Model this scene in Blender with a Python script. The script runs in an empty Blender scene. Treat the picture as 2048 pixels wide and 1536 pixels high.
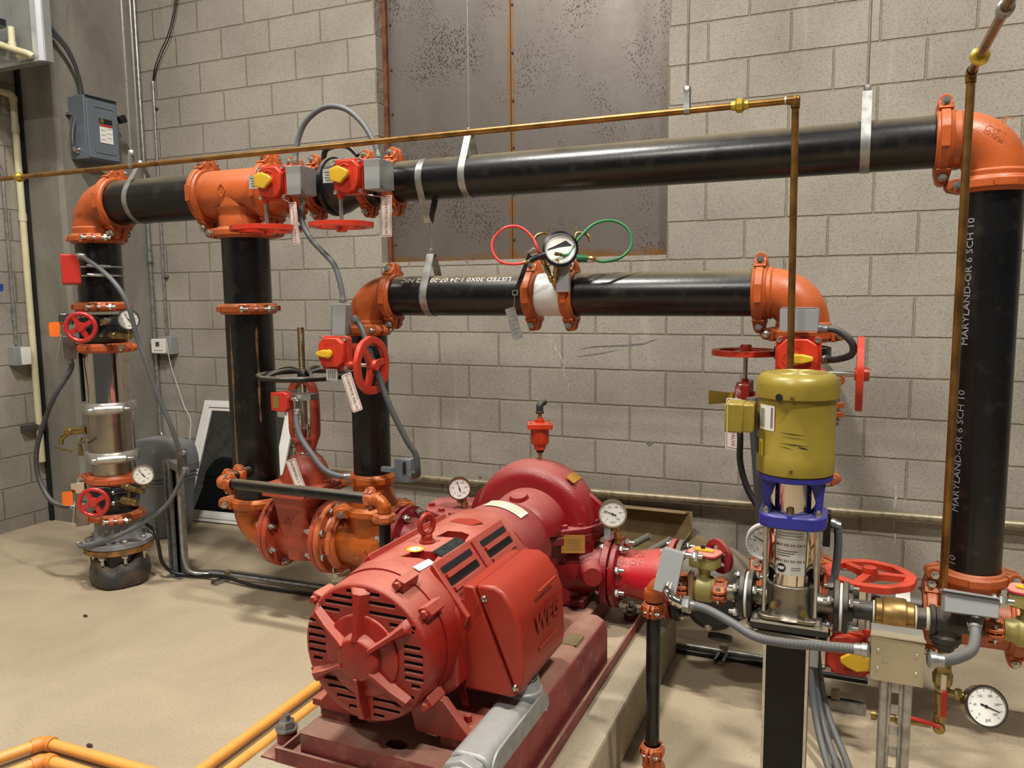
import bpy, math, random
from mathutils import Vector, Matrix
random.seed(7)
S = bpy.context.scene
COL = S.collection
PI = math.pi
V = Vector
# ---------------------------------------------------------------- camera
YAW, PITCH, ROLL, FPX = 0.408643, 0.115588, -0.010326, 1581.25
CH = 1.55
def cam_basis():
    cy, sy, cp, sp = math.cos(YAW), math.sin(YAW), math.cos(PITCH), math.sin(PITCH)
    F = V((-sy*cp, cy*cp, -sp)); R = V((cy, sy, 0)); U = R.cross(F)
    cr, sr = math.cos(ROLL), math.sin(ROLL)
    return F, R*cr + U*sr, U*cr - R*sr
F_, R_, U_ = cam_basis()
cd = bpy.data.cameras.new('camera'); cd.sensor_width = 36; cd.lens = FPX/2048*36; cd.clip_start = .05; cd.clip_end = 100
cam = bpy.data.objects.new('camera', cd); COL.objects.link(cam); S.camera = cam
m = Matrix((R_, U_, -F_)).transposed().to_4x4(); m.translation = V((0, 0, CH)); cam.matrix_world = m
# ---------------------------------------------------------------- light
S.view_settings.view_transform = 'Standard'; S.view_settings.look = 'None'
S.view_settings.exposure = 0.14; S.view_settings.gamma = 1; S.view_settings.use_curve_mapping = False
w = bpy.data.worlds.new('world'); S.world = w; w.use_nodes = True
w.node_tree.nodes['Background'].inputs[0].default_value = (.60, .60, .60, 1)
w.node_tree.nodes['Background'].inputs[1].default_value = .12
def area(name, loc, sx, sy, power, col=(1, .955, .885), target=None):
    d = bpy.data.lights.new(name, 'AREA'); d.shape = 'RECTANGLE'; d.size = sx; d.size_y = sy; d.energy = power; d.color = col
    o = bpy.data.objects.new(name, d); COL.objects.link(o); o.location = loc
    if target is not None:
        o.rotation_euler = (V(target)-V(loc)).to_track_quat('-Z', 'Y').to_euler()
    return o
area('ceiling_light', (-2.1, 1.6, 5.5), .6, .2, 215)
area('ceiling_light', (1.5, .9, 5.5), .6, .2, 270)
area('ceiling_light', (-1.6, -1.6, 5.5), .6, .2, 165)
area('ceiling_light', (-4.4, 1.2, 5.5), .6, .2, 40)
# ---------------------------------------------------------------- materials
def lin(c): return tuple(((x/255/12.92) if x/255 <= .04045 else ((x/255+.055)/1.055)**2.4) for x in c) + (1,)
_M = {}
def mat(name, col, rough=.5, metal=0., var=.12, scale=8, bump=.0, bscale=60, dust=0., dcol=(176, 160, 132), spec=.5, col2=None, coat=0, grime=0., dlo=.25):
    if name in _M: return _M[name]
    M = bpy.data.materials.new(name); M.use_nodes = True; _M[name] = M
    nt = M.node_tree; N = nt.nodes; L = nt.links; B = N['Principled BSDF']
    B.inputs['Roughness'].default_value = rough; B.inputs['Metallic'].default_value = metal
    B.inputs['Specular IOR Level'].default_value = spec; B.inputs['Coat Weight'].default_value = coat; B.inputs['Coat Roughness'].default_value = .15
    g = N.new('ShaderNodeNewGeometry')
    tc = N.new('ShaderNodeTexCoord')
    no = N.new('ShaderNodeTexNoise'); no.inputs['Scale'].default_value = scale; no.inputs['Detail'].default_value = 5
    L.new(g.outputs['Position'], no.inputs['Vector'])
    c = lin(col); c2 = lin(col2) if col2 else tuple(x*(1-var*2.2) for x in c[:3]) + (1,)
    mx = N.new('ShaderNodeMix'); mx.data_type = 'RGBA'; mx.inputs[6].default_value = c; mx.inputs[7].default_value = c2
    rp = N.new('ShaderNodeMapRange'); rp.inputs[1].default_value = .42; rp.inputs[2].default_value = .68
    L.new(no.outputs[0], rp.inputs[0]); L.new(rp.outputs[0], mx.inputs[0]); out = mx.outputs[2]
    if grime:
        n2 = N.new('ShaderNodeTexNoise'); n2.inputs['Scale'].default_value = scale*3.3; n2.inputs['Detail'].default_value = 8
        L.new(g.outputs['Position'], n2.inputs['Vector'])
        r2 = N.new('ShaderNodeMapRange'); r2.inputs[1].default_value = .55; r2.inputs[2].default_value = .75; r2.inputs[4].default_value = grime
        L.new(n2.outputs[0], r2.inputs[0])
        m2 = N.new('ShaderNodeMix'); m2.data_type = 'RGBA'; m2.inputs[7].default_value = lin(dcol)
        L.new(r2.outputs[0], m2.inputs[0]); L.new(out, m2.inputs[6]); out = m2.outputs[2]
    if dust:
        sx = N.new('ShaderNodeSeparateXYZ'); L.new(g.outputs['Normal'], sx.inputs[0])
        mr = N.new('ShaderNodeMapRange'); mr.inputs[1].default_value = dlo; mr.inputs[2].default_value = 1.0; mr.inputs[4].default_value = dust
        L.new(sx.outputs[2], mr.inputs[0])
        ml = N.new('ShaderNodeMath'); ml.operation = 'MULTIPLY'
        r3 = N.new('ShaderNodeMapRange'); r3.inputs[1].default_value = .3; r3.inputs[2].default_value = .6; r3.inputs[3].default_value = .55
        L.new(no.outputs[0], r3.inputs[0]); L.new(mr.outputs[0], ml.inputs[0]); L.new(r3.outputs[0], ml.inputs[1])
        m3 = N.new('ShaderNodeMix'); m3.data_type = 'RGBA'; m3.inputs[7].default_value = lin(dcol)
        L.new(ml.outputs[0], m3.inputs[0]); L.new(out, m3.inputs[6]); out = m3.outputs[2]
        mr2 = N.new('ShaderNodeMapRange'); mr2.inputs[3].default_value = rough; mr2.inputs[4].default_value = .85
        L.new(ml.outputs[0], mr2.inputs[0]); L.new(mr2.outputs[0], B.inputs['Roughness'])
    L.new(out, B.inputs['Base Color'])
    if bump:
        n4 = N.new('ShaderNodeTexNoise'); n4.inputs['Scale'].default_value = bscale; n4.inputs['Detail'].default_value = 4
        L.new(g.outputs['Position'], n4.inputs['Vector'])
        bp = N.new('ShaderNodeBump'); bp.inputs['Strength'].default_value = bump; bp.inputs['Distance'].default_value = .002
        L.new(n4.outputs[0], bp.inputs['Height']); L.new(bp.outputs[0], B.inputs['Normal'])
    return M
ORANGE = mat('orange_cast_paint', (176, 84, 36), .36, var=.12, scale=9, bump=.35, bscale=140, dust=.38, dcol=(186, 132, 98))
ORANGE2 = mat('orange_sheen_paint', (184, 92, 32), .3, metal=.25, var=.12, scale=9, bump=.3, bscale=140, dust=.25, dcol=(200, 140, 100))
REDORANGE = mat('red_orange_valve_paint', (190, 52, 30), .32, var=.06, bump=.25, bscale=150, dust=.25, dcol=(214, 120, 96))
GATE = mat('iron_red_valve_paint', (170, 70, 48), .34, var=.1, bump=.35, bscale=120, dust=.35, dcol=(198, 120, 96))
PRED = mat('pump_red_paint', (128, 20, 26), .3, var=.1, bump=.6, bscale=110, dust=.75, dcol=(172, 106, 98), dlo=.35)
MRED = mat('motor_red_paint', (142, 30, 23), .33, var=.12, bump=.45, bscale=150, dust=.85, dcol=(186, 116, 98), dlo=.3)
TRED = mat('terminal_box_red', (148, 38, 22), .4, var=.05, bump=.15, bscale=200, dust=.12, dcol=(200, 110, 86))
BASERED = mat('base_frame_red', (128, 52, 50), .5, var=.2, bump=.5, bscale=80, dust=.7, dcol=(158, 128, 108), grime=.35)
BLACK = mat('black_pipe_paint', (13, 13, 14), .3, var=.3, scale=5, bump=.15, bscale=60, dust=.6, dcol=(140, 126, 102), grime=.06, dlo=.55)
IRON = mat('dark_cast_iron', (58, 57, 56), .5, metal=.3, var=.2, bump=.5, bscale=90, dust=.45, dcol=(150, 136, 112))
BLK = mat('black_plastic', (18, 18, 19), .4, var=.1)
VBLK = mat('black_valve_coat', (24, 25, 26), .35, var=.1, bump=.2, dust=.55, dcol=(150, 140, 118))
STEEL = mat('zinc_bolt_steel', (196, 194, 186), .28, metal=.9, var=.1, scale=40)
GALV = mat('galvanised_steel', (168, 168, 164), .36, metal=.75, var=.18, scale=30)
SS = mat('brushed_stainless', (178, 170, 158), .24, metal=1., var=.08, scale=14)
CHROME = mat('polished_stainless', (214, 206, 194), .08, metal=1., var=.03)
CASTSS = mat('cast_stainless', (138, 130, 116), .38, metal=.85, var=.1, bump=.3)
COPPER = mat('tarnished_copper', (158, 116, 62), .3, metal=.85, var=.16, scale=14, col2=(112, 80, 42), dust=.2)
BRASS = mat('brass', (156, 136, 88), .32, metal=.85, var=.15, scale=30)
BRONZE = mat('bronze_casting', (168, 136, 84), .38, metal=.8, var=.15, scale=30)
OLIVE = mat('yellow_green_bronze', (158, 148, 84), .5, metal=.2, var=.15, bump=.3, dust=.3)
GREYBOX = mat('grey_enclosure_paint', (138, 140, 140), .42, var=.04, dust=.2, dcol=(176, 172, 162))
DKBOX = mat('dark_grey_enclosure_paint', (98, 106, 114), .42, var=.04, dust=.15)
FLEX = mat('grey_flexible_conduit', (90, 93, 96), .5, var=.06, dust=.15)
DFLEX = mat('dark_grey_flexible_conduit', (62, 64, 66), .5, var=.06, dust=.2)
WHITE = mat('white_label', (224, 222, 214), .5, var=.03)
SILVER = mat('silver_label', (196, 196, 192), .35, metal=.4, var=.05)
SIGNRED = mat('sign_red_ink', (170, 34, 30), .5, var=0)
YEL = mat('yellow_plastic', (214, 172, 40), .42, var=.05)
YMOTOR = mat('gold_motor_paint', (142, 124, 46), .34, metal=.1, var=.05, bump=.15, bscale=180, dust=.12, dcol=(190, 178, 120))
BLUE = mat('blue_enamel', (42, 44, 138), .3, var=.08, bump=.15, dust=.35, dcol=(130, 126, 150))
WHEELRED = mat('red_wheel_plastic', (172, 40, 36), .28, var=.04, coat=.3)
SIGRED = mat('red_switch_housing', (180, 44, 34), .36, var=.05)
GREEN = mat('green_hose', (40, 120, 70), .4, var=.05)
REDHOSE = mat('red_hose', (206, 62, 56), .4, var=.05)
GPVC = mat('cream_pvc', (204, 196, 160), .4, var=.06, dust=.1)
ORPIPE = mat('orange_cpvc', (226, 160, 76), .4, var=.05, scale=14, dust=.15, dcol=(222, 176, 110))
ORFIT = mat('orange_cpvc_fitting', (226, 140, 62), .45, var=.05)
GLASS = mat('gauge_window', (250, 250, 250), .02)
GLASS.node_tree.nodes['Principled BSDF'].inputs['Transmission Weight'].default_value = 1
GLASS.node_tree.nodes['Principled BSDF'].inputs['IOR'].default_value = 1.1
DARK = mat('painted_hole_shade', (8, 7, 7), .9, var=0)  # near-black that paints in the shade inside slots and holes
INK = mat('black_ink', (20, 20, 22), .6, var=0)
CONC = None
# ---------------------------------------------------------------- mesh builder
def frame(a):
    a = V(a).normalized(); h = V((0, 0, 1)) if abs(a.z) < .9 else V((0, 1, 0))
    u = h.cross(a).normalized(); return a, u, a.cross(u)
class MB:
    def __init__(s): s.v = []; s.f = []
    def add(s, vs, fs):
        b = len(s.v); s.v += [V(x) for x in vs]; s.f += [tuple(i+b for i in f) for f in fs]; return s
    def box(s, c, d, R=None):
        c = V(c); hx, hy, hz = [x/2 for x in d]
        P = [V((x, y, z)) for x in (-hx, hx) for y in (-hy, hy) for z in (-hz, hz)]
        if R is not None: P = [R @ p for p in P]
        return s.add([c+p for p in P], [(0, 1, 3, 2), (4, 6, 7, 5), (0, 4, 5, 1), (2, 3, 7, 6), (0, 2, 6, 4), (1, 5, 7, 3)])
    def lathe(s, o, a, prof, n=32, caps=True, a0=0, sx=1, sy=1):
        a, u, w2 = frame(a); o = V(o); vs = []; fs = []
        for t, r in prof:
            for k in range(n):
                th = 2*PI*k/n + a0; vs.append(o + a*t + u*(r*sx*math.cos(th)) + w2*(r*sy*math.sin(th)))
        for i in range(len(prof)-1):
            for k in range(n):
                k2 = (k+1) % n; fs.append((i*n+k, i*n+k2, (i+1)*n+k2, (i+1)*n+k))
        if caps:
            fs.append(tuple(range(n))[::-1]); fs.append(tuple((len(prof)-1)*n+k for k in range(n)))
        return s.add(vs, fs)
    def cyl(s, p, q, r, n=24, r2=None):
        p, q = V(p), V(q); return s.lathe(p, q-p, [(0, r), ((q-p).length, r if r2 is None else r2)], n)
    def hexa(s, p, a, r, h): return s.lathe(p, a, [(0, r*.96), (.002, r), (h-.002, r), (h, r*.9)], 6)
    def tube(s, pts, r, n=12, closed=False, caps=True, sub=0):
        pts = [V(p) for p in pts]
        if sub:
            if isinstance(r, (list, tuple)):
                r0 = r; r = [r0[i]+(r0[min(i+1, len(r0)-1)]-r0[i])*k/sub for i in range(len(r0)-1) for k in range(sub)]+[r0[-1]]
            pts = smooth_path(pts, sub, closed)
        m = len(pts); T = []
        for i in range(m):
            if closed: t = pts[(i+1) % m]-pts[i-1]
            else: t = pts[min(i+1, m-1)]-pts[max(i-1, 0)]
            T.append(t.normalized())
        _, u, _ = frame(T[0]); vs = []; fs = []
        for i in range(m):
            u = (u - T[i]*u.dot(T[i])).normalized(); w2 = T[i].cross(u); rr = r[i] if isinstance(r, (list, tuple)) else r
            for k in range(n):
                th = 2*PI*k/n; vs.append(pts[i] + u*(rr*math.cos(th)) + w2*(rr*math.sin(th)))
        for i in range(m if closed else m-1):
            for k in range(n):
                j = (i+1) % m; k2 = (k+1) % n; fs.append((i*n+k, i*n+k2, j*n+k2, j*n+k))
        if not closed and caps:
            fs.append(tuple(range(n))[::-1]); fs.append(tuple((m-1)*n+k for k in range(n)))
        return s.add(vs, fs)
    def prism(s, poly, o, ux, uy, ext):
        o, ux, uy, ext = V(o), V(ux), V(uy), V(ext); n = len(poly)
        A = [o+ux*x+uy*y for x, y in poly]
        return s.add(A+[p+ext for p in A], [tuple(range(n))[::-1], tuple(range(n, 2*n))] + [(k, (k+1) % n, n+(k+1) % n, n+k) for k in range(n)])
    def ring(s, poly, hole, o, ux, uy, ext):
        o, ux, uy, ext = V(o), V(ux), V(uy), V(ext); n = len(poly)
        A = [o+ux*x+uy*y for x, y in poly]; B = [o+ux*x+uy*y for x, y in hole]
        vs = A+B+[p+ext for p in A]+[p+ext for p in B]; fs = []
        for k in range(n):
            j = (k+1) % n
            fs += [(k, n+k, n+j, j), (2*n+k, 2*n+j, 3*n+j, 3*n+k), (k, j, 2*n+j, 2*n+k), (n+k, 3*n+k, 3*n+j, n+j)]
        return s.add(vs, fs)
    def sphere(s, c, r, n=12, sc=(1, 1, 1)):
        vs = []; fs = []; m = n//2
        for i in range(m+1):
            ph = PI*i/m
            for k in range(n):
                th = 2*PI*k/n; vs.append(V(c)+V((r*sc[0]*math.sin(ph)*math.cos(th), r*sc[1]*math.sin(ph)*math.sin(th), r*sc[2]*math.cos(ph))))
        for i in range(m):
            for k in range(n): fs.append((i*n+k, (i+1)*n+k, (i+1)*n+(k+1) % n, i*n+(k+1) % n))
        return s.add(vs, fs)
    def bolt(s, p, a, L, r, head=None, nut=True):
        """carriage bolt from p along a: round head at p, nut near the end"""
        a = V(a).normalized(); p = V(p); s.cyl(p, p+a*L, r, 10)
        s.lathe(p-a*r*1.2, a, [(0, r*.5), (r*.5, r*1.6), (r*1.2, r*1.9), (r*1.3, r*1.9)], 14)
        if nut: s.hexa(p+a*(L-r*3.4), a, r*1.9, r*1.8)
        return s
    def hexbolt(s, p, a, r, h):
        a = V(a).normalized(); s.lathe(p, a, [(0, r*1.25), (.002, r*1.25)], 14); return s.hexa(V(p)+a*.002, a, r, h)
    def clip(s, z0, above=True):
        import bmesh
        me = bpy.data.meshes.new('c'); me.from_pydata(s.v, [], s.f); bm = bmesh.new(); bm.from_mesh(me)
        r = bmesh.ops.bisect_plane(bm, geom=bm.verts[:]+bm.edges[:]+bm.faces[:], plane_co=(0, 0, z0), plane_no=(0, 0, -1 if above else 1), clear_outer=True)
        bm.verts.index_update(); s.v = [v.co.copy() for v in bm.verts]; s.f = [tuple(v.index for v in f.verts) for f in bm.faces]
        bm.free(); bpy.data.meshes.remove(me); return s
    def xf(s, M): s.v = [M @ v for v in s.v]; return s
def smooth_path(pts, sub, closed=False):
    out = []; m = len(pts)
    for i in range(m if closed else m-1):
        g = (lambda k: pts[k % m]) if closed else (lambda k: pts[max(0, min(m-1, k))])
        p0, p1, p2, p3 = g(i-1), g(i), g(i+1), g(i+2)
        for k in range(sub):
            t = k/sub; out.append(.5*((2*p1)+(p2-p0)*t+(2*p0-5*p1+4*p2-p3)*t*t+(3*p1-p0-3*p2+p3)*t**3))
    if not closed: out.append(pts[-1])
    return out
def circ(r, n=32, a0=0, rx=1, ry=1): return [(r*rx*math.cos(a0+2*PI*k/n), r*ry*math.sin(a0+2*PI*k/n)) for k in range(n)]
def rrect(w, h, r, n=4):
    P = []
    for cx, cy, a in ((w/2-r, h/2-r, 0), (-w/2+r, h/2-r, PI/2), (-w/2+r, -h/2+r, PI), (w/2-r, -h/2+r, 1.5*PI)):
        for k in range(n+1): P.append((cx+r*math.cos(a+PI/2*k/n), cy+r*math.sin(a+PI/2*k/n)))
    return P
def mkobj(name, mb, M, org=(0, 0, 0), smooth=38, bev=0):
    me = bpy.data.meshes.new(name); o3 = V(org)
    me.from_pydata([v-o3 for v in mb.v], [], mb.f); me.materials.append(M); me.validate(); me.update()
    if len(mb.f) > 3:
        import bmesh
        bm = bmesh.new(); bm.from_mesh(me); bmesh.ops.recalc_face_normals(bm, faces=bm.faces[:]); bm.to_mesh(me); bm.free()
    if smooth:
        me.shade_smooth(); me.set_sharp_from_angle(angle=math.radians(smooth))
    o = bpy.data.objects.new(name, me); COL.objects.link(o)
    if bev:
        b = o.modifiers.new('bevel', 'BEVEL'); b.width = bev; b.segments = 2; b.limit_method = 'ANGLE'; b.angle_limit = math.radians(40)
        b.harden_normals = False
    return o
class Thing:
    def __init__(s, name, label, cat, loc, group=None):
        s.o = bpy.data.objects.new(name, None); COL.objects.link(s.o); s.o.location = loc; s.loc = V(loc); s.o.empty_display_size = .05
        s.o['label'] = label; s.o['category'] = cat
        if group: s.o['group'] = group
    def part(s, name, mb, M, parent=None, label=None, smooth=38, bev=0):
        o = mkobj(name, mb, M, s.loc, smooth, bev); o.parent = parent or s.o
        if label: o['label'] = label
        return o
def solo(name, mb, M, label, cat, loc, group=None, smooth=38, bev=0):
    o = mkobj(name, mb, M, loc, smooth, bev); o.location = loc; o['label'] = label; o['category'] = cat
    if group: o['group'] = group
    return o
def struct(name, mb, M, smooth=0, bev=0):
    o = mkobj(name, mb, M, (0, 0, 0), smooth, bev); o['kind'] = 'structure'; return o
_tc = {}
def text_mb(txt, size, o, ux, uy, ext=.0006, align='CENTER', bold=0):
    """MB of lettering: baseline along ux, up along uy, origin o"""
    cu = bpy.data.curves.new('t', 'FONT'); cu.body = txt; cu.size = size; cu.align_x = align; cu.align_y = 'CENTER'; cu.extrude = 0; cu.offset = bold; cu.resolution_u = 2
    ob = bpy.data.objects.new('t', cu); COL.objects.link(ob)
    dg = bpy.context.evaluated_depsgraph_get(); me = bpy.data.meshes.new_from_object(ob.evaluated_get(dg))
    o, ux, uy = V(o), V(ux).normalized(), V(uy).normalized(); nz = ux.cross(uy)
    mb = MB(); mb.add([o+ux*v.co.x+uy*v.co.y+nz*ext for v in me.vertices], [tuple(p.vertices) for p in me.polygons])
    bpy.data.objects.remove(ob); bpy.data.curves.remove(cu); bpy.data.meshes.remove(me); return mb
def text_cyl(txt, size, c, axis, outdir, r, upsign=1, align='CENTER'):
    """lettering wrapped on a cylinder: baseline along axis, centred at angle outdir"""
    mb = text_mb(txt, size, (0, 0, 0), (1, 0, 0), (0, 1, 0), 0, align); a = V(axis).normalized(); e = V(outdir).normalized(); t = e.cross(a)*-1
    t = (e.cross(a)) * upsign
    out = []
    import bmesh
    me = bpy.data.meshes.new('c'); me.from_pydata(mb.v, [], mb.f); bm = bmesh.new(); bm.from_mesh(me)
    y = -size
    while y < size:
        bmesh.ops.bisect_plane(bm, geom=bm.verts[:]+bm.edges[:]+bm.faces[:], plane_co=(0, y, 0), plane_no=(0, 1, 0)); y += .004
    bm.verts.index_update(); mb.v = [v.co.copy() for v in bm.verts]; mb.f = [tuple(v.index for v in f.verts) for f in bm.faces]; bm.free(); bpy.data.meshes.remove(me)
    for v in mb.v:
        th = v.y/r; out.append(V(c)+a*v.x+e*(math.cos(th)*(r+.0006))+t*(math.sin(th)*(r+.0006)))
    mb.v = out; return mb
X_, Y_, Z_ = V((1, 0, 0)), V((0, 1, 0)), V((0, 0, 1))

def cut(o, mb, org):
    """subtract the closed shape mb from part o"""
    c = mkobj('cutter', mb, DARK, (0, 0, 0), 0); c.location = (0, 0, 0)
    c.data.transform(Matrix.Translation(-V(org)))
    mo = o.modifiers.new('b', 'BOOLEAN'); mo.operation = 'DIFFERENCE'; mo.object = c; mo.solver = 'EXACT'
    par = o.parent; o.parent = None
    bpy.context.view_layer.update(); dg = bpy.context.evaluated_depsgraph_get(); me = bpy.data.meshes.new_from_object(o.evaluated_get(dg))
    o.modifiers.remove(mo); old = o.data; o.data = me; o.parent = par; bpy.data.objects.remove(c)
    me.shade_smooth(); me.set_sharp_from_angle(angle=math.radians(38))
# ---------------------------------------------------------------- room
def block_mat(name, horiz, off):
    M = bpy.data.materials.new(name); M.use_nodes = True; nt = M.node_tree; N = nt.nodes; L = nt.links; B = N['Principled BSDF']
    B.inputs['Roughness'].default_value = .85; B.inputs['Specular IOR Level'].default_value = .25
    g = N.new('ShaderNodeNewGeometry'); sx = N.new('ShaderNodeSeparateXYZ'); L.new(g.outputs['Position'], sx.inputs[0])
    a = N.new('ShaderNodeMath'); a.operation = 'ADD'; a.inputs[1].default_value = off; L.new(sx.outputs[horiz], a.inputs[0])
    b = N.new('ShaderNodeMath'); b.operation = 'ADD'; b.inputs[1].default_value = -.0863; L.new(sx.outputs[2], b.inputs[0])
    # waviness of the joints
    wn = N.new('ShaderNodeTexNoise'); wn.inputs['Scale'].default_value = 22; L.new(g.outputs['Position'], wn.inputs['Vector'])
    wm = N.new('ShaderNodeMath'); wm.operation = 'MULTIPLY_ADD'; wm.inputs[1].default_value = .006; wm.inputs[2].default_value = -.003
    L.new(wn.outputs[0], wm.inputs[0])
    b2 = N.new('ShaderNodeMath'); L.new(b.outputs[0], b2.inputs[0]); L.new(wm.outputs[0], b2.inputs[1])
    a2 = N.new('ShaderNodeMath'); L.new(a.outputs[0], a2.inputs[0]); L.new(wm.outputs[0], a2.inputs[1])
    cx = N.new('ShaderNodeCombineXYZ'); L.new(a2.outputs[0], cx.inputs[0]); L.new(b2.outputs[0], cx.inputs[1])
    def brick(ms, sm):
        br = N.new('ShaderNodeTexBrick'); br.offset = .5; br.offset_frequency = 2; br.inputs['Scale'].default_value = 1
        br.inputs['Brick Width'].default_value = .4064; br.inputs['Row Height'].default_value = .2032
        br.inputs['Mortar Size'].default_value = ms; br.inputs['Mortar Smooth'].default_value = sm
        L.new(cx.outputs[0], br.inputs['Vector']); return br
    br = brick(.0065, .25)
    br.inputs['Color1'].default_value = lin((160, 153, 141)); br.inputs['Color2'].default_value = lin((154, 147, 137)); br.inputs['Mortar'].default_value = lin((142, 134, 118)); br.inputs['Bias'].default_value = 0
    # coarse stain + fine grain
    n1 = N.new('ShaderNodeTexNoise'); n1.inputs['Scale'].default_value = 2.2; n1.inputs['Detail'].default_value = 6; L.new(g.outputs['Position'], n1.inputs['Vector'])
    m1 = N.new('ShaderNodeMix'); m1.data_type = 'RGBA'; m1.blend_type = 'MULTIPLY'; m1.inputs[7].default_value = (.78, .77, .76, 1)
    r1 = N.new('ShaderNodeMapRange'); r1.inputs[1].default_value = .4; r1.inputs[2].default_value = .75; L.new(n1.outputs[0], r1.inputs[0]); L.new(r1.outputs[0], m1.inputs[0]); L.new(br.outputs[0], m1.inputs[6])
    n2 = N.new('ShaderNodeTexNoise'); n2.inputs['Scale'].default_value = 170; n2.inputs['Detail'].default_value = 3; L.new(g.outputs['Position'], n2.inputs['Vector'])
    m2 = N.new('ShaderNodeMix'); m2.data_type = 'RGBA'; m2.blend_type = 'MULTIPLY'; m2.inputs[7].default_value = (.66, .65, .63, 1)
    r2 = N.new('ShaderNodeMapRange'); r2.inputs[1].default_value = .48; r2.inputs[2].default_value = .72; L.new(n2.outputs[0], r2.inputs[0]); L.new(r2.outputs[0], m2.inputs[0]); L.new(m1.outputs[2], m2.inputs[6])
    # pores
    vo = N.new('ShaderNodeTexVoronoi'); vo.inputs['Scale'].default_value = 62; L.new(g.outputs['Position'], vo.inputs['Vector'])
    n3 = N.new('ShaderNodeTexNoise'); n3.inputs['Scale'].default_value = 9; L.new(g.outputs['Position'], n3.inputs['Vector'])
    th = N.new('ShaderNodeMapRange'); th.inputs[1].default_value = .4; th.inputs[2].default_value = .75; th.inputs[3].default_value = .06; th.inputs[4].default_value = .24; L.new(n3.outputs[0], th.inputs[0])
    lt = N.new('ShaderNodeMath'); lt.operation = 'LESS_THAN'; L.new(vo.outputs['Distance'], lt.inputs[0]); L.new(th.outputs[0], lt.inputs[1])
    m3 = N.new('ShaderNodeMix'); m3.data_type = 'RGBA'; m3.blend_type = 'MULTIPLY'; m3.inputs[7].default_value = (.62, .6, .57, 1); L.new(lt.outputs[0], m3.inputs[0]); L.new(m2.outputs[2], m3.inputs[6])
    # white efflorescence drips, low on the wall
    mp = N.new('ShaderNodeMapping'); mp.inputs['Scale'].default_value = (9, 9, .7); L.new(g.outputs['Position'], mp.inputs[0])
    n5 = N.new('ShaderNodeTexNoise'); n5.inputs['Scale'].default_value = 1.4; n5.inputs['Detail'].default_value = 3; L.new(mp.outputs[0], n5.inputs['Vector'])
    r5 = N.new('ShaderNodeMapRange'); r5.inputs[1].default_value = .66; r5.inputs[2].default_value = .74; r5.inputs[4].default_value = .16; L.new(n5.outputs[0], r5.inputs[0])
    m5 = N.new('ShaderNodeMix'); m5.data_type = 'RGBA'; m5.inputs[7].default_value = lin((196, 190, 176)); L.new(r5.outputs[0], m5.inputs[0]); L.new(m3.outputs[2], m5.inputs[6])
    L.new(m5.outputs[2], B.inputs['Base Color'])
    # relief
    br2 = brick(.0075, .6)
    h = N.new('ShaderNodeMath'); h.operation = 'MULTIPLY_ADD'; h.inputs[1].default_value = -1.0; h.inputs[2].default_value = 1; L.new(br2.outputs['Fac'], h.inputs[0])
    h2 = N.new('ShaderNodeMath'); h2.operation = 'MULTIPLY_ADD'; h2.inputs[1].default_value = .22; L.new(n2.outputs[0], h2.inputs[0]); L.new(h.outputs[0], h2.inputs[2])
    bp = N.new('ShaderNodeBump'); bp.inputs['Strength'].default_value = .9; bp.inputs['Distance'].default_value = .006; L.new(h2.outputs[0], bp.inputs['Height']); L.new(bp.outputs[0], B.inputs['Normal'])
    return M
WALLB = block_mat('painted_block_wall', 0, -.0641)
WALLL = block_mat('painted_block_wall_left', 1, .11)
def conc_mat(name, col, col2, vert=False, bump=.5, crack=False):
    M = bpy.data.materials.new(name); M.use_nodes = True; nt = M.node_tree; N = nt.nodes; L = nt.links; B = N['Principled BSDF']
    B.inputs['Roughness'].default_value = .72; B.inputs['Specular IOR Level'].default_value = .3
    g = N.new('ShaderNodeNewGeometry'); mp = N.new('ShaderNodeMapping'); mp.inputs['Scale'].default_value = (2.6, 2.6, 1.1) if vert else (1.2, 1.2, 1.2)
    L.new(g.outputs['Position'], mp.inputs[0])
    n1 = N.new('ShaderNodeTexNoise'); n1.inputs['Scale'].default_value = 1.6; n1.inputs['Detail'].default_value = 8; n1.inputs['Distortion'].default_value = .8; L.new(mp.outputs[0], n1.inputs['Vector'])
    r1 = N.new('ShaderNodeMapRange'); r1.inputs[1].default_value = .35; r1.inputs[2].default_value = .7; L.new(n1.outputs[0], r1.inputs[0])
    m1 = N.new('ShaderNodeMix'); m1.data_type = 'RGBA'; m1.inputs[6].default_value = lin(col); m1.inputs[7].default_value = lin(col2); L.new(r1.outputs[0], m1.inputs[0])
    n2 = N.new('ShaderNodeTexNoise'); n2.inputs['Scale'].default_value = 90; n2.inputs['Detail'].default_value = 5; L.new(g.outputs['Position'], n2.inputs['Vector'])
    r2 = N.new('ShaderNodeMapRange'); r2.inputs[1].default_value = .5; r2.inputs[2].default_value = .75; L.new(n2.outputs[0], r2.inputs[0])
    m2 = N.new('ShaderNodeMix'); m2.data_type = 'RGBA'; m2.blend_type = 'MULTIPLY'; m2.inputs[7].default_value = (.84, .82, .79, 1); L.new(r2.outputs[0], m2.inputs[0]); L.new(m1.outputs[2], m2.inputs[6])
    L.new(m2.outputs[2], B.inputs['Base Color'])
    n3 = N.new('ShaderNodeTexNoise'); n3.inputs['Scale'].default_value = 7; n3.inputs['Detail'].default_value = 9; L.new(g.outputs['Position'], n3.inputs['Vector'])
    bp = N.new('ShaderNodeBump'); bp.inputs['Strength'].default_value = bump; bp.inputs['Distance'].default_value = .008; L.new(n3.outputs[0], bp.inputs['Height']); L.new(bp.outputs[0], B.inputs['Normal'])
    return M
FLOORM = conc_mat('dusty_floor_concrete', (174, 159, 134), (158, 144, 121), bump=.12)
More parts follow.
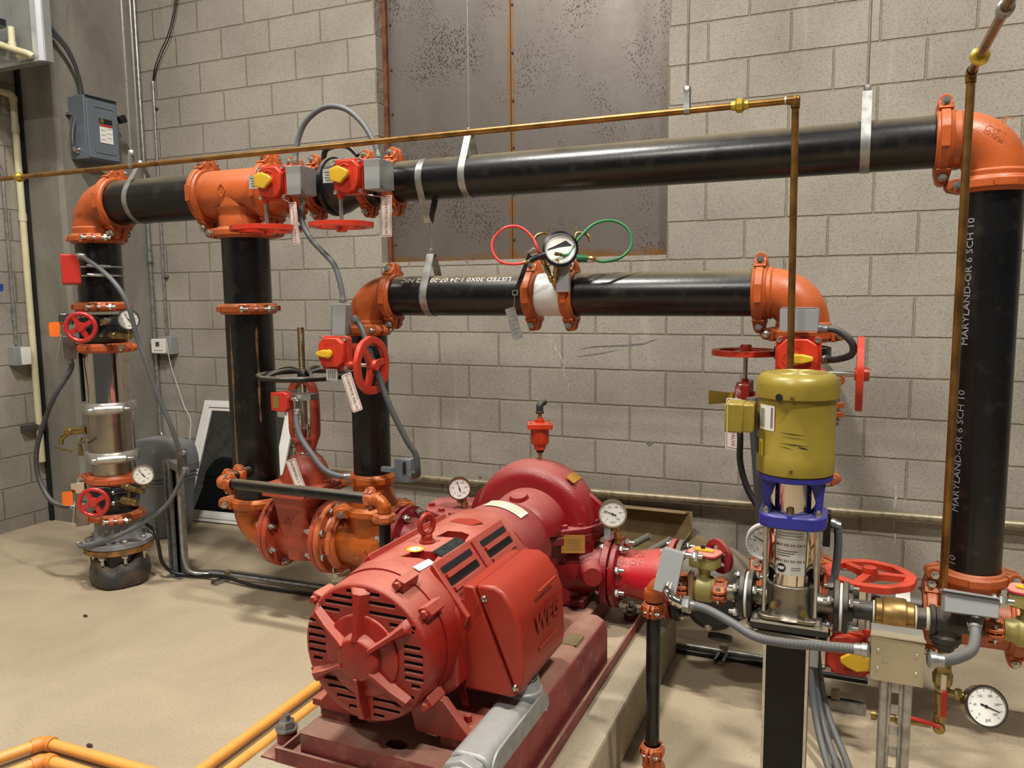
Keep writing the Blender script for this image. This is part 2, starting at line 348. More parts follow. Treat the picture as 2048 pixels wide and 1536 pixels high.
PADM = conc_mat('pad_concrete', (168, 156, 134), (146, 134, 112), bump=.7)
COLM = conc_mat('cast_column_concrete', (134, 130, 119), (112, 108, 98), vert=True, bump=.5)
LX, CX, CY, WY = -5.11, -4.77, 3.67, 4.345
struct('floor', MB().box((-.9, 1.2, -.05), (9.2, 7.4, .1)), FLOORM)
NX0, NX1, NZ = -2.775, -.952, 1.745
struct('wall_back', MB().box(((LX+NX0)/2, WY+.15, 2.6), (NX0-LX, .3, 5.2)), WALLB)
struct('wall_back', MB().box(((NX0+NX1)/2, WY+.15, NZ/2), (NX1-NX0, .3, NZ)), WALLB)
struct('wall_back', MB().box(((NX1+3.6)/2, WY+.15, 2.6), (3.6-NX1, .3, 5.2)), WALLB)
struct('wall_back', MB().box(((NX0+NX1)/2, WY+.28, 3.45), (NX1-NX0, .04, 3.4)), WALLB)
struct('wall_left', MB().box((LX-.1, 1.2, 2.6), (.2, 6.9, 5.2)), WALLL)
cm = MB(); ch = .025
cm.prism([(LX+.005, WY), (LX+.005, CY+.01), (LX+.03, CY), (CX-ch, CY), (CX, CY+ch), (CX, WY)], (0, 0, -.002), X_, Y_, (0, 0, 5.2))
struct('trim_1', cm, COLM); bpy.data.objects['trim_1']['label'] = 'cast concrete corner column'
# steel panels closing the opening
def steel_mat():
    M = bpy.data.materials.new('weathered_steel_plate'); M.use_nodes = True; nt = M.node_tree; N = nt.nodes; L = nt.links; B = N['Principled BSDF']
    B.inputs['Metallic'].default_value = .55
    g = N.new('ShaderNodeNewGeometry'); mp = N.new('ShaderNodeMapping'); mp.inputs['Scale'].default_value = (3, 3, 1.0); L.new(g.outputs['Position'], mp.inputs[0])
    n1 = N.new('ShaderNodeTexNoise'); n1.inputs['Scale'].default_value = 2.2; n1.inputs['Detail'].default_value = 8; L.new(mp.outputs[0], n1.inputs['Vector'])
    m1 = N.new('ShaderNodeMix'); m1.data_type = 'RGBA'; m1.inputs[6].default_value = lin((128, 122, 115)); m1.inputs[7].default_value = lin((92, 83, 77)); L.new(n1.outputs[0], m1.inputs[0])
    # splashes: dark pits
    vo = N.new('ShaderNodeTexVoronoi'); vo.inputs['Scale'].default_value = 62; mp2 = N.new('ShaderNodeMapping'); mp2.inputs['Scale'].default_value = (1.6, 1, .8); L.new(g.outputs['Position'], mp2.inputs[0]); L.new(mp2.outputs[0], vo.inputs['Vector'])
    n3 = N.new('ShaderNodeTexNoise'); n3.inputs['Scale'].default_value = 3.1; n3.inputs['Detail'].default_value = 4; L.new(g.outputs['Position'], n3.inputs['Vector'])
    th = N.new('ShaderNodeMapRange'); th.inputs[1].default_value = .36; th.inputs[2].default_value = .66; th.inputs[3].default_value = .02; th.inputs[4].default_value = .40; L.new(n3.outputs[0], th.inputs[0])
    lt = N.new('ShaderNodeMath'); lt.operation = 'LESS_THAN'; L.new(vo.outputs['Distance'], lt.inputs[0]); L.new(th.outputs[0], lt.inputs[1])
    m3 = N.new('ShaderNodeMix'); m3.data_type = 'RGBA'; m3.inputs[7].default_value = lin((70, 58, 54)); L.new(lt.outputs[0], m3.inputs[0]); L.new(m1.outputs[2], m3.inputs[6])
    # rust near the foot and the seam
    sx = N.new('ShaderNodeSeparateXYZ'); L.new(g.outputs['Position'], sx.inputs[0])
    def prox(out, c, wd):
        a = N.new('ShaderNodeMath'); a.operation = 'SUBTRACT'; a.inputs[1].default_value = c; L.new(out, a.inputs[0])
        b = N.new('ShaderNodeMath'); b.operation = 'ABSOLUTE'; L.new(a.outputs[0], b.inputs[0])
        r = N.new('ShaderNodeMapRange'); r.inputs[1].default_value = 0; r.inputs[2].default_value = wd; r.inputs[3].default_value = 1; r.inputs[4].default_value = 0; L.new(b.outputs[0], r.inputs[0]); return r.outputs[0]
    cur = None
    for o2, c, wd in ((sx.outputs[2], 1.745, .09), (sx.outputs[0], -1.91, .05), (sx.outputs[0], -2.80, .06), (sx.outputs[0], -.95, .05)):
        p = prox(o2, c, wd)
        if cur is None: cur = p
        else:
            mm = N.new('ShaderNodeMath'); mm.operation = 'MAXIMUM'; L.new(cur, mm.inputs[0]); L.new(p, mm.inputs[1]); cur = mm.outputs[0]
    n4 = N.new('ShaderNodeTexNoise'); n4.inputs['Scale'].default_value = 11; n4.inputs['Detail'].default_value = 7; L.new(g.outputs['Position'], n4.inputs['Vector'])
    mu = N.new('ShaderNodeMath'); mu.operation = 'MULTIPLY'; L.new(cur, mu.inputs[0]); L.new(n4.outputs[0], mu.inputs[1])
    rr = N.new('ShaderNodeMapRange'); rr.inputs[1].default_value = .22; rr.inputs[2].default_value = .45; L.new(mu.outputs[0], rr.inputs[0])
    m4 = N.new('ShaderNodeMix'); m4.data_type = 'RGBA'; m4.inputs[7].default_value = lin((128, 92, 52)); L.new(rr.outputs[0], m4.inputs[0]); L.new(m3.outputs[2], m4.inputs[6])
    L.new(m4.outputs[2], B.inputs['Base Color'])
    r6 = N.new('ShaderNodeMapRange'); r6.inputs[3].default_value = .32; r6.inputs[4].default_value = .6; L.new(n1.outputs[0], r6.inputs[0]); L.new(r6.outputs[0], B.inputs['Roughness'])
    bp = N.new('ShaderNodeBump'); bp.inputs['Strength'].default_value = .25; bp.inputs['Distance'].default_value = .004; L.new(n4.outputs[0], bp.inputs['Height']); L.new(bp.outputs[0], B.inputs['Normal'])
    return M
STP = steel_mat(); RUST = mat('rusted_steel_angle', (120, 70, 48), .7, metal=.3, var=.25, scale=20, bump=.5)
SEAM = -1.91; PY = WY+.095
for x0, x1, lb in ((NX0+.002, SEAM-.002, 'grey steel sheet with rusty edges, left half of the blanked wall opening'), (SEAM+.002, NX1-.002, 'spotted grey steel sheet, right half of the blanked wall opening')):
    t = Thing('steel_cover_sheet', lb, 'steel sheet', ((x0+x1)/2, PY, NZ))
    t.part('sheet', MB().box(((x0+x1)/2, PY+.004, (NZ+4.9)/2+.001), (x1-x0, .006, 4.9-NZ)), STP)
    if x0 < -2.5:
        t.part('edge_angle', MB().box((NX0+.016, PY-.012, (NZ+4.9)/2+.001), (.028, .024, 4.9-NZ)), RUST)
    for i in range(8):
        t.part('bolt', MB().hexbolt((NX0+.05 if x0 < -2.5 else SEAM+.012, PY+.001, NZ+.12+i*.27), -Y_, .007, .008), RUST)
    # weld bead lumps along the foot of each sheet
    for i in range(4):
        x = x0+(x1-x0)*(i+.6)/4.2
        t.part('weld_bead', MB().tube([(x+k*.012, PY-.004, NZ+.006+random.uniform(-.002, .002)) for k in range(6)], .006, 6), RUST)
STENCIL = mat('faded_white_stencil', (150, 154, 162), .6, var=.2, scale=40)
# ---------------------------------------------------------------- pipework builders
HY = 2.98
def coupling(c, axis, D, ear, label, M=None, wd=.05, grp='grooved pipe couplings', bl=None, flip=1, name='pipe_coupling', txt=None):
    M = M or ORANGE; a = V(axis).normalized(); e = V(ear); e = (e-a*e.dot(a)).normalized(); t = a.cross(e)*flip
    c = V(c); r = D/2; s = min(1.25, max(.42, (D/.168)**.75)); h = wd/2
    T = Thing(name, label, 'pipe coupling', c, grp)
    mb = MB(); mb.lathe(c, a, [(-h, r+.001), (-h, r+.011*s), (-h*.9, r+.014*s), (-h*.62, r+.017*s), (-h*.5, r+.024*s), (h*.5, r+.024*s), (h*.62, r+.017*s), (h*.9, r+.014*s), (h, r+.011*s), (h, r+.001), (-h, r+.001)], 44, caps=False)
    for g in (1, -1):
        ee = e*g
        pr = [(r+.002, -h*.95), (r+.016*s, -h*1.02), (r+.034*s, -h*.86), (r+.05*s, -h*.7), (r+.058*s, -h*.35), (r+.06*s, 0), (r+.058*s, h*.35), (r+.05*s, h*.7), (r+.034*s, h*.86), (r+.016*s, h*1.02), (r+.002, h*.95)]
        for k in (1, -1):
            mb.prism(pr, c+t*(k*.007*s), ee, a, t*(k*.02*s))
            # gusset flowing from the ring into the lug
            mb.prism([(r*.9, .02*s), (r+.012*s, .06*s), (r+.03*s, .034*s), (r+.045*s, .024*s), (r+.045*s, .01*s), (r*.95, .01*s)], c-a*h*.8, ee, t*k, a*(h*1.6))
        # cast pad
        aa = t*g; mb.prism(rrect(.045*s+.02, h*1.0, .004), c+aa*(r+.021*s)-a.cross(aa)*0, a.cross(aa), a, aa*.006*s)
    T.part('housing', mb, M, bev=.0015)
    L = bl or .105*s
    for g in (1, -1):
        p = c+e*g*(r+.036*s)-t*(L*.42)
        T.part('bolt', MB().bolt(p, t, L, .0075*s), STEEL)
    return T
def pipe(p, q, r, label, M=None, grp=None, name='steel_pipe', cat='pipe', n=48):
    p, q = V(p), V(q); return solo(name, MB().lathe(p, q-p, [(0, r*.97), (.002, r), ((q-p).length-.002, r), ((q-p).length, r*.97)], n), M or BLACK, label, cat, (p+q)/2, grp)
def arc(c, d1, d2, R, n=14):
    """quarter bend centre-line: corner c, leaving towards d1 and d2"""
    c, d1, d2 = V(c), V(d1).normalized(), V(d2).normalized(); o = c+(d1+d2)*R
    return [o-d2*R*math.cos(k/n*PI/2)-d1*R*math.sin(k/n*PI/2) for k in range(n+1)]
def elbow_mb(c, d1, d2, r, R, col=.012, clen=.02, n=32):
    c = V(c); d1, d2 = V(d1).normalized(), V(d2).normalized()
    pts = arc(c, d1, d2, R); mb = MB().tube([c+d1*(R+clen)]+pts+[c+d2*(R+clen)] if False else [c+d1*(R+clen)]+pts+[c+d2*(R+clen)], r, n)
    for d in (d1, d2):
        mb.lathe(c+d*(R+clen-.034), d, [(0, r*.99), (.008, r+col*.5), (.012, r+col*.5), (.034, r+col*.3)], n)
    return mb
def elbow(c, d1, d2, D, R, label, M=None, grp='orange grooved elbows', text=None):
    T = Thing('pipe_elbow', label, 'pipe elbow', V(c), grp)
    mb = elbow_mb(c, d1, d2, D/2+.004, R); T.part('body', mb, M or ORANGE)
    if text:
        for i, (tx, sz, off, dz) in enumerate(text):
            T.part('raised_lettering', text_mb(tx, sz, V(c)+V(off), *dz, ext=.001), M or ORANGE)
    return T
# ---------------------------------------------------------------- overhead run, left to right
ZU, ZL = 2.022, 1.538
D8, D6 = .219, .168
AX, BX, CXX, EX, DX = -3.632, -2.655, -1.985, -.166, .396
elbow((AX, HY, ZU), X_, -Z_, D8, .13, 'orange elbow above the far left riser, turning into the overhead pipe', text=[('8"', .03, (-.02, -D8/2-.0045, -.03), (V((.8, 0, .6)), V((-.6, 0, .8)))), ('DI', .024, (.02, -D8/2-.0045, -.06), (V((.8, 0, .6)), V((-.6, 0, .8))))])
coupling((-3.472, HY, ZU), X_, D8, Z_, 'orange coupling between far left elbow and short overhead pipe')
coupling((AX, HY, 1.845), Z_, D8, (1, -1, 0), 'orange coupling under the far left elbow, on top of the riser', flip=1)
pipe((-3.49, HY, ZU), (-2.86, HY, ZU), D8/2, 'short black overhead pipe between far left elbow and orange tee', grp='black fire pipes')
coupling((-2.862, HY, ZU), X_, D8, Z_, 'orange coupling on the left end of the overhead orange tee')
t = Thing('pipe_tee', 'large orange overhead tee with a branch pointing down', 'pipe tee', (BX, HY, ZU))
mb = MB().lathe((-2.85, HY, ZU), X_, [(0, D8/2), (.02, D8/2+.004), (.345, D8/2+.004), (.36, D8/2)], 48)
mb.lathe((BX, HY, ZU), -Z_, [(.0, D8/2), (.10, D8/2+.003), (.112, D8/2+.006), (.16, D8/2+.006)], 48)
for k in range(5): mb.lathe((BX, HY, ZU), -Z_, [(.07+k*.008, D8/2+.022-k*.005), (.082+k*.008, D8/2+.018-k*.0045)], 40, caps=False)
t.part('body', mb, ORANGE)
t.part('diamond_mark', MB().ring([(0, .034), (.034*.85, 0), (0, -.034), (-.034*.85, 0)], [(0, .028), (.028*.85, 0), (0, -.028), (-.028*.85, 0)], (-2.68, HY-D8/2-.0032, ZU+.005), X_, Z_, (0, -.003, 0)), ORANGE)
t.part('raised_lettering', text_mb('SC', .024, (-2.68, HY-D8/2-.0046, ZU+.004), X_, Z_, .001), ORANGE)
coupling((-2.487, HY, ZU), X_, D8, Z_, 'orange coupling on the right end of the overhead orange tee')
coupling((BX, HY, 1.838), Z_, D8, (-1, -.35, 0), 'orange coupling under the overhead tee, on top of the second riser')
t = Thing('pipe_reducer', 'orange tapered reducer right of the overhead tee, behind the first red gearbox', 'pipe reducer', (-2.42, HY, ZU))
t.part('body', MB().lathe((-2.47, HY, ZU), X_, [(0, D8/2), (.04, D8/2+.002), (.09, D6/2+.004), (.12, D6/2)], 44), ORANGE)
coupling((-2.348, HY, ZU), X_, D6, Z_, 'orange coupling just left of the black check valve, behind a grey box')
coupling((-2.225, HY, ZU), X_, D6, Z_, 'orange coupling on the left side of the black overhead valve')
pipe((-2.34, HY, ZU), (-2.23, HY, ZU), D6/2, 'very short black overhead pipe between two orange couplings', grp='black fire pipes')
# black valve body between couplings
t = Thing('check_valve', 'black rounded valve body behind the second red overhead gearbox', 'valve', (-2.09, HY, ZU))
mb = MB().lathe((-2.215, HY, ZU), X_, [(0, .08), (.03, .086), (.045, .10), (.07, .118), (.13, .118), (.16, .104), (.2, .088), (.26, .084)], 44)
t.part('body', mb, VBLK); t.part('flange', MB().lathe((-2.145, HY, ZU), X_, [(0, .1), (.004, .128), (.02, .128), (.024, .1)], 44), VBLK)
t.part('handle', MB().tube([(-2.17, HY-.03, ZU+.11), (-2.15, HY-.03, ZU+.16), (-2.05, HY-.03, ZU+.165), (-1.99, HY-.03, ZU+.12)], .012, 10, sub=5), VBLK)
t.part('raised_lettering', text_mb('UL FM', .022, (-2.15, HY-.121, ZU+.01), X_, Z_, .001), VBLK)
coupling((-1.955, HY, ZU), X_, D6, Z_, 'orange coupling right of the black overhead valve, behind the second gearbox')
pipe((-1.95, HY, ZU), (-1.83, HY, ZU), D6/2, 'very short black overhead pipe beside the second grey box', grp='black fire pipes')
coupling((-1.823, HY, ZU), X_, D6, Z_, 'orange coupling at the left end of the long black overhead pipe')
pipe((-1.82, HY, ZU), (.24, HY, ZU), D6/2, 'long black overhead pipe crossing the room to the right elbow', grp='black fire pipes', n=64)
coupling((.243, HY, ZU), X_, D6, Z_, 'orange coupling at the right end of the long black overhead pipe')
elbow((DX, HY, ZU), -X_, -Z_, D6, .115, 'orange elbow at upper right above the thick black riser', text=[('6"', .035, (.01, -D6/2-.0045, .035), (V((.82, 0, -.57)), V((.57, 0, .82)))), ('GSEB', .03, (-.02, -D6/2-.0045, .0), (V((.82, 0, -.57)), V((.57, 0, .82))))])
coupling((DX, HY, 1.874), Z_, D6, (-1, -.15, 0), 'orange coupling under the upper right elbow')
pipe((DX, HY, .60), (DX, HY, 1.87), D6/2, 'thick black riser at the right edge with white stencilled letters', grp='black fire pipes')
for z in (1.567, 1.015):
    o = solo('stencil_lettering', text_cyl('MARYLAND-OR 6 SCH 10', .036, (DX, HY, z), Z_, V((-.78, -.62, 0)), D6/2), STENCIL, 'white stencilled pipe lettering on right riser, %s line' % ('upper' if z > 1.2 else 'lower'), 'lettering', (DX, HY, z))
solo('stencil_lettering', text_cyl('10', .036, (DX, HY, .645), Z_, V((-.78, -.62, 0)), D6/2), STENCIL, 'white stencilled number 10 at the foot of the right riser', 'lettering', (DX, HY, .66))
# ---------------------------------------------------------------- lower run
elbow((CXX, HY, ZL), X_, -Z_, D6, .115, 'orange elbow above the gearbox valve, left end of the lower pipe')
coupling((-1.848, HY, ZL), X_, D6, Z_, 'orange coupling between lower left elbow and lettered pipe')
coupling((CXX, HY, 1.392), Z_, D6, (1, -.6, 0), 'orange coupling under the lower left elbow')
pipe((-1.85, HY, ZL), (-1.19, HY, ZL), D6/2, 'lower black pipe left of the flow meter, with upside-down lettering', grp='black fire pipes')
solo('stencil_lettering', text_cyl('LISTED 30X0 1-24 07-20 0T2 NIC', .036, (-1.52, HY, ZL), -X_, V((0, -.62, .78)), D6/2), WHITE, 'white upside-down stencilled lettering along the lower pipe', 'lettering', (-1.52, HY, ZL))
coupling((-1.187, HY, ZL), X_, D6, Z_, 'orange coupling left of the white flow meter tube')
coupling((-1.03, HY, ZL), X_, D6, Z_, 'orange coupling right of the white flow meter tube')
pipe((-1.02, HY, ZL), (-.315, HY, ZL), D6/2, 'lower black pipe right of the flow meter', grp='black fire pipes')
coupling((-.313, HY, ZL), X_, D6, Z_, 'orange coupling at the right end of the lower pipe')
elbow((EX, HY, ZL), -X_, -Z_, D6, .115, 'orange elbow above the gold motor, right end of the lower pipe')
coupling((EX, HY, 1.392), Z_, D6, X_, 'orange coupling under the lower right elbow', flip=1)
# flow meter tube
pipe((-1.18, HY, ZL), (-1.036, HY, ZL), D6/2+.001, 'white painted flow meter tube between two orange couplings', mat('white_tube_paint', (214, 214, 212), .35, var=.06), name='flow_meter_tube', cat='flow meter')
# ---------------------------------------------------------------- riser B (second from left)
pipe((BX, HY, 1.49), (BX, HY, 1.85), D8/2, 'upper black length of the second riser, under the tee', grp='black fire pipes')
coupling((BX, HY, 1.485), Z_, D8, (1, -.75, 0), 'orange coupling halfway up the second riser', bl=.15)
pipe((BX, HY, .56), (BX, HY, 1.48), D8/2, 'tall scratched black length of the second riser with rusty streaks', grp='black fire pipes')
for k, (an, z0, z1, wd) in enumerate(((-.62, .62, 1.44, .016), (-1.2, 1.0, 1.42, .008), (.55, .95, 1.4, .012))):
    e = V((math.sin(an+.45), -math.cos(an+.45), 0)); mb = MB(); n = 26
    vs = []; fs = []
    for i in range(n):
        f = i/(n-1); w2 = wd*(.35+.65*abs(math.sin(f*7+k)))*(1 if 0 < i < n-1 else .1)
        for g in (-1, 1):
            th = g*w2/2/(D8/2)+.01*math.sin(f*11+k); ee = V((e.x*math.cos(th)-e.y*math.sin(th), e.x*math.sin(th)+e.y*math.cos(th), 0)); vs.append(V((BX, HY, z0+(z1-z0)*f))+ee*(D8/2+.0007))
        if i: fs.append((2*i-2, 2*i-1, 2*i+1, 2*i))
    mb.add(vs, fs); solo('rust_streak', mb, mat('rust_stain', (104, 78, 44), .7, var=.3, scale=30), ('long brown rust streak down the front of the second riser', 'thin brown rust streak at the left of the second riser', 'short brown rust streak at the right of the second riser')[k], 'rust streak', (BX, HY, z0))
coupling((BX, HY, .552), Z_, D8, (-1, -.9, 0), 'orange coupling at the foot of the second riser', M=ORANGE2)
elbow((BX, HY, .42), Z_, X_, D8, .10, 'big orange elbow at the foot of the second riser, feeding the gate valve', M=ORANGE2)
# ---------------------------------------------------------------- riser C
pipe((CXX, HY, .73), (CXX, HY, 1.40), D6/2, 'black riser below the lower left elbow, behind the red wheel', grp='black fire pipes')
coupling((CXX, HY, .72), Z_, D6, (-1, -1, 0), 'orange coupling at the foot of the bypass riser', M=ORANGE2)
t = Thing('pipe_reducer', 'orange cone reducer between bypass riser and suction tee', 'pipe reducer', (CXX, HY, .65))
t.part('body', MB().lathe((CXX, HY, .57), Z_, [(0, D8/2+.002), (.02, D8/2+.002), (.09, D6/2+.006), (.14, D6/2+.003)], 44), ORANGE2)
coupling((CXX, HY, .577), Z_, D8, (-1, -.85, 0), 'orange coupling on top of the suction tee', M=ORANGE2, bl=.16)
# ---------------------------------------------------------------- gearbox butterfly valves
def rotY(k): return Matrix.Rotation(k*PI/2, 3, 'Y')
def handwheel_mb(c, ax, r, tr, spokes=3, a0=.3, dish=0, lobes=0, hub=.022, flat=True):
    a, u, w2 = frame(ax); c = V(c); rim = []; n = 48
    mb = MB(); vs = []; fs = []
    m = 10
    for i in range(n):
        th = 2*PI*i/n; lob = 1+(.011*(1 if math.sin(th*lobes) > 0 else -1) if lobes else 0)
        for k in range(m):
            ph = 2*PI*k/m
            if flat: cr = .62 if False else 1; dr = tr*1.15*max(-1, min(1, 1.5*math.cos(ph))); da = tr*.85*max(-1, min(1, 1.5*math.sin(ph)))
            else: dr = tr*math.cos(ph); da = tr*math.sin(ph)
            vs.append(c + (u*math.cos(th)+w2*math.sin(th))*(r*lob-tr+dr) + a*(da+dish))
    for i in range(n):
        for k in range(m): fs.append((i*m+k, i*m+(k+1) % m, ((i+1) % n)*m+(k+1) % m, ((i+1) % n)*m+k))
    mb.add(vs, fs); S_ = []
    for k in range(spokes):
        th = a0+2*PI*k/spokes; d = u*math.cos(th)+w2*math.sin(th); s_ = a.cross(d)
        S_.append(MB().prism([(hub*.5, -tr*.85), (hub*.5, tr*.85), (r-tr*1.2, tr*.6+dish), (r-tr*1.2, -tr*.6+dish)], c-s_*tr*.95, d, a, s_*tr*1.9))
    hb = MB().lathe(c-a*hub*1.1, a, [(0, hub*.8), (hub*.4, hub*.9), (hub*1.2, hub), (hub*1.7, hub*.75), (hub*1.72, .003)], 20)
    return mb, S_, hb
def wheel_parts(T, c, ax, r, tr, M, parent=None, **k):
    rim, sp, hb = handwheel_mb(c, ax, r, tr, **k)
    o = T.part('handwheel', rim, M, parent, bev=0)
    T.part('hub', hb, M, o)
    for s_ in sp: T.part('spoke', s_, M, o)
    return o
def gear_valve(c, k, label, bodyax, D, wr, Rz=0, body=ORANGE, tag=None, boxside=1, grp='butterfly valves with red gearboxes', depth=.23, jb=True, wheel_off=.19, bodyw=.05, scale=1, pointer=0, boxrot=False):
    """c = centre of the gearbox face; k quarter turns of the layout in the face plane; pipe lies `depth` behind"""
    R = Matrix.Rotation(Rz, 3, 'Z') @ rotY(k); c = V(c)
    ex, ey, ez = R @ X_, R @ Y_, R @ Z_
    T = Thing('butterfly_valve', label, 'valve', c, grp)
    def P(x, y, z): return c+ex*x+ey*y+ez*z
    s = scale
    # neck and disc body around the pipe
    T.part('body', MB().lathe(P(0, depth, 0)-V(bodyax)*bodyw/2, bodyax, [(0, D/2), (.004, D/2+.012), (bodyw-.004, D/2+.012), (bodyw, D/2)], 40), body)
    T.part('neck', MB().cyl(P(0, .03, 0), P(0, depth-D/2+.01, 0), .032*s), REDORANGE)
    gb = MB().prism(rrect(.142*s, .142*s, .014), P(0, 0, 0), ex, ez, ey*.03)
    g = T.part('gearbox', gb, REDORANGE, bev=.002)
    cov = MB()
    pf = [(x*s, z*s) for x, z in ((-.030, .062), (.034, .062), (.060, .036), (.060, -.030), (.040, -.058), (.0, -.066), (-.04, -.056), (-.060, -.03), (-.060, .034))]
    cov.prism(pf, P(.004*s, -.026, 0), ex, ez, ey*.028)
    T.part('gearbox_cover', cov, REDORANGE, g, bev=.004)
    T.part('raised_lettering', text_mb('OPEN', .016, P(.036*s, -.0265, .01), ez*-1, ex, .0012), REDORANGE, g)
    T.part('raised_lettering', MB().tube([P(-.02, -.027, .038), P(.0, -.027, .047), P(.02, -.027, .038)], .0022, 6, sub=4), REDORANGE, g)
    for x in (-.06, .06):
        for z in (-.06, .06):
            T.part('bolt', MB().lathe(P(x*s, 0, z*s), -ey, [(0, .009), (.008, .009), (.008, .005), (.0075, .0045)], 14), STEEL, g)
    pa = PI/2*pointer
    px = ex*math.cos(pa)+ez*math.sin(pa); pz = ez*math.cos(pa)-ex*math.sin(pa)
    if k % 2: T.part('position_pointer', MB().prism([(-.055, -.008), (-.055, .006), (-.02, .016), (.012, .014), (.016, 0), (.012, -.014), (-.02, -.016)], P(.0, -.046, .006), px, pz, ey*.016), YEL, bev=.004, label='yellow position pointer')
    else: T.part('position_pointer', MB().prism([(-.072, -.022), (-.072, .024), (-.035, .034), (-.004, .022), (.014, .010), (.016, -.006), (-.004, -.02), (-.02, -.034), (-.03, -.034)], P(.012, -.046, .006), px, pz, ey*.016), YEL, bev=.004, label='yellow position pointer')
    T.part('pointer_hub', MB().cyl(P(0, -.03, .004), P(0, -.044, .004), .018), YEL)
    np_ = T.part('nameplate', MB().prism(rrect(.05*s, .056*s, .002), P(-.090*s, -.012, .008), ex, ez, ey*.003), SILVER)
    for q in range(4): T.part('nameplate_print', MB().box(P(-.090*s+.004*(q % 2), -.0128, .022-q*.0105), (.034, .0006, .0022) if k % 2 == 0 else (.0022, .0006, .034), None), INK, np_)
    if Rz: T.part('lever', MB().prism([(0, -.02), (.085, -.026), (.085, .03), (0, .02)], P(.02, -.05, .0), -ey, ez, ex*.012), mat('olive_lever_paint', (150, 128, 34), .45), bev=.003)
    # stem and wheel
    xs = -.048*s
    T.part('stem_housing', MB().cyl(P(xs, .012, -.05*s), P(xs, .012, -.085*s), .017, r2=.012), REDORANGE)
    T.part('stem', MB().cyl(P(xs, .012, -.08), P(xs, .012, -wheel_off), .0085), STEEL)
    wc = P(xs, .012, -wheel_off)
    wheel_parts(T, wc, ez, wr, .013*s, REDORANGE, spokes=3, a0=.9, lobes=9, hub=.026)
    if jb:
        bx = P(.125*s*boxside, .03, 0)
        if boxrot:
            bx = V(boxrot); b = T.part('switch_box', MB().prism(rrect(.072, .125, .003), bx-Y_*.03, V((1, 0, -.06)), V((.06, 0, 1)), V((-.03, .09, 0))), GREYBOX, bev=.0015)
            T.part('box_cover', MB().prism(rrect(.09, .118, .003), bx-X_*.04+Y_*.012, V((-.25, 1, 0)).normalized(), V((.06, 0, 1)), -X_*.004), mat('galvanised_box_cover', (150, 152, 150), .38, metal=.5), b)
            return T
        b = T.part('switch_box', MB().prism(rrect(.072, .118, .003), bx+ey*-.05, ex, ez, ey*.10), GREYBOX, bev=.0015)
        T.part('box_cover', MB().prism(rrect(.1, .112, .003), bx+ex*.0365+ey*0, ey, ez, ex*.004), mat('galvanised_box_cover', (150, 152, 150), .38, metal=.5), b)
        for z in (-.045, .045): T.part('screw', MB().lathe(bx+ex*.04+ez*z-ey*.035, ex, [(0, .004), (.002, .0035)], 8), STEEL, b)
    return T
gear_valve((-2.29, 2.75, 2.022), 0, 'first overhead valve with red gearbox and wheel hanging below, beside the orange tee', X_, D6, .152)
gear_valve((-1.905, 2.75, 2.022), 0, 'second overhead valve with red gearbox and wheel below, before the long pipe', X_, D6, .13, body=VBLK)
gear_valve((-1.99, 2.73, 1.305), -1, 'bypass valve with red gearbox facing out and red wheel standing on its right', Z_, D6, .118, body=VBLK, wheel_off=.175, pointer=-1, boxrot=(-1.965, 2.76, 1.445))
gear_valve((EX, 2.75, 1.325), -1, 'valve with red gearbox behind the copper drop, wheel edge-on at its right', Z_, D6, .118, body=VBLK, wheel_off=.188, pointer=1)
gear_valve((-.385, 3.14, 1.13), 2, 'dark test valve left of the gold motor, with a flat wheel on top', Y_, D6, .125, Rz=-PI/2, body=VBLK, depth=.215, wheel_off=.185, jb=False)
gear_valve((.025, 2.74, .345), 2, 'low discharge valve with red gearbox and flat wheel on top, behind the small pump', X_, D6, .135, body=VBLK, depth=.22, wheel_off=.272, scale=1.05)
# hanging tags
def tag(p, up, right, w, h, label, txt='CONTROL VALVE', M=WHITE, chain=.06, top=None, vertical=True):
    p, up, right = V(p), V(up).normalized(), V(right).normalized(); nz = right.cross(up)
    T = Thing('valve_tag', label, 'tag', p, 'hanging valve tags')
    T.part('plate', MB().prism(rrect(w, h, .006), p-up*h/2-nz*.0015, right, up, nz*.0015), M)
    c = p-up*h/2
    if txt:
        T.part('border', MB().ring(rrect(w-.008, h-.008, .004), rrect(w-.012, h-.012, .003), c+nz*.0003, right, up, nz*.0003), SIGNRED)
        T.part('tag_lettering', text_mb(txt, min(w*.55, h/len(txt)*1.45), c, -up, right, .0006), SIGNRED)
    if top is not None:
        q = V(top); pts = [p-up*.008+(q-p)*f for f in (0, .33, .66, 1)]; T.part('chain', MB().tube(pts, .002, 6), STEEL)
    return T
tag((-2.185, 2.745, 1.935), (-.06, 0, 1), (.95, -.3, 0), .05, .175, 'white control valve tag hanging under the first overhead gearbox', top=(-2.235, 2.745, 1.96))
tag((-1.76, 2.80, 1.945), (.02, 0, 1), (.95, -.1, 0), .056, .165, 'white control valve tag hanging under the second overhead gearbox', top=(-1.85, 2.78, 1.96))
tag((-1.90, 2.68, 1.225), (-.33, 0, .94), (.94, 0, .33), .05, .16, 'white control valve tag hanging from the bypass valve wheel', top=(-1.875, 2.72, 1.262))
tag((-.395, 2.96, 1.155), (0, 0, 1), (.95, -.3, 0), .06, .19, 'white control valve tag hanging left of the gold motor', top=(-.39, 3.0, 1.18))
tag((.155, 2.66, .385), (0, 0, 1), (1, -.1, 0), .05, .10, 'white and red tag hanging on the low discharge valve', txt='TRIM', top=(.12, 2.7, .4))
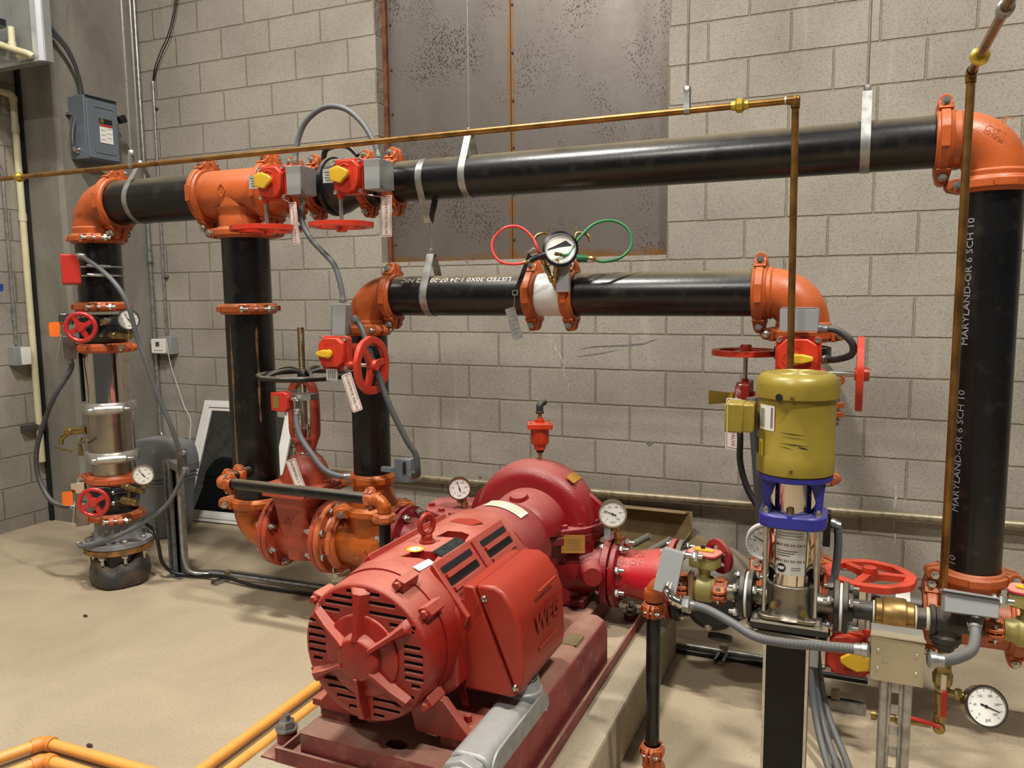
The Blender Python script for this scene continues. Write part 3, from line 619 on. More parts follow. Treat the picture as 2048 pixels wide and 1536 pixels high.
# ---------------------------------------------------------------- gauges
def gauge(c, n, R, label, stem=None, needle=.6, case=None, deep=.035, txt=None, grp='pressure gauges', marks=10, cat='gauge'):
    c = V(c); n = V(n).normalized(); up = (Z_-n*Z_.dot(n)).normalized(); rt = up.cross(n)
    T = Thing('pressure_gauge', label, cat, c, grp)
    cs = T.part('case', MB().lathe(c-n*deep, n, [(0, R*.86), (.004, R*.95), (deep-.006, R*.95), (deep-.004, R), (deep+.004, R), (deep+.004, R*.9), (deep-.002, R*.88)], 40), case or SS)
    T.part('dial', MB().lathe(c-n*.003, n, [(0, R*.89), (.002, R*.89)], 40), WHITE)
    o = c-n*.0008; mk = None
    for i in range(marks+1):
        th = math.radians(225-270*i/marks); d = rt*math.cos(th)+up*math.sin(th); s_ = n.cross(d)
        T.part('dial_mark', MB().add([o+d*R*.68-s_*R*.012, o+d*R*.68+s_*R*.012, o+d*R*.8+s_*R*.012, o+d*R*.8-s_*R*.012], [(0, 1, 2, 3)]), INK)
    for i in range(0, marks+1, 2):
        th = math.radians(225-270*i/marks); d = rt*math.cos(th)+up*math.sin(th)
        T.part('dial_number', text_mb(str(i*(30 if marks == 10 else 20)), R*.17, o+d*R*.53, rt, up, .0003), INK)
    th = math.radians(225-270*needle); d = rt*math.cos(th)+up*math.sin(th); s_ = n.cross(d)
    T.part('needle', MB().prism([(-R*.28, -R*.045), (-R*.1, -R*.03), (R*.68, -.0006), (R*.68, .0006), (-R*.1, R*.03), (-R*.28, R*.045)], o+n*.001, d, s_, n*.0012), INK)
    T.part('needle_hub', MB().cyl(o, o+n*.003, R*.07, 14), INK)
    T.part('dial_mark', text_mb(txt or 'psi', R*.24, o-up*R*.62, rt, up, .0003), mat('blue_print', (34, 40, 120), .5) if txt else INK)
    if stem is not None:
        p0 = c-n*deep*.5-up*R*.93; T.part('stem', MB().cyl(p0, V(stem), .008, 14), BRASS); T.part('stem_nut', MB().hexa(p0-up*.018, up, .013, .018), BRASS)
    return T
def ballcock(T, p, d, L=.07, r=.011, M=None, lever=None, LM=None, name='shutoff_valve'):
    """brass ball valve along d from p, as part of T"""
    p, d = V(p), V(d).normalized(); M = M or BRASS
    o = T.part(name, MB().lathe(p, d, [(0, r*.7), (L*.1, r*.7), (L*.1, r*1.25), (L*.28, r*1.25), (L*.3, r), (L*.5, r*1.3), (L*.7, r), (L*.72, r*1.2), (L*.92, r*1.2), (L*.95, r*.7), (L, r*.7)], 12), M)
    if lever is not None:
        l = V(lever); q = p+d*L*.5; nn = l.normalized().cross(d).normalized()
        T.part('valve_lever', MB().tube([q, q+nn*.0+Z_*r*1.5, q+Z_*r*1.7+l*.3, q+Z_*r*1.7+l], [r*.4, r*.4, r*.45, r*.3], 8), LM or BLK, o)
    return o
# ---------------------------------------------------------------- far left riser A: backflow preventer stack
pipe((AX, HY, 1.5), (AX, HY, 1.84), D8/2, 'black length at the top of the far left riser carrying the red switch', grp='black fire pipes')
coupling((AX, HY, 1.497), Z_, D8, (1, -1, 0), 'orange coupling above the upper small red wheel valve')
def wafer_valve(z, label, h=.14):
    T = Thing('butterfly_valve', label, 'valve', (AX, HY, z), 'black wheel operated valves on the far left riser')
    b = MB().lathe((AX, HY, z-h/2), Z_, [(0, D8/2), (.012, D8/2+.002), (.02, D8/2+.008), (h-.02, D8/2+.008), (h-.012, D8/2+.002), (h, D8/2)], 44)
    T.part('body', b, VBLK)
    for dz in (-.022, .022):
        T.part('rib', MB().lathe((AX, HY, z+dz-.003), Z_, [(0, D8/2), (.001, D8/2+.013), (.005, D8/2+.013), (.006, D8/2)], 44), VBLK)
    ax = V((.56, -.83, 0)).normalized(); lf = V((-ax.y*-1, 0, 0)); lf = V((-.83, -.56, 0)).normalized()
    g = V((AX, HY, z+.016))+lf*.03+ax*.1
    T.part('gearbox', MB().prism(rrect(.10, .10, .02), g-ax*.05, lf, Z_, ax*.09), VBLK, bev=.004)
    T.part('stem', MB().cyl(g+ax*.03, g+ax*.17, .009), STEEL)
    wheel_parts(T, g+ax*.155, ax, .079, .0115, WHEELRED, spokes=4, a0=.5, flat=False, hub=.026)
    for k in range(4):
        T.part('bolt', MB().lathe(V((AX, HY, z))+ax*(D8/2+.005)+lf*(-.02-.0*k)+Z_*(.028-.056*(k % 2))+lf*(-.0 if k < 2 else .075), ax, [(0, .011), (.006, .011), (.01, .006)], 12), STEEL)
    sb = V((AX, HY, z-.02))+lf*.165+ax*.03
    T.part('switch_bracket', MB().prism(rrect(.07, .06, .01), sb+Z_*.07, lf, Z_, ax*.03), CHROME, bev=.003)
    T.part('switch_box', MB().box(sb-Z_*.075+lf*.0, (.075, .06, .12), Matrix.Rotation(-.59, 3, 'Z')), mat('sheet_steel_box', (142, 128, 122), .3, metal=.7), bev=.002)
    T.part('indicator_flag', MB().prism(rrect(.052, .075, .012), sb+lf*.045+ax*.05+Z_*.022, ax.cross(Z_), Z_, ax*.004), mat('orange_plastic', (232, 112, 36), .4), label='orange indicator flag')
    return T, sb, lf, ax
T1, sb1, lf, axw = wafer_valve(1.383, 'upper black wafer valve with small round red wheel, left riser')
T2, sb2, _, _ = wafer_valve(.495, 'lower black wafer valve with small round red wheel, left riser')
coupling((AX, HY, 1.283), Z_, D8, (1, .1, 0), 'brown orange coupling above the stainless spool', M=mat('brown_orange_paint', (176, 84, 44), .4, var=.1, bump=.3), flip=1)
pipe((AX, HY, .99), (AX, HY, 1.27), D8/2, 'shiny stainless spool between coupling and upper cast clamp', CHROME, name='stainless_spool', cat='pipe')
solo('sight_strip', MB().box((AX-.098, HY-.055, 1.13), (.012, .05, .26)), BLK, 'narrow dark strip down the left of the stainless spool', 'strip', (AX-.098, HY-.055, 1.13))
def vclamp(z, label):
    T = Thing('pipe_clamp', label, 'pipe clamp', (AX, HY, z), 'cast silver clamps')
    M = mat('cast_aluminium', (188, 186, 178), .34, metal=.7, var=.1, scale=30, bump=.3)
    T.part('band', MB().lathe((AX, HY, z-.028), Z_, [(0, D8/2+.004), (.0, D8/2+.017), (.012, D8/2+.023), (.044, D8/2+.023), (.056, D8/2+.017), (.056, D8/2+.004)], 44), M)
    e = V((.75, -.66, 0)); t = V((.66, .75, 0))
    for s_ in (1, -1):
        p = V((AX, HY, z))+e*s_*(D8/2+.03)
        T.part('lug', MB().lathe(p-t*.075, t, [(0, .012), (.01, .022), (.05, .024), (.1, .024), (.14, .02), (.15, .01)], 16), M)
        T.part('bolt', MB().lathe(p-t*.095, t, [(0, .009), (.014, .013), (.02, .013), (.18, .009), (.2, .004)], 12), STEEL)
    T.part('raised_lettering', text_cyl('AMES', .024, (AX, HY, z), V((0, 0, 1)).cross(V((-.2, -1, 0))).normalized(), V((-.2, -.98, 0)), D8/2+.023) if False else MB().prism(rrect(.07, .012, .002), V((AX, HY, z))+V((-.1, -.99, 0))*(D8/2+.0225), V((.99, -.1, 0)), Z_, V((-.1, -.99, 0))*.002), M)
vclamp(.968, 'upper cast silver clamp on the stainless backflow body')
pipe((AX, HY, .70), (AX, HY, .95), D8/2+.006, 'dull stainless body between the two cast silver clamps', SS, name='stainless_spool', cat='pipe')
vclamp(.705, 'lower cast silver clamp on the stainless backflow body')
pipe((AX, HY, .59), (AX, HY, .69), D8/2-.002, 'short stainless neck below the lower cast clamp', SS, name='stainless_spool', cat='pipe')
coupling((AX, HY, .582), Z_, D8, (-1, -.45, 0), 'brown orange coupling below the stainless neck, slotted ear at left', M=_M['brown_orange_paint'], wd=.055)
coupling((AX, HY, .378), Z_, D8, (1, -.9, 0), 'bright orange coupling below the lower small red wheel valve')
t = Thing('flange_adapter', 'grey painted flange bolted on a rusty flange at the foot of the left riser', 'pipe flange', (AX, HY, .25))
GP = mat('grey_flange_paint', (132, 134, 138), .4, var=.06, dust=.2)
t.part('neck', MB().lathe((AX, HY, .25), Z_, [(0, .125), (.03, .118), (.075, .112), (.11, .109), (.13, .109)], 40), GP)
t.part('upper_flange', MB().lathe((AX, HY, .222), Z_, [(0, .168), (.003, .172), (.026, .172), (.029, .168)], 48), GP)
t.part('lower_flange', MB().lathe((AX, HY, .19), Z_, [(0, .168), (.003, .172), (.026, .172), (.029, .166)], 48), mat('rusty_flange', (152, 108, 56), .65, var=.3, scale=22, bump=.5))
for k in range(8):
    th = 2*PI*(k+.35)/8; p = V((AX+.145*math.cos(th), HY+.145*math.sin(th), .14))
    mb = MB().cyl(p, p+Z_*.13, .009, 10); mb.hexa(p+Z_*.03, Z_, .017, .016); mb.hexa(p+Z_*.112, Z_, .017, .014); t.part('bolt', mb, STEEL)
pipe((AX, HY, .06), (AX, HY, .195), .112, 'black pipe stub between rusty flange and tape wrap', grp='black fire pipes')
# crumpled tape wrap
mb = MB(); n = 40; rows = [(.0, .125), (.01, .142), (.035, .15), (.07, .152), (.10, .148), (.125, .136), (.14, .122), (.138, .115)]
vs = []; fs = []
for i, (z, r) in enumerate(rows):
    for k in range(n):
        th = 2*PI*k/n; rr = r*(1+.035*math.sin(5*th+i*.6)+.02*math.sin(11*th+i*1.7)); zz = z+(.02*math.sin(3*th+1)+.012*math.sin(7*th))*(z/.14)
        vs.append((AX+rr*math.cos(th), HY+rr*math.sin(th), zz))
for i in range(len(rows)-1):
    for k in range(n): fs.append((i*n+k, i*n+(k+1) % n, (i+1)*n+(k+1) % n, (i+1)*n+k))
mb.add(vs, fs); solo('pipe_wrap', mb, mat('tape_wrap', (46, 48, 48), .5, var=.3, scale=12, col2=(86, 66, 50), bump=.8, bscale=30, dust=.3), 'crumpled dark tape wrapped round the pipe at the floor, left riser', 'pipe wrap', (AX, HY, 0), smooth=50)
# gauges and cocks on riser A
t = gauge((-3.31, 2.86, 1.435), (.62, -.78, .0), .052, 'small round gauge beside the upper wheel valve on the left riser', stem=(-3.335, 2.885, 1.352), needle=.38)
ballcock(t, (-3.50, 2.90, 1.352), (1, -.12, 0), .19, .014, lever=(.1, -.01, -.005))
t.part('drain_plug', MB().hexa((-3.525, 2.9, 1.42), (.5, -.8, 0), .018, .02), BRONZE)
t = gauge((-3.28, 2.86, .65), (.62, -.78, 0), .052, 'small round gauge beside the lower wheel valve on the left riser', stem=(-3.315, 2.885, .566), needle=.36)
ballcock(t, (-3.48, 2.90, .566), (1, -.12, -.05), .18, .014, lever=(.1, -.01, .0))
T = Thing('test_cock', 'brass test cock below the lower riser gauge', 'valve', (-3.45, 2.9, .49), 'brass cocks'); ballcock(T, (-3.49, 2.9, .49), (1, -.1, 0), .12, .017, lever=(-.02, .02, .04), LM=BRASS)
T = Thing('test_cock', 'brass hose cock sticking out left of the stainless body', 'valve', (-3.8, 2.9, .80), 'brass cocks')
ballcock(T, (-3.73, 2.93, .845), (-1, -.25, -.1), .15, .018)
T.part('spout', MB().tube([(-3.86, 2.9, .82), (-3.9, 2.89, .79), (-3.905, 2.89, .76)], .013, 10, sub=3), BRASS)
T.part('tee_handle', MB().tube([(-3.93, 2.87, .745), (-3.88, 2.88, .735), (-3.83, 2.89, .725)], .006, 8), BRASS)
T.part('valve_lever', MB().tube([(-3.77, 2.91, .80), (-3.76, 2.88, .77), (-3.68, 2.84, .79), (-3.62, 2.82, .815)], .006, 8), BRASS)
T.part('spanner_arm', MB().prism([(0, 0), (.02, 0), (.03, -.06), (-.01, -.06)], (-3.76, 2.88, .77), X_, Z_, (0, .006, 0)), BRASS)
# red flow switch
T = Thing('flow_switch', 'red switch box clamped to the top of the left riser', 'flow switch', (-3.58, 2.80, 1.68))
R5 = Matrix.Rotation(math.radians(-38), 3, 'Z')
T.part('housing', MB().prism([(-.045, -.075), (.045, -.068), (.048, .075), (-.035, .08), (-.05, .06)], V((-3.62, 2.75, 1.683)), R5 @ X_, Z_, R5 @ V((0, .085, 0))), SIGRED, bev=.005)
T.part('sticker', MB().prism(rrect(.018, .045, .003), V((-3.632, 2.759, 1.675))-R5 @ Y_*.011, R5 @ X_, Z_, R5 @ V((0, -.0006, 0))), mat('dark_yellow_sticker', (112, 104, 40), .5))
for z in (1.70, 1.655):
    T.part('pipe_strap', MB().tube([V((AX, HY, z))+V((math.sin(a)*.116, -math.cos(a)*.116, 0)) for a in [i*2*PI/36 for i in range(36)]], .005, 8, closed=True), GALV)
    T.part('saddle_arm', MB().tube([(-3.55, 2.84, z+.005), (-3.50, 2.87, z), (-3.50, 2.93, z)], .008, 8), GALV)
T.part('conduit_fitting', MB().tube([(-3.57, 2.80, 1.745), (-3.54, 2.79, 1.75), (-3.51, 2.80, 1.745)], .016, 12, sub=3), GALV)
# tags on riser A
p = sb1-Z_*.005+axw*.06+lf*.015
tag(p, (.22, .1, .97), (.75, -.6, 0), .05, .13, 'yellowed paper tag hanging beside the upper small red wheel', txt=None, M=mat('yellow_paper_tag', (214, 206, 160), .6), top=p+Z_*.02)
p = sb2-Z_*.0+axw*.06+lf*.01
tag(p, (.12, .1, .97), (.75, -.6, 0), .075, .135, 'white and yellow paper tag hanging beside the lower small red wheel', txt='INSPECTION', M=WHITE, top=p+Z_*.02)
# ---------------------------------------------------------------- OS&Y gate valve
GX = -2.355; GZ = .42
T = Thing('gate_valve', 'iron red rising stem gate valve with black handwheel, between second riser and suction tee', 'valve', (GX, HY, GZ))
bd = MB().lathe((GX-.14, HY, GZ), X_, [(0, .115), (.03, .112), (.07, .125), (.14, .135), (.21, .125), (.25, .112), (.28, .115)], 44)
T.part('body', bd, GATE)
# flat sided neck
nk = MB(); lev = [(-.10, .055, .115), (0, .075, .13), (.10, .088, .14), (.17, .098, .145), (.215, .11, .155)]
vs = []; fs = []
for dz, hx, hy in lev:
    for x, y in rrect(2*hx, 2*hy, .04, 3): vs.append((GX+x, HY+y, GZ+dz))
n = 16
for i in range(len(lev)-1):
    for k in range(n): fs.append((i*n+k, i*n+(k+1) % n, (i+1)*n+(k+1) % n, (i+1)*n+k))
T.part('neck', nk.add(vs, fs), GATE)
T.part('diamond_mark', MB().ring([(0, .03), (.026, 0), (0, -.03), (-.026, 0)], [(0, .025), (.021, 0), (0, -.025), (-.021, 0)], (GX-.01, HY-.139, GZ+.08), X_, V((0, -.15, 1)), (0, -.003, 0)), GATE)
T.part('raised_lettering', text_mb('SC', .018, (GX-.01, HY-.143, GZ+.08), X_, V((0, -.15, 1)), .001), GATE)
for sx_ in (-1, 1):
    x0 = GX+sx_*.145
    f = T.part('flange', MB().lathe((x0-.0, HY, GZ), V((-sx_, 0, 0)), [(0, .168), (.003, .171), (.022, .171), (.026, .166)], 48), GATE)
    for k in range(8):
        th = 2*PI*(k+.5)/8; q = V((x0-sx_*.06, HY+.148*math.cos(th), GZ+.148*math.sin(th))); mb = MB().cyl(q, q+X_*sx_*.10, .009, 10)
        mb.hexa(q+X_*sx_*.018, V((sx_, 0, 0)), .0165, .016); mb.hexa(q+X_*sx_*.088, V((sx_, 0, 0)), .0165, .014); T.part('bolt', mb, STEEL)
oct_ = [(x*.155, y*.185) for x, y in ((-.7, -1), (.7, -1), (1, -.75), (1, .75), (.7, 1), (-.7, 1), (-1, .75), (-1, -.75))]
T.part('bonnet_flange', MB().prism(oct_, (GX, HY, GZ+.213), X_, Y_, (0, 0, .02)), GATE, bev=.003)
T.part('bonnet_flange', MB().prism([(x*.97, y*.97) for x, y in oct_], (GX, HY, GZ+.236), X_, Y_, (0, 0, .02)), GATE, bev=.003)
for x, y in ((-.09, -.155), (.0, -.165), (.09, -.155), (-.13, 0), (.13, 0), (-.09, .155), (.09, .155)): T.part('bonnet_bolt', MB().prism(rrect(.05, .028, .004), (GX+x, HY+y, GZ+.256), V((.94, .3, 0)), V((-.3, .94, 0)), (0, 0, .012)), GATE, bev=.002)
T.part('bonnet', MB().lathe((GX, HY, GZ+.254), Z_, [(0, .115), (.04, .108), (.08, .095), (.11, .076), (.13, .052), (.14, .045), (.19, .042), (.195, .06), (.205, .06)], 40), GATE)
T.part('chain', MB().tube([V((GX+.05*math.cos(a), HY+.05*math.sin(a), GZ+.392+.004*math.sin(9*a))) for a in [i*2*PI/40 for i in range(40)]], .0035, 6, closed=True), STEEL)
for sx_ in (-1, 1):
    mb = MB().tube([(GX+sx_*.03, HY, GZ+.40), (GX+sx_*.05, HY, GZ+.46), (GX+sx_*.062, HY, GZ+.5), (GX+sx_*.062, HY, GZ+.66), (GX+sx_*.045, HY, GZ+.71), (GX+sx_*.012, HY, GZ+.735)], [.02, .024, .024, .022, .022, .022], 10, sub=4)
    T.part('yoke_arm', mb, GATE)
T.part('gland', MB().lathe((GX, HY, GZ+.45), Z_, [(0, .04), (.012, .04), (.014, .022), (.05, .022), (.052, .034), (.06, .034)], 24), GATE)
for sx_ in (-.034, .034): T.part('gland_bolt', MB().bolt((GX+sx_, HY-.02, GZ+.44), Z_, .09, .006), STEEL)
mb = MB().lathe((GX, HY, GZ+.47), Z_, [p for i in range(64) for p in ((i*.008, .0165), (i*.008+.004, .0145))], 16)
T.part('stem', mb, mat('threaded_stem_steel', (134, 118, 94), .35, metal=.8, var=.1))
wc = V((GX+.015, HY, GZ+.757))
rim = MB(); vs = []; n = 72; m = 10; fs = []
for i in range(n):
    th = 2*PI*i/n; rr = .207+.003*(1 if i % 6 < 3 else -1)
    for k in range(m):
        ph = 2*PI*k/m; vs.append(wc+V(((rr+.013*math.cos(ph))*math.cos(th), (rr+.013*math.cos(ph))*math.sin(th), .013*math.sin(ph))))
for i in range(n):
    for k in range(m): fs.append((i*m+k, i*m+(k+1) % m, ((i+1) % n)*m+(k+1) % m, ((i+1) % n)*m+k))
hw = T.part('handwheel', rim.add(vs, fs), VBLK)
T.part('hub', MB().lathe(wc-Z_*.02, Z_, [(0, .036), (.03, .034), (.045, .025)], 20), VBLK, hw)
for k in range(5):
    th = .5+k*2*PI/5; d = V((math.cos(th), math.sin(th), 0)); T.part('spoke', MB().tube([wc+d*.02+Z_*.01, wc+d*.08+Z_*.028, wc+d*.15+Z_*.02, wc+d*.2], .009, 8, sub=4), VBLK, hw)
T = Thing('tamper_switch', 'red tamper switch box on the yoke of the gate valve', 'switch', (-2.31, 2.83, 1.075), )
T.part('housing', MB().prism([(-.055, -.04), (.02, -.045), (.035, -.03), (.035, .035), (.02, .045), (-.055, .04)], (-2.315, 2.77, 1.078), X_, Z_, (0, .07, 0)), SIGRED, bev=.004)
T.part('sticker', MB().prism(rrect(.03, .055, .003), (-2.34, 2.7695, 1.078), X_, Z_, (0, -.0006, 0)), mat('dark_yellow_sticker', (112, 104, 40), .5))
T.part('mounting_bracket', MB().box((-2.24, 2.83, 1.10), (.13, .06, .028)), GALV); T.part('mounting_bracket', MB().box((-2.29, 2.84, 1.08), (.008, .08, .09)), GALV)
T.part('actuator_rod', MB().cyl((-2.235, 2.83, 1.09), (-2.235, 2.83, .95), .005), GALV)
T.part('conduit_elbow', MB().tube([(-2.28, 2.80, 1.09), (-2.245, 2.79, 1.09), (-2.235, 2.785, 1.065), (-2.235, 2.785, 1.045)], .017, 12, sub=3), CHROME)
tag((-2.30, 2.80, .815), (-.38, 0, .93), (.93, 0, .38), .055, .18, 'white normally open tag hanging across the gate valve bonnet', txt='NORMALLY OPEN', top=(-2.32, 2.86, .82))
# suction tee and flanges
t = Thing('flange_adapter', 'iron red ring flange joining big elbow to the gate valve', 'pipe flange', (-2.515, HY, GZ))
t.part('body', MB().lathe((-2.53, HY, GZ), X_, [(-.02, .112), (0, .118), (.0, .166), (.026, .17), (.028, .166)], 48), GATE)
t = Thing('flange_adapter', 'orange brown ring flange right of the gate valve', 'pipe flange', (-2.19, HY, GZ))
t.part('body', MB().lathe((-2.208, HY, GZ), X_, [(0, .166), (.003, .17), (.024, .17), (.028, .165), (.028, .128), (.05, .12), (.06, .118)], 48), mat('dull_orange_paint', (182, 94, 52), .38, var=.12, bump=.3, dust=.3, dcol=(196, 130, 96)))
DOR = _M['dull_orange_paint']
t = Thing('pipe_tee', 'orange suction tee below the bypass riser, beside the red pump', 'pipe tee', (CXX, HY, GZ))
mb = MB().lathe((-2.15, HY, GZ), X_, [(0, .112), (.02, .117), (.12, .121), (.2, .121), (.3, .115)], 44); mb.lathe((CXX, HY, GZ), Z_, [(0, .11), (.14, .113)], 44)
t.part('body', mb, ORANGE2)
t.part('diamond_mark', MB().ring([(0, .022), (.02, 0), (0, -.022), (-.02, 0)], [(0, .018), (.016, 0), (0, -.018), (-.016, 0)], (-1.95, HY-.1225, GZ-.015), X_, Z_, (0, -.003, 0)), ORANGE2)
coupling((-2.14, HY, GZ), X_, .236, Z_, 'dull orange coupling between ring flange and suction tee', M=DOR, wd=.045)
t = Thing('pipe_flange', 'dark red flange pair on the suction side of the pump', 'pipe flange', (-1.84, HY, GZ+.01))
t.part('flange', MB().lathe((-1.855, HY, GZ+.01), X_, [(0, .168), (.024, .172), (.026, .166)], 44), PRED); t.part('flange', MB().lathe((-1.82, HY, GZ+.01), X_, [(0, .168), (.024, .172), (.03, .12)], 44), PRED)
for k in range(8):
    th = 2*PI*(k+.5)/8; q = V((-1.89, HY+.148*math.cos(th), GZ+.01+.148*math.sin(th))); mb = MB().cyl(q, q+X_*.13, .009, 10); mb.hexa(q+X_*.018, X_, .0165, .016); mb.hexa(q+X_*.102, X_, .0165, .014); t.part('bolt', mb, STEEL)
# bypass small-bore line in front of gate valve
def spipe(p, q, label, r=.0241, grp='small black pipes'): return pipe(p, q, r, label, grp=grp, n=24)
def scoup(c, ax, ear, label, r=.0241, M=None, flip=1): return coupling(c, ax, r*2, ear, label, M=M, wd=.042, grp='small orange couplings', flip=flip)
SY, SZ = 2.68, .712
spipe((-2.60, 2.87, SZ+.01), (-2.60, 2.72, SZ+.003), 'short black branch stub off the foot of the second riser')
scoup((-2.60, 2.80, SZ+.008), Y_, Z_, 'small orange coupling on the branch stub nearest the second riser')
solo('pipe_elbow', elbow_mb((-2.60, SY, SZ), Y_, X_, .027, .03, col=.004, clen=.008, n=16), ORANGE, 'small orange elbow turning the branch in front of the gate valve', 'pipe elbow', (-2.60, SY, SZ), 'small orange elbows')
scoup((-2.60, 2.73, SZ+.002), Y_, Z_, 'small orange coupling just behind the left small elbow')
scoup((-2.545, SY, SZ), X_, Z_, 'small orange coupling at the left end of the slim black pipe')
spipe((-2.55, SY, SZ), (-1.80, SY, SZ), 'slim dusty black pipe crossing in front of the gate valve')
scoup((-1.80, SY, SZ), X_, Z_, 'small orange coupling at the right end of the slim black pipe', M=DOR)
solo('pipe_elbow', elbow_mb((-1.735, SY, SZ), -X_, -Z_, .027, .04, col=.004, clen=.01, n=16), ORANGE2, 'small orange elbow dropping from the slim pipe beside the suction tee', 'pipe elbow', (-1.735, SY, SZ), 'small orange elbows')
scoup((-1.735, SY, SZ-.075), Z_, (-1, -.6, 0), 'small orange coupling under the small drop elbow', M=DOR)
spipe((-1.735, SY, .30), (-1.735, SY, SZ-.07), 'short slim black drop pipe behind the red motor')
# tamper bracket under tee
T = Thing('lever_bracket', 'small pale metal bracket and lever under the suction tee', 'bracket', (-2.0, 2.72, .30))
T.part('plate', MB().box((-2.01, 2.76, .315), (.10, .03, .012), Matrix.Rotation(-.25, 3, 'Y')), mat('dusty_steel', (160, 154, 120), .5, metal=.4)); T.part('cap', MB().box((-1.965, 2.765, .305), (.012, .04, .035)), _M['dusty_steel']); T.part('bolt', MB().cyl((-2.05, 2.77, .31), (-2.05, 2.86, .31), .012), STEEL)
# ---------------------------------------------------------------- concrete pad, base frame
PXc, SHZ = -1.165, .60
pm = MB().prism([(-1.585, 1.35), (-.65, 1.35), (-.65, 3.245), (-1.585, 3.245)], (0, 0, 0), X_, Y_, (0, 0, .2))
solo('concrete_pad', pm, PADM, 'raised concrete pad under the red fire pump', 'concrete pad', (-1.15, 2.3, 0), bev=.012, smooth=0)
T = Thing('base_frame', 'dusty dark red steel base frame bolted on the concrete pad', 'base frame', (-1.16, 2.3, .2))
T.part('deck', MB().ring([(-1.42, 1.72), (-.905, 1.72), (-.905, 3.12), (-1.42, 3.12)][:0] or [(x, y) for x, y in ((-1.42, 1.72), (-1.3, 1.72), (-1.16, 1.72), (-1.02, 1.72), (-.905, 1.72), (-.905, 2.4), (-.905, 3.12), (-1.16, 3.12), (-1.42, 3.12), (-1.42, 2.4))],
    [(PXc+.035+.036*math.cos(a), 1.775+.022*math.sin(a)) for a in [math.radians(d) for d in (205, 235, 270, 305, 335, 25, 60, 90, 120, 155)]], (0, 0, .205), X_, Y_, (0, 0, .093)), BASERED, smooth=0)
T.part('drain_hole_shade', MB().lathe((PXc+.035, 1.775, .21), Z_, [(0, .03), (.002, .03)], 20), DARK)  # dark disc paints in the shade down the hole
hump = [(0, 0), (0, .13), (.012, .165), (.04, .18), (.085, .18), (.113, .165), (.125, .13), (.125, 0)]
T.part('side_rail', MB().prism(hump, (-.905, 1.72, .202), X_, Z_, (0, .93, 0)), BASERED, bev=.004)
T.part('side_rail', MB().prism([(x, z*.75) for x, z in hump], (-1.525, 1.95, .202), X_, Z_, (0, 1.0, 0)), BASERED, bev=.004)
T.part('rim_angle', MB().box((-.755, 2.40, .222), (.008, 1.42, .044)), BASERED); T.part('rim_angle', MB().box((-1.495, 1.92, .218), (.008, .40, .034), Matrix.Rotation(.02, 3, 'Z')), BASERED)
T.part('front_angle', MB().box((-1.25, 1.708, .222), (.5, .01, .044)), BASERED); T.part('front_angle', MB().box((-1.455, 1.755, .203), (.20, .10, .006)), BASERED)
T.part('rating_plate', MB().box((-.835, 2.42, .3835), (.055, .085, .002), Matrix.Rotation(.0, 3, 'Y')), mat('dusty_brass_plate', (138, 124, 92), .5, metal=.4))
solo('grout_fill', MB().box((-.835, 2.40, .2045), (.15, 1.38, .009)), FLOORM, 'dusty grout strip between the base rail and its right rim', 'grout', (-.835, 2.4, .2))
def anchor(p, label):
    T = Thing('anchor_bolt', label, 'bolt', p, 'anchor bolts on the pad'); p = V(p)
    T.part('washer', MB().lathe(p, Z_, [(0, .034), (.006, .034)], 24), GALV); T.part('nut', MB().hexa(p+Z_*.006, Z_, .024, .022), GALV); T.part('stud', MB().cyl(p, p+Z_*.045, .011, 14), GALV)
anchor((-1.535, 1.80, .243), 'galvanised anchor bolt and washer at the near left corner of the pump base')
anchor((-.80, 3.06, .235), 'galvanised anchor bolt at the far right corner of the pump base')
solo('anchor_sleeve', MB().lathe((-1.535, 1.80, .2), Z_, [(0, .03), (.043, .03)], 20), BASERED, 'stub under the near left anchor bolt', 'sleeve', (-1.535, 1.8, .2))
solo('anchor_sleeve', MB().lathe((-.80, 3.06, .2), Z_, [(0, .03), (.035, .03)], 20), BASERED, 'stub under the far right anchor bolt', 'sleeve', (-.80, 3.06, .2))
# ---------------------------------------------------------------- motor
MT = Thing('electric_motor', 'large dusty red electric motor with slotted round end face', 'motor', (PXc, 2.05, .3))
def MP(x, y, z): return V((PXc+x, y, SHZ+z))
R0 = .193
front = MB().lathe(MP(0, 1.682, 0), Y_, [(.0, R0-.012), (.004, R0-.004), (.012, R0), (.085, R0+.004), (.10, R0+.002), (.15, R0+.002)], 72)
bell = MT.part('end_bell', front, MRED)
MT.part('hub_cap', MB().lathe(MP(-.005, 1.645, -.005), Y_, [(0, .05), (.003, .057), (.012, .062), (.045, .070)], 40), MRED, bell)
MT.part('hub_ring', MB().lathe(MP(-.005, 1.672, -.005), Y_, [(0, .105), (.004, .112), (.014, .113)], 48), MRED, bell)
for k, deg in enumerate((90, 35, 145, 208, 322, 270)):
    th = math.radians(deg); d = V((math.cos(th), 0, math.sin(th))); s_ = V((-math.sin(th), 0, math.cos(th)))
    w0 = .013 if deg in (90,) else .009
    mb = MB(); o = MP(-.005, 1.682, -.005); rows = [(.052, .040, w0), (.075, .034, w0*.8), (.125, .028, w0*.9), (.172, .018, w0*1.5), (.184, .0, w0*1.5)]
    vs = []; fs = []
    for r, hh, ww in rows: vs += [o+d*r-s_*ww*1.5, o+d*r-s_*ww*.6-Y_*hh, o+d*r+s_*ww*.6-Y_*hh, o+d*r+s_*ww*1.5]
    for i in range(len(rows)-1):
        for q in range(3): fs.append((i*4+q, i*4+q+1, (i+1)*4+q+1, (i+1)*4+q))
    fs += [(0, 1, 2, 3), (19, 18, 17, 16)]
    MT.part('rib', mb.add(vs, fs), MRED, bell, bev=.003)
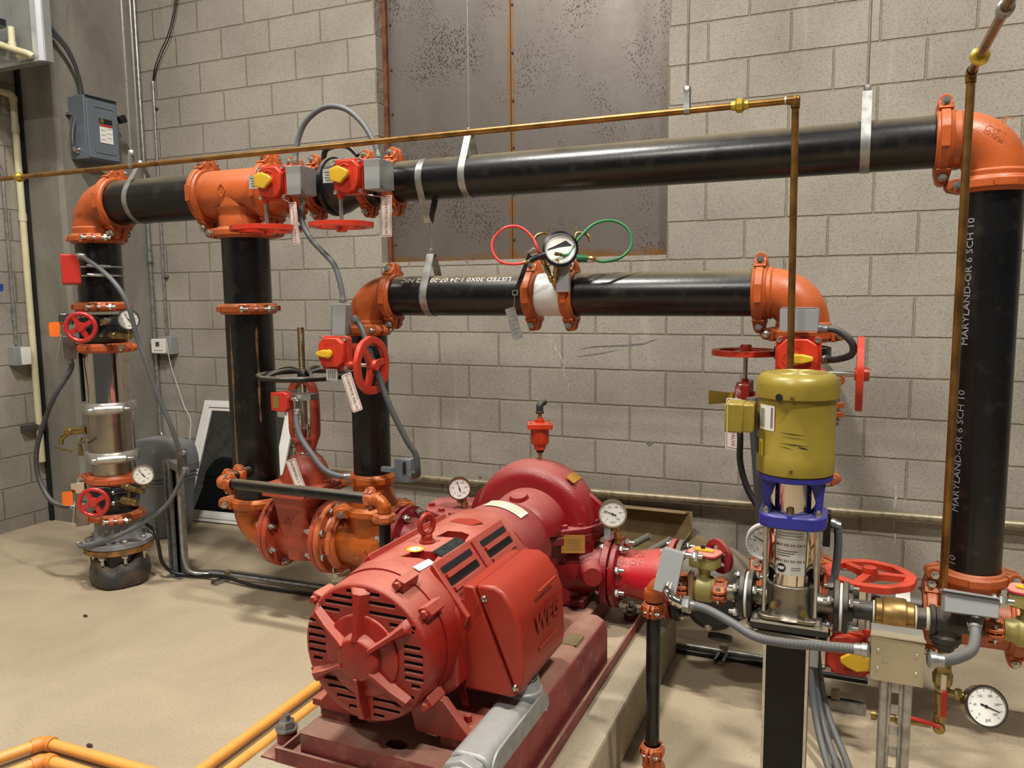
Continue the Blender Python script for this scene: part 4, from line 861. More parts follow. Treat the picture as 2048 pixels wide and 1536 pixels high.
slots = [(-.26, -.09, .86), (-.5, -.09, .76), (-.62, -.09, .66), (-.72, -.38, .55), (.1, .28, .86), (.1, .52, .74), (.1, .70, .60), (.42, .82, .48),
         (-.7, -.36, -.46), (-.62, -.09, -.58), (-.48, -.09, -.70), (-.28, -.09, -.82), (.40, .78, -.50), (.12, .68, -.64), (.12, .55, -.76), (.12, .30, -.87)]
slots += [(-.93, -.64, z) for z in (.34, .23, .12, .01, -.10)]+[(-.86, -.70, -.21)]+[(.64, .93, z) for z in (.10, -.01, -.12, -.23)]+[(.64, .90, .21), (.74, .88, -.33)]
cm_ = MB()
for x0, x1, z in slots:
    cm_.prism(rrect((x1-x0)*R0, .0125, .003), MP((x0+x1)/2*R0, 1.66, z*R0), X_, Z_, (0, .032, 0))
cut(bell, cm_, MT.loc)
for x0, x1, z in slots:
    x0, x1, z = x0*R0, x1*R0, z*R0
    MT.part('vent_slot_shade', MB().prism(rrect(x1-x0, .0125, .003), MP((x0+x1)/2, 1.6905, z), X_, Z_, (0, .003, 0)), DARK, bell, smooth=0)  # dark plate closing each slot, painted as the shade inside it
# frame
prof = [(-.2, -.13), (-.2, .05), (-.185, .085), (-.11, .178), (-.05, .199), (.05, .199), (.095, .186), (.185, .08), (.2, .04), (.2, -.13), (.12, -.19), (-.12, -.19)]
fr = MT.part('frame', MB().prism(prof, MP(0, 1.83, 0), X_, Z_, (0, .58, 0)), MRED, bev=.008)
MT.part('frame_ring', MB().lathe(MP(0, 1.78, 0), Y_, [(0, R0), (.0, R0+.008), (.045, R0+.012), (.09, R0+.006), (.11, R0-.02)], 64), MRED, fr)
# corner lugs of the end bell
for deg in (64, 36, 148, -38):
    th = math.radians(deg); d = V((math.cos(th), 0, math.sin(th))); s_ = V((-math.sin(th), 0, math.cos(th))); c = MP(0, 1.715, 0)+d*(R0+.004)
    mb = MB().prism([(0, -.02), (.028, -.014), (.028, .014), (0, .02)], c, d, s_, (0, .075, 0)); MT.part('lug', mb, MRED, bell, bev=.002)
    MT.part('bolt', MB().hexbolt(c+d*.014, -Y_, .011, .012), MRED, bell)
# top saddle with recesses and nameplate
for y in (1.93, 2.13):
    cut(fr, MB().prism([(-.04, -.03), (.05, -.03), (.05, .03), (-.02, .035)], MP(.02, y, .165), V((.93, .2, -.3)).normalized(), V((-.2, .97, 0)).normalized(), (.02, 0, .06)), MT.loc)
MT.part('nameplate', MB().prism(rrect(.042, .15, .004), MP(.078, 2.03, .1930), V((.96, 0, -.28)).normalized(), Y_, V((.28, 0, .96)).normalized()*.002), mat('scratched_dark_plate', (58, 66, 66), .35, metal=.5, var=.3, scale=60), fr)
MT.part('paint_touch_up', MB().prism([(-.06, -.02), (.03, -.035), (.05, .01), (.0, .035), (-.05, .02)], MP(.02, 2.27, .1998), X_, Y_, (0, 0, .0008)), TRED, fr)
# louvre box
A = V((.105, 0, .195)); Bq = V((.212, 0, .045)); dn = (Bq-A).normalized(); nr = V((-dn.z, 0, dn.x)); nr = nr if nr.x > 0 else -nr
MT.part('louvre_box', MB().prism([(.09, .17), (.105, .2), (.215, .055), (.20, .02)], MP(0, 1.87, 0), X_, Z_, (0, .47, 0)), MRED, fr, bev=.004)
for y0, y1 in ((1.89, 2.075), (2.145, 2.325)):
    for k in range(4):
        c = MP(0, (y0+y1)/2, 0)+A+dn*(.03+.041*k)+nr*.0055
        MT.part('vent_slot_shade', MB().prism(rrect(y1-y0, .020, .004), c-nr*.002, Y_, dn, nr*.0022), DARK, fr, smooth=0)  # no opening here: dark plate painted as the slot's inner shade
        MT.part('louvre_rib', MB().box(c+dn*.0205+nr*.003, (.012, y1-y0, .012), Matrix((dn, Y_, nr)).transposed()), MRED, fr)
MT.part('louvre_rib', MB().box(MP(0, 2.11, 0)+(A+Bq)/2+nr*.008, (.17, .03, .008), Matrix((dn, Y_, nr)).transposed()), MRED, fr)
# mirrored louvres on the far flank
MT.part('louvre_box', MB().prism([(-.09, .17), (-.105, .2), (-.215, .055), (-.20, .02)], MP(0, 1.87, 0), X_, Z_, (0, .47, 0)), MRED, fr, bev=.004)
# eye bolt
ec = MP(.0, 2.03, .2)
MT.part('lifting_eye', MB().lathe(ec, Z_, [(0, .024), (.006, .024), (.008, .018), (.022, .017), (.026, .012), (.03, .012)], 20), TRED)
MT.part('lifting_eye', MB().tube([ec+Z_*.055+V((math.cos(a)*.009, math.cos(a)*.024, math.sin(a)*.03)) for a in [i*2*PI/28 for i in range(28)]], .0085, 10, closed=True), TRED)
# feet
for y in (1.80, 2.26):
    for sx_ in (1, -1):
        MT.part('foot', MB().prism([(.12*sx_, -.15), (.17*sx_, -.16), (.245*sx_, -.245), (.245*sx_, -.265), (.08*sx_, -.265), (.06*sx_, -.18)], MP(0, y, 0), X_, Z_, (0, .03, 0)), MRED, bev=.003)
        MT.part('foot', MB().prism([(.14*sx_, -.13), (.17*sx_, -.15), (.195*sx_, -.25), (.17*sx_, -.26)], MP(0, y+.12, 0), X_, Z_, (0, .02, 0)), MRED, bev=.003)
        MT.part('foot_pad', MB().box(MP(.21*sx_, y+.08, -.252), (.13, .15, .022)), MRED, bev=.003)
        MT.part('foot_bolt', MB().hexbolt(MP(.215*sx_, y+.06, -.241), Z_, .013, .02), MRED)
    MT.part('foot_block', MB().box(MP(.20, y+.08, -.2825), (.10, .13, .039)), BASERED); MT.part('foot_block', MB().box(MP(-.20, y+.08, -.2825), (.10, .13, .039)), BASERED)
# coupling bracket toward the pump
MT.part('bracket_barrel', MB().lathe(MP(0, 2.39, 0), Y_, [(0, .196), (.03, .20), (.035, .188), (.10, .190), (.19, .186), (.23, .180), (.265, .168), (.29, .14), (.295, .1)], 72), PRED)
# stickers
MT.part('sticker', MB().lathe(MP(0, 1.96, .1995), Z_, [(0, .026), (.001, .026)], 28), YEL, label='round yellow sticker')
MT.part('sticker_print', MB().lathe(MP(0, 1.96, .2005), Z_, [(0, .017), (.0005, .017)], 24), WHITE); MT.part('sticker_print', text_mb('->', .018, MP(0, 1.96, .2012), X_, Y_, .0003), INK)
def curved_label(T, y0, y1, a0, a1, r, M, name='sticker', n=10, org=MP):
    vs = []; fs = []
    for i in range(n+1):
        a = math.radians(a0+(a1-a0)*i/n)
        for y in (y0, y1): vs.append(org(r*math.cos(a), y, r*math.sin(a)))
    for i in range(n): fs.append((2*i, 2*i+1, 2*i+3, 2*i+2))
    return T.part(name, MB().add(vs, fs), M)
curved_label(MT, 2.50, 2.57, 55, 100, .1935, mat('cream_sticker', (230, 222, 196), .5))
for q in range(5): curved_label(MT, 2.512+q*.011, 2.515+q*.011, 60, 76, .194, mat('pale_print', (170, 150, 110), .6), 'sticker_print'); curved_label(MT, 2.512+q*.011, 2.514+q*.011, 80, 95, .194, _M['pale_print'], 'sticker_print')
MT.part('sticker', MB().prism(rrect(.022, .075, .002), MP(.083, 1.865, .1935), V((.9, 0, -.42)).normalized(), V((.1, 1, 0)).normalized(), (0, 0, .001)), WHITE)
# terminal box
TB0, TB1 = 1.885, 2.23
tx = lambda x, z: (x, z)
basep = [(-.975, .742), (-.94, .742), (-.815, .447), (-.83, .44), (-.975, .44)]
MT.part('terminal_box_base', MB().prism(basep, (0, TB0+.004, 0), X_, Z_, (0, TB1-TB0-.008, 0)), TRED, bev=.006)
covp = [(-.935, .750), (-.875, .752), (-.85, .738), (-.818, .695), (-.80, .645), (-.793, .50), (-.80, .462), (-.812, .450)]
cv = MT.part('terminal_box_cover', MB().prism(covp, (0, TB0, 0), X_, Z_, (0, TB1-TB0, 0)), TRED, bev=.010)
for p in ((-.905, TB0+.004, .715), (-.815, TB0+.004, .475)):
    MT.part('bolt', MB().lathe(V(p), -Y_, [(0, .010), (.008, .010), (.012, .006), (.010, .004)], 14), SS, cv)
for z in (.705, .535): MT.part('cover_rib', MB().box((-.793, 2.075, z-.0), (.006, .135, .006)), TRED, cv)
MT.part('raised_lettering', text_mb('WEG', .085, (-.7945, 2.08, .61), Y_, Z_, .0025, bold=.002), TRED, cv)
MT.part('raised_lettering', text_mb('WEG', .085, (-.7945, 2.08, .61), Y_, Z_, .0012, bold=.002), mat('terminal_box_red_shade', (150, 40, 26), .5, var=.02), cv)
# conduit outlet box
LBM = mat('cast_grey_conduit_body', (150, 152, 152), .42, metal=.25, var=.12, scale=20, bump=.3, bscale=90, dust=.3, dcol=(186, 180, 168))
T = Thing('conduit_outlet_box', 'large grey cast conduit elbow box hanging under the motor terminal box', 'conduit box', (-.86, 1.86, .38))
T.part('neck', MB().lathe((-.842, 2.0, .36), Z_, [(0, .058), (.055, .058), (.057, .052), (.06, .05), (.085, .048)], 32), LBM)
T.part('nipple', MB().lathe((-.842, 2.0, .42), Z_, [p for i in range(6) for p in ((i*.006, .046), (i*.006+.003, .043))], 28), mat('greasy_thread', (92, 86, 72), .4, metal=.4))
T.part('body', MB().prism(rrect(.115, .115, .035, 6), (-.848, 1.66, .345), X_, Z_, (0, .40, 0)), LBM, bev=.008)
T.part('cover', MB().prism(rrect(.40, .12, .055, 8), (-.7905, 1.86, .343), Y_, Z_, (.007, 0, 0)), LBM, bev=.002)
for y in (1.69, 2.035): T.part('screw', MB().lathe((-.784, y, .343), X_, [(0, .007), (.003, .005)], 12), STEEL)
T.part('locknut', MB().lathe((-.848, 1.665, .345), -Y_, [(0, .056), (.012, .056), (.014, .062), (.02, .064), (.046, .064), (.05, .058), (.052, .04)], 8), LBM, bev=.002)
T.part('sleeve', MB().lathe((-.848, 1.615, .345), -Y_, [(0, .05), (.05, .046), (.055, .038)], 28), LBM)
T = Thing('conduit', 'thick grey conduit leaving the cast conduit box toward the viewer and down', 'conduit', (-.868, 1.5, .1))
T.part('pipe', MB().tube([(-.848, 1.57, .345), (-.848, 1.53, .34), (-.848, 1.50, .31), (-.848, 1.49, .27), (-.848, 1.49, .2)], .036, 20, sub=4), FLEX)
# ---------------------------------------------------------------- pump
PT = Thing('fire_pump', 'big dusty red horizontal fire pump with domed split casing', 'pump', (PXc, HY, .3))
def PP(x, y, z): return V((PXc+x, y, SHZ+z))
up = PT.part('upper_casing', MB().lathe(PP(-.018, HY-.125, 0), Y_, [(.028, .10), (.026, .172), (.024, .20), (.032, .228), (.055, .250), (.085, .262), (.11, .266), (.14, .266), (.18, .258), (.215, .238), (.24, .205), (.25, .1)], 80).clip(SHZ+.02), PRED)
PT.part('casing_hub', MB().lathe(PP(-.012, 2.72, -.0), Y_, [(0, .10), (.0, .118), (.015, .140), (.04, .153), (.08, .161), (.17, .168)], 64).clip(SHZ+.02), PRED, up)
PT.part('casing_boss', MB().lathe(PP(-.012, 2.775, .150), V((0, -.25, 1)), [(0, .04), (.016, .032)], 24), PRED, up)
for sx_ in (-1, 1):
    PT.part('lifting_ear', MB().prism([(.235*sx_, .04), (.305*sx_, .02), (.30*sx_, .05), (.275*sx_, .10), (.225*sx_, .14)], PP(-.018, HY-.0, 0), X_, Z_, (0, .03, 0)), PRED, up, bev=.004)
fl = [(.250, .14), (.272, .06), (.262, -.03), (.225, -.10), (.12, -.19), (-.1, -.21), (-.35, -.165), (-.5, -.09), (-.54, .0), (-.54, .12), (-.3, .2), (.1, .2)]
PT.part('casing_flange', MB().prism(fl, PP(0, HY, .0), X_, Y_, (0, 0, .026)), PRED, up, bev=.003)
PT.part('casing_flange', MB().prism(fl, PP(0, HY, -.034), X_, Y_, (0, 0, .032)), PRED, bev=.003)
for x, y in ((.240, -.02), (.200, -.085), (.15, -.135), (.095, -.165), (-.02, -.18), (.245, .06), (.23, .125), (-.42, -.09), (-.5, -.03), (-.35, -.13), (-.27, -.15)):
    PT.part('casing_bolt', MB().hexbolt(PP(x, HY+y, .026), Z_, .0155, .013), PRED, up)
low = [(x*.86-.01, y*.84) for x, y in fl]
PT.part('lower_casing', MB().prism(low, PP(0, HY, -.298), X_, Y_, (0, 0, .268)), PRED, bev=.01)
PT.part('volute_belly', MB().lathe(PP(0, HY-.11, -.02), Y_, [(0, .12), (.01, .21), (.05, .25), (.14, .25), (.2, .2)], 56).clip(SHZ-.03, False), PRED)
NZ_ = .432
PT.part('discharge_nozzle', MB().lathe((PXc+.08, HY, NZ_+.01), X_, [(0, .15), (.10, .125), (.16, .10), (.20, .095), (.235, .105)], 40), PRED)
PT.part('discharge_flange', MB().lathe((-.878, HY, NZ_), X_, [(0, .138), (.003, .142), (.028, .142), (.030, .139)], 56), PRED)
PT.part('suction_nozzle', MB().lathe((-1.80, HY, NZ_), X_, [(0, .12), (.05, .11), (.2, .115), (.45, .15)], 40), PRED)
PT.part('drain_boss', MB().lathe((-.93, HY-.06, .455), V((.35, -.93, .05)), [(0, .055), (.11, .042), (.125, .036), (.127, .036)], 28), PRED)
PT.part('nameplate', MB().prism(rrect(.092, .072, .002), (-.975, HY-.145, .572), V((.93, .37, 0)).normalized(), Z_, V((-.37, .93, 0))*.003), mat('yellow_brass_plate', (196, 142, 60), .4, metal=.35), None)
for q in range(6): PT.part('nameplate_print', MB().box(V((-.975, HY-.1455, .592-q*.008)), (.06 if q % 2 else .05, .001, .003), Matrix.Rotation(.38, 3, 'Z')), mat('plate_print', (150, 120, 70), .5))
PT.part('nameplate', MB().prism(rrect(.04, .10, .002), PP(.15, HY-.02, .205), V((.8, 0, -.6)), V((0, 1, 0)), V((.6, 0, .8))*.003), _M['yellow_brass_plate'], None)
PT.part('pump_foot', MB().box(PP(.16, HY, -.285), (.12, .22, .03)), PRED, bev=.004); PT.part('pump_foot', MB().box(PP(-.2, HY, -.285), (.12, .22, .03)), PRED, bev=.004)
# air vent
T = Thing('air_release_valve', 'small red air release valve standing on top of the pump dome', 'air valve', (PXc-.004, HY, .865))
vx, vy = PXc-.003, HY
T.part('nipple', MB().cyl((vx, vy, .855), (vx, vy, .905), .0085, 14), BRONZE); T.part('collar', MB().hexa((vx, vy, .895), Z_, .017, .012), BLK)
VR = mat('air_valve_red', (190, 52, 24), .3, var=.06, dust=.4, dcol=(206, 120, 90))
T.part('body', MB().lathe((vx, vy, .905), Z_, [(0, .018), (.004, .024), (.022, .026), (.026, .034), (.034, .038), (.095, .038)], 32), VR)
T.part('cap_plate', MB().prism(rrect(.102, .102, .008), (vx, vy, .998), V((.92, .39, 0)), V((-.39, .92, 0)), (0, 0, .021)), VR, bev=.002)
T.part('cap_boss', MB().lathe((vx, vy, 1.018), Z_, [(0, .019), (.016, .019), (.017, .012), (.022, .012)], 20), VR)
for a, b in ((1, 1), (1, -1), (-1, 1), (-1, -1)):
    q = V((vx, vy, 1.019))+V((.92, .39, 0))*.04*a+V((-.39, .92, 0))*.04*b; T.part('screw', MB().lathe(q, Z_, [(0, .006), (.005, .005)], 10), STEEL)
T.part('nipple', MB().cyl((vx, vy, 1.038), (vx, vy, 1.062), .0085, 14), BRONZE)
T.part('elbow', MB().tube([(vx, vy, 1.058), (vx, vy, 1.075), (vx, vy+.002, 1.088), (vx+.004, vy+.016, 1.098), (vx+.008, vy+.03, 1.1)], .0145, 14, sub=4), IRON)
T.part('elbow_ring', MB().lathe((vx, vy, 1.057), Z_, [(0, .016), (.002, .0175), (.007, .0175), (.009, .016)], 18), IRON)
t = gauge((-1.525, 2.945, .718), (.52, -.85, .02), .05, 'steel cased round gauge left of the pump dome, needle upright', stem=(-1.512, 2.965, .63), needle=.44)
t.part('cock', MB().lathe((-1.512, 2.965, .626), Z_, [(0, .011), (.01, .011), (.012, .015), (.028, .015), (.03, .009), (.045, .009)], 14), BRONZE)
t = gauge((-.835, 2.90, .690), (.35, -.93, .02), .055, 'steel cased round gauge right of the pump dome, above the discharge flange', stem=(-.822, 2.93, .602), needle=.25, txt='CH')
t.part('cock', MB().lathe((-.822, 2.93, .565), Z_, [(0, .011), (.02, .011), (.022, .016), (.04, .016), (.042, .009), (.06, .009)], 14), BRONZE)
t.part('bracket', MB().box((-.855, 2.90, .612), (.024, .012, .05)), GREYBOX)
# discharge side: adapter flange and red reducer
T = Thing('pipe_reducer', 'red cast reducer with raised lettering on the discharge side of the pump', 'pipe reducer', (-.74, HY, NZ_))
T.part('flange', MB().lathe((-.842, HY, NZ_), X_, [(0, .137), (.003, .14), (.021, .14), (.024, .136)], 56), PRED)
T.part('gasket', MB().lathe((-.8478, HY, NZ_), X_, [(0, .125), (.006, .125)], 40), BLK)
T.part('body', MB().lathe((-.82, HY, NZ_), X_, [(0, .10), (.02, .090), (.06, .092), (.12, .104), (.17, .116), (.2, .12)], 44), mat('bright_pump_red', (180, 26, 38), .3, var=.1, bump=.6, bscale=110, dust=.45, dcol=(196, 130, 112)))
T.part('raised_lettering', text_cyl('ANSI C110', .03, (-.74, HY, NZ_), -X_, V((0, -.66, .75)), .101), _M['bright_pump_red']); T.part('raised_lettering', text_cyl('FLGS 250', .03, (-.74, HY, NZ_), -X_, V((0, -.36, .93)), .101), _M['bright_pump_red'])
T.part('flange', MB().lathe((-.625, HY, NZ_), X_, [(0, .15), (.003, .155), (.021, .155), (.024, .15)], 56), PRED)
for k in range(8):
    th = 2*PI*(k+.5)/8
    q = V((-.895, HY+.118*math.cos(th), NZ_+.118*math.sin(th))); mb = MB().cyl(q, q+X_*.115, .0085, 10); mb.hexa(q+X_*.004, X_, .0155, .013); mb.hexa(q+X_*.079, X_, .0155, .015); T.part('bolt', mb, STEEL)
    q = V((-.65, HY+.132*math.cos(th), NZ_+.132*math.sin(th))); mb = MB().cyl(q, q+X_*.11, .0085, 10); mb.hexa(q+X_*.010, X_, .0155, .013); mb.hexa(q+X_*.075, X_, .0155, .015); T.part('bolt', mb, STEEL)
# ---------------------------------------------------------------- discharge header toward the right
T = Thing('check_valve', 'bulky dusty black check valve low behind the small bronze valve', 'valve', (-.46, HY, NZ_))
T.part('flange', MB().lathe((-.596, HY, NZ_), X_, [(0, .15), (.003, .155), (.021, .155), (.024, .15)], 56), VBLK)
T.part('body', MB().lathe((-.575, HY, NZ_), X_, [(0, .12), (.03, .125), (.08, .15), (.14, .155), (.19, .14), (.24, .11), (.27, .088)], 44), mat('dusty_black_casting', (40, 39, 38), .45, var=.1, bump=.4, dust=.8, dcol=(140, 128, 108)))
T.part('cover', MB().lathe((-.44, HY-.13, NZ_-.02), -Y_, [(0, .10), (.02, .10), (.022, .085), (.03, .08)], 32), VBLK)
T.part('drain_cap', MB().lathe((-.42, HY-.06, NZ_-.17), V((0, -.6, -1)), [(0, .045), (.02, .045), (.024, .02)], 24), VBLK)
for k in range(6):
    a = k*PI/3+.4; T.part('bolt', MB().hexbolt((-.44+.088*math.cos(a), HY-.15, NZ_-.02+.088*math.sin(a)), -Y_, .011, .012), STEEL)
coupling((-.30, HY, NZ_), X_, D6, Z_, 'orange coupling right of the bulky black check valve, behind the small pump')
t = Thing('pipe_tee', 'orange tee below the lower right riser, mostly behind the small pump', 'pipe tee', (EX, HY, NZ_))
mb = MB().lathe((-.31, HY, NZ_), X_, [(0, .084), (.02, .088), (.27, .088), (.29, .084)], 40); mb.lathe((EX, HY, NZ_), Z_, [(0, .084), (.145, .086)], 40)
t.part('body', mb, ORANGE)
coupling((EX, HY, NZ_+.14), Z_, D6, (1, -.3, 0), 'orange coupling on top of the hidden tee behind the small pump')
pipe((EX, HY, .57), (EX, HY, .86), D6/2, 'black riser behind the gold motor, lower length', grp='black fire pipes')
coupling((EX, HY, .885), Z_, D6, (1, -.35, 0), 'orange coupling beside the foot of the gold motor, behind it')
t = Thing('pipe_tee', 'orange tee behind the gold motor with a branch to the test valve', 'pipe tee', (EX, HY, 1.13))
mb = MB().lathe((EX, HY, .89), Z_, [(0, .084), (.02, .088), (.33, .088), (.35, .084)], 40); mb.lathe((EX, HY, 1.10), Y_, [(0, .084), (.22, .088), (.25, .084)], 40); t.part('body', mb, ORANGE)
coupling((EX, HY, 1.235), Z_, D6, X_, 'orange coupling under the gearbox valve behind the gold motor')
coupling((EX, HY+.2, 1.10), Y_, D6, X_, 'orange coupling on the test branch behind the gold motor')
pipe((EX, HY+.16, 1.10), (EX, WY-.004, 1.10), D6/2, 'black test pipe running back into the block wall behind the gold motor', grp='black fire pipes')
coupling((-.045, HY, NZ_), X_, D6, (0, -.3, 1), 'orange coupling left of the low discharge valve')
pipe((-.03, HY, NZ_), (.05, HY, NZ_), D6/2, 'short dusty black pipe left of the low discharge valve', grp='black fire pipes')
solo('pipe_label', MB().lathe((.165, HY, NZ_), X_, [(0, D6/2+.0012), (.045, D6/2+.0012)], 40, caps=False), WHITE, 'white paper label wrapped on the short dusty pipe under the flat red wheel', 'label', (.165, HY, NZ_))
pipe((.085, HY, NZ_), (.27, HY, NZ_), D6/2, 'dusty black pipe with a white label under the flat red wheel', grp='black fire pipes')
coupling((.275, HY, NZ_), X_, D6, Z_, 'orange coupling left of the right riser tee', wd=.055)
t = Thing('pipe_tee', 'orange tee at the foot of the thick right riser', 'pipe tee', (DX, HY, NZ_))
mb = MB().lathe((.26, HY, NZ_), X_, [(0, .084), (.02, .089), (.25, .089), (.27, .084)], 40); mb.lathe((DX, HY, NZ_), Z_, [(0, .084), (.16, .087)], 40)
t.part('body', mb, ORANGE)
coupling((DX, HY, NZ_+.155), Z_, D6, (-1, -.1, 0), 'orange coupling at the foot of the thick right riser')
coupling((.53, HY, NZ_), X_, D6, Z_, 'orange coupling cut off by the right edge of view')
pipe((.53, HY, NZ_), (1.3, HY, NZ_), D6/2, 'orange header pipe leaving past the right edge', ORANGE, grp=None)
# ---------------------------------------------------------------- jockey pump
JX, JY, JZ = -.135, 2.25, .69
T = Thing('jockey_pump', 'slim vertical stainless booster pump with blue frame and gold motor', 'pump', (JX, JY, .6))
# motor
def JP(x, y, z): return V((JX+x, JY+y, z))
mo = T.part('motor_shell', MB().lathe(JP(0, 0, 1.055), Z_, [(0, .094), (.004, .101), (.05, .1015), (.052, .1000), (.215, .1000)], 72), YMOTOR, label='gold painted motor')
T.part('fan_cover', MB().lathe(JP(0, 0, 1.262), Z_, [(0, .1045), (.002, .1075), (.035, .1075), (.052, .103), (.062, .093), (.066, .082), (.067, .01)], 72), YMOTOR, mo)
for k in range(7):
    r = .015+k*.009
    T.part('grille_ring', MB().lathe(JP(0, 0, 1.3285), Z_, [(0, r), (.0012, r+.001), (.0012, r+.004), (0, r+.005)], 40, caps=False), YMOTOR, mo)
for x, nm, M in ((-.038, 'cover_notch_shade', DARK), (-.005, 'cover_screw', BRASS)):  # notch is a dark disc, its shade painted on
    th = math.asin(x/.108); d = V((math.sin(th), -math.cos(th), 0)); T.part(nm, MB().lathe(JP(0, 0, 1.27)+d*(.1065 if M is DARK else .1065), d, [(0, .010 if M is DARK else .006), (.0016 if M is DARK else .006, .010 if M is DARK else .005)], 18), M, mo)
T.part('shell_screw', MB().lathe(JP(-.004, -.1015, 1.078), -Y_, [(0, .005), (.005, .003)], 12), BRASS, mo)
# dark scuffs
for dz, x0, x1, tk in ((1.178, -.035, .03, .0012), (1.168, -.03, .028, .0008), (1.150, -.032, .036, .0014), (1.142, .012, .036, .0022), (1.141, -.033, .002, .0009)):
    vs = []; fs = []; n = 8
    for i in range(n+1):
        x = x0+(x1-x0)*i/n; th = math.asin(x/.1); d = V((math.sin(th), -math.cos(th), 0)); z = dz-.006*(i/n); t2 = tk*(1-abs(2*i/n-1)*.8)
        vs += [JP(0, 0, z-t2)+d*.1006, JP(0, 0, z+t2)+d*.1006]
        if i: fs.append((2*i-2, 2*i, 2*i+1, 2*i-1))
    T.part('scuff_mark', MB().add(vs, fs), INK, mo, smooth=0)
def jlabel(a0, a1, z0, z1, r, M, name, par=None, org=(0, 0)):
    vs = []; fs = []; n = 10
    for i in range(n+1):
        a = math.radians(a0+(a1-a0)*i/n)
        for z in (z0, z1): vs.append(V((JX+r*math.sin(a), JY-r*math.cos(a), z)))
        if i: fs.append((2*i-2, 2*i, 2*i+1, 2*i-1))
    return T.part(name, MB().add(vs, fs), M, par)
jlabel(-62, -28, 1.178, 1.245, .1006, WHITE, 'sticker', mo)
for q in range(5): jlabel(-60+q*2.4, -58.8+q*2.4, 1.185, 1.235, .1009, INK, 'sticker_print', mo)
jlabel(-36, -32, 1.185, 1.24, .1009, mat('grey_print', (120, 120, 130), .5), 'sticker_print', mo); jlabel(-29.3, -28, 1.178, 1.245, .1009, SIGNRED, 'sticker_print', mo)
jlabel(-85, -64, 1.085, 1.150, .1006, INK, 'nameplate', mo)
jlabel(-64, -52, 1.082, 1.150, .1008, mat('bright_yellow_sticker', (236, 206, 30), .4), 'nameplate', mo)
for q in range(2): jlabel(-61+q*4, -59.5+q*4, 1.09, 1.142, .1011, INK, 'sticker_print', mo)
# terminal box
T.part('terminal_box', MB().box(JP(-.118, -.04, 1.207), (.03, .08, .075)), YMOTOR, mo, bev=.004); T.part('terminal_box', MB().box(JP(-.154, -.042, 1.207), (.048, .088, .080)), YMOTOR, mo, bev=.005)
T.part('box_seam', MB().box(JP(-.170, -.042, 1.207), (.003, .091, .083)), mat('gold_motor_edge', (190, 178, 90), .35), mo)
# blue frame
bl = T.part('blue_frame', MB().lathe(JP(0, 0, 1.040), Z_, [(0, .096), (.003, .099), (.014, .099), (.016, .094)], 56), BLUE, label='blue enamel motor frame')
T.part('frame_base', MB().prism(rrect(.175, .17, .05, 8), JP(0, 0, .912), X_, Y_, (0, 0, .038)), BLUE, bl, bev=.006)
for sx_ in (-1, 1):
    mb = MB(); A0 = [(-.082, 1.042), (-.076, .985), (-.074, .948), (-.05, .948), (-.058, .985), (-.040, 1.042)]
    T.part('frame_post', MB().prism([(x*sx_, z) for x, z in A0], JP(0, -.05, 0), X_, Z_, (0, .10, 0)), BLUE, bl, bev=.005)
T.part('coupling_guard', MB().prism([(-.064, .985), (-.045, .955), (-.02, .948), (.02, .948), (.045, .955), (.064, .985), (.062, 1.005), (.05, 1.036), (-.05, 1.036), (-.062, 1.005)], JP(0, -.030, 0), X_, Z_, (0, .004, 0)), CHROME, bev=.001)
T.part('coupling_guard', MB().lathe(JP(0, -.004, .952), Z_, [(0, .052), (.082, .052)], 36, sy=1.15), CHROME)
for sx_ in (-1, 1): T.part('guard_screw', MB().lathe(JP(.058*sx_, -.031, 1.0), -Y_, [(0, .006), (.003, .004)], 10), STEEL)
T.part('vent_plug', MB().hexa(JP(-.004, -.068, .948), Z_, .010, .022), BRASS); T.part('plug_base', MB().lathe(JP(-.004, -.068, .944), Z_, [(0, .018), (.008, .016)], 18), BLUE)
for x, y in ((-.066, -.058), (.066, -.058), (-.066, .058), (.066, .058)):
    T.part('tie_nut', MB().hexa(JP(x, y, .950), Z_, .010, .012), STEEL)
    T.part('tie_rod', MB().cyl(JP(x, y, .672), JP(x, y, .968), .0052, 12), STEEL)
sl = T.part('pump_sleeve', MB().lathe(JP(0, 0, .745), Z_, [(0, .062), (.003, .064), (.168, .064), (.17, .062)], 72), CHROME, label='mirror bright stainless sleeve')
jlabel(-36, 34, .782, .907, .0646, mat('silver_foil_label', (206, 206, 204), .3, metal=.35), 'label', sl)
for z, a0, a1 in ((.862, -35, 33), (.818, -35, 33)):
    for q in range(14):
        a = a0+q*5; jlabel(a, a+(3.4 if q % 3 else 1.8), z, z+.007, .0649, mat('label_bars', (112, 98, 88), .5), 'label_print', sl)
jlabel(-35, -29, .862, .869, .0651, mat('maroon_print', (110, 30, 50), .5), 'label_print', sl); jlabel(-35, -29, .818, .825, .0651, _M['maroon_print'], 'label_print', sl)
for q, w2 in enumerate((30, 26, 20)): jlabel(-33, -33+w2*1.6, .848-q*.0065, .850-q*.0065, .0649, INK, 'label_print', sl)
for q in range(3): jlabel(-33, 28, .898-q*.008, .900-q*.008, .0649, mat('grey_print', (120, 120, 130), .5), 'label_print', sl)
ld = V((math.sin(math.radians(-21)), -math.cos(math.radians(-21)), 0)); lc = JP(0, 0, .801)+ld*.0650; lr = Z_.cross(ld)*-1; lr = V((ld.y*-1, ld.x, 0)); lr = lr if lr.x > 0 else -lr
T.part('label_roundel', MB().lathe(lc, ld, [(0, .0125), (.0006, .0125)], 28), INK, sl)
T.part('label_lettering', text_mb('NSF', .0105, lc, lr, Z_, .0012, bold=.0006), WHITE, sl)
for q in range(2): jlabel(2, 24, .803-q*.006, .8045-q*.006, .0649, INK, 'label_print', sl)
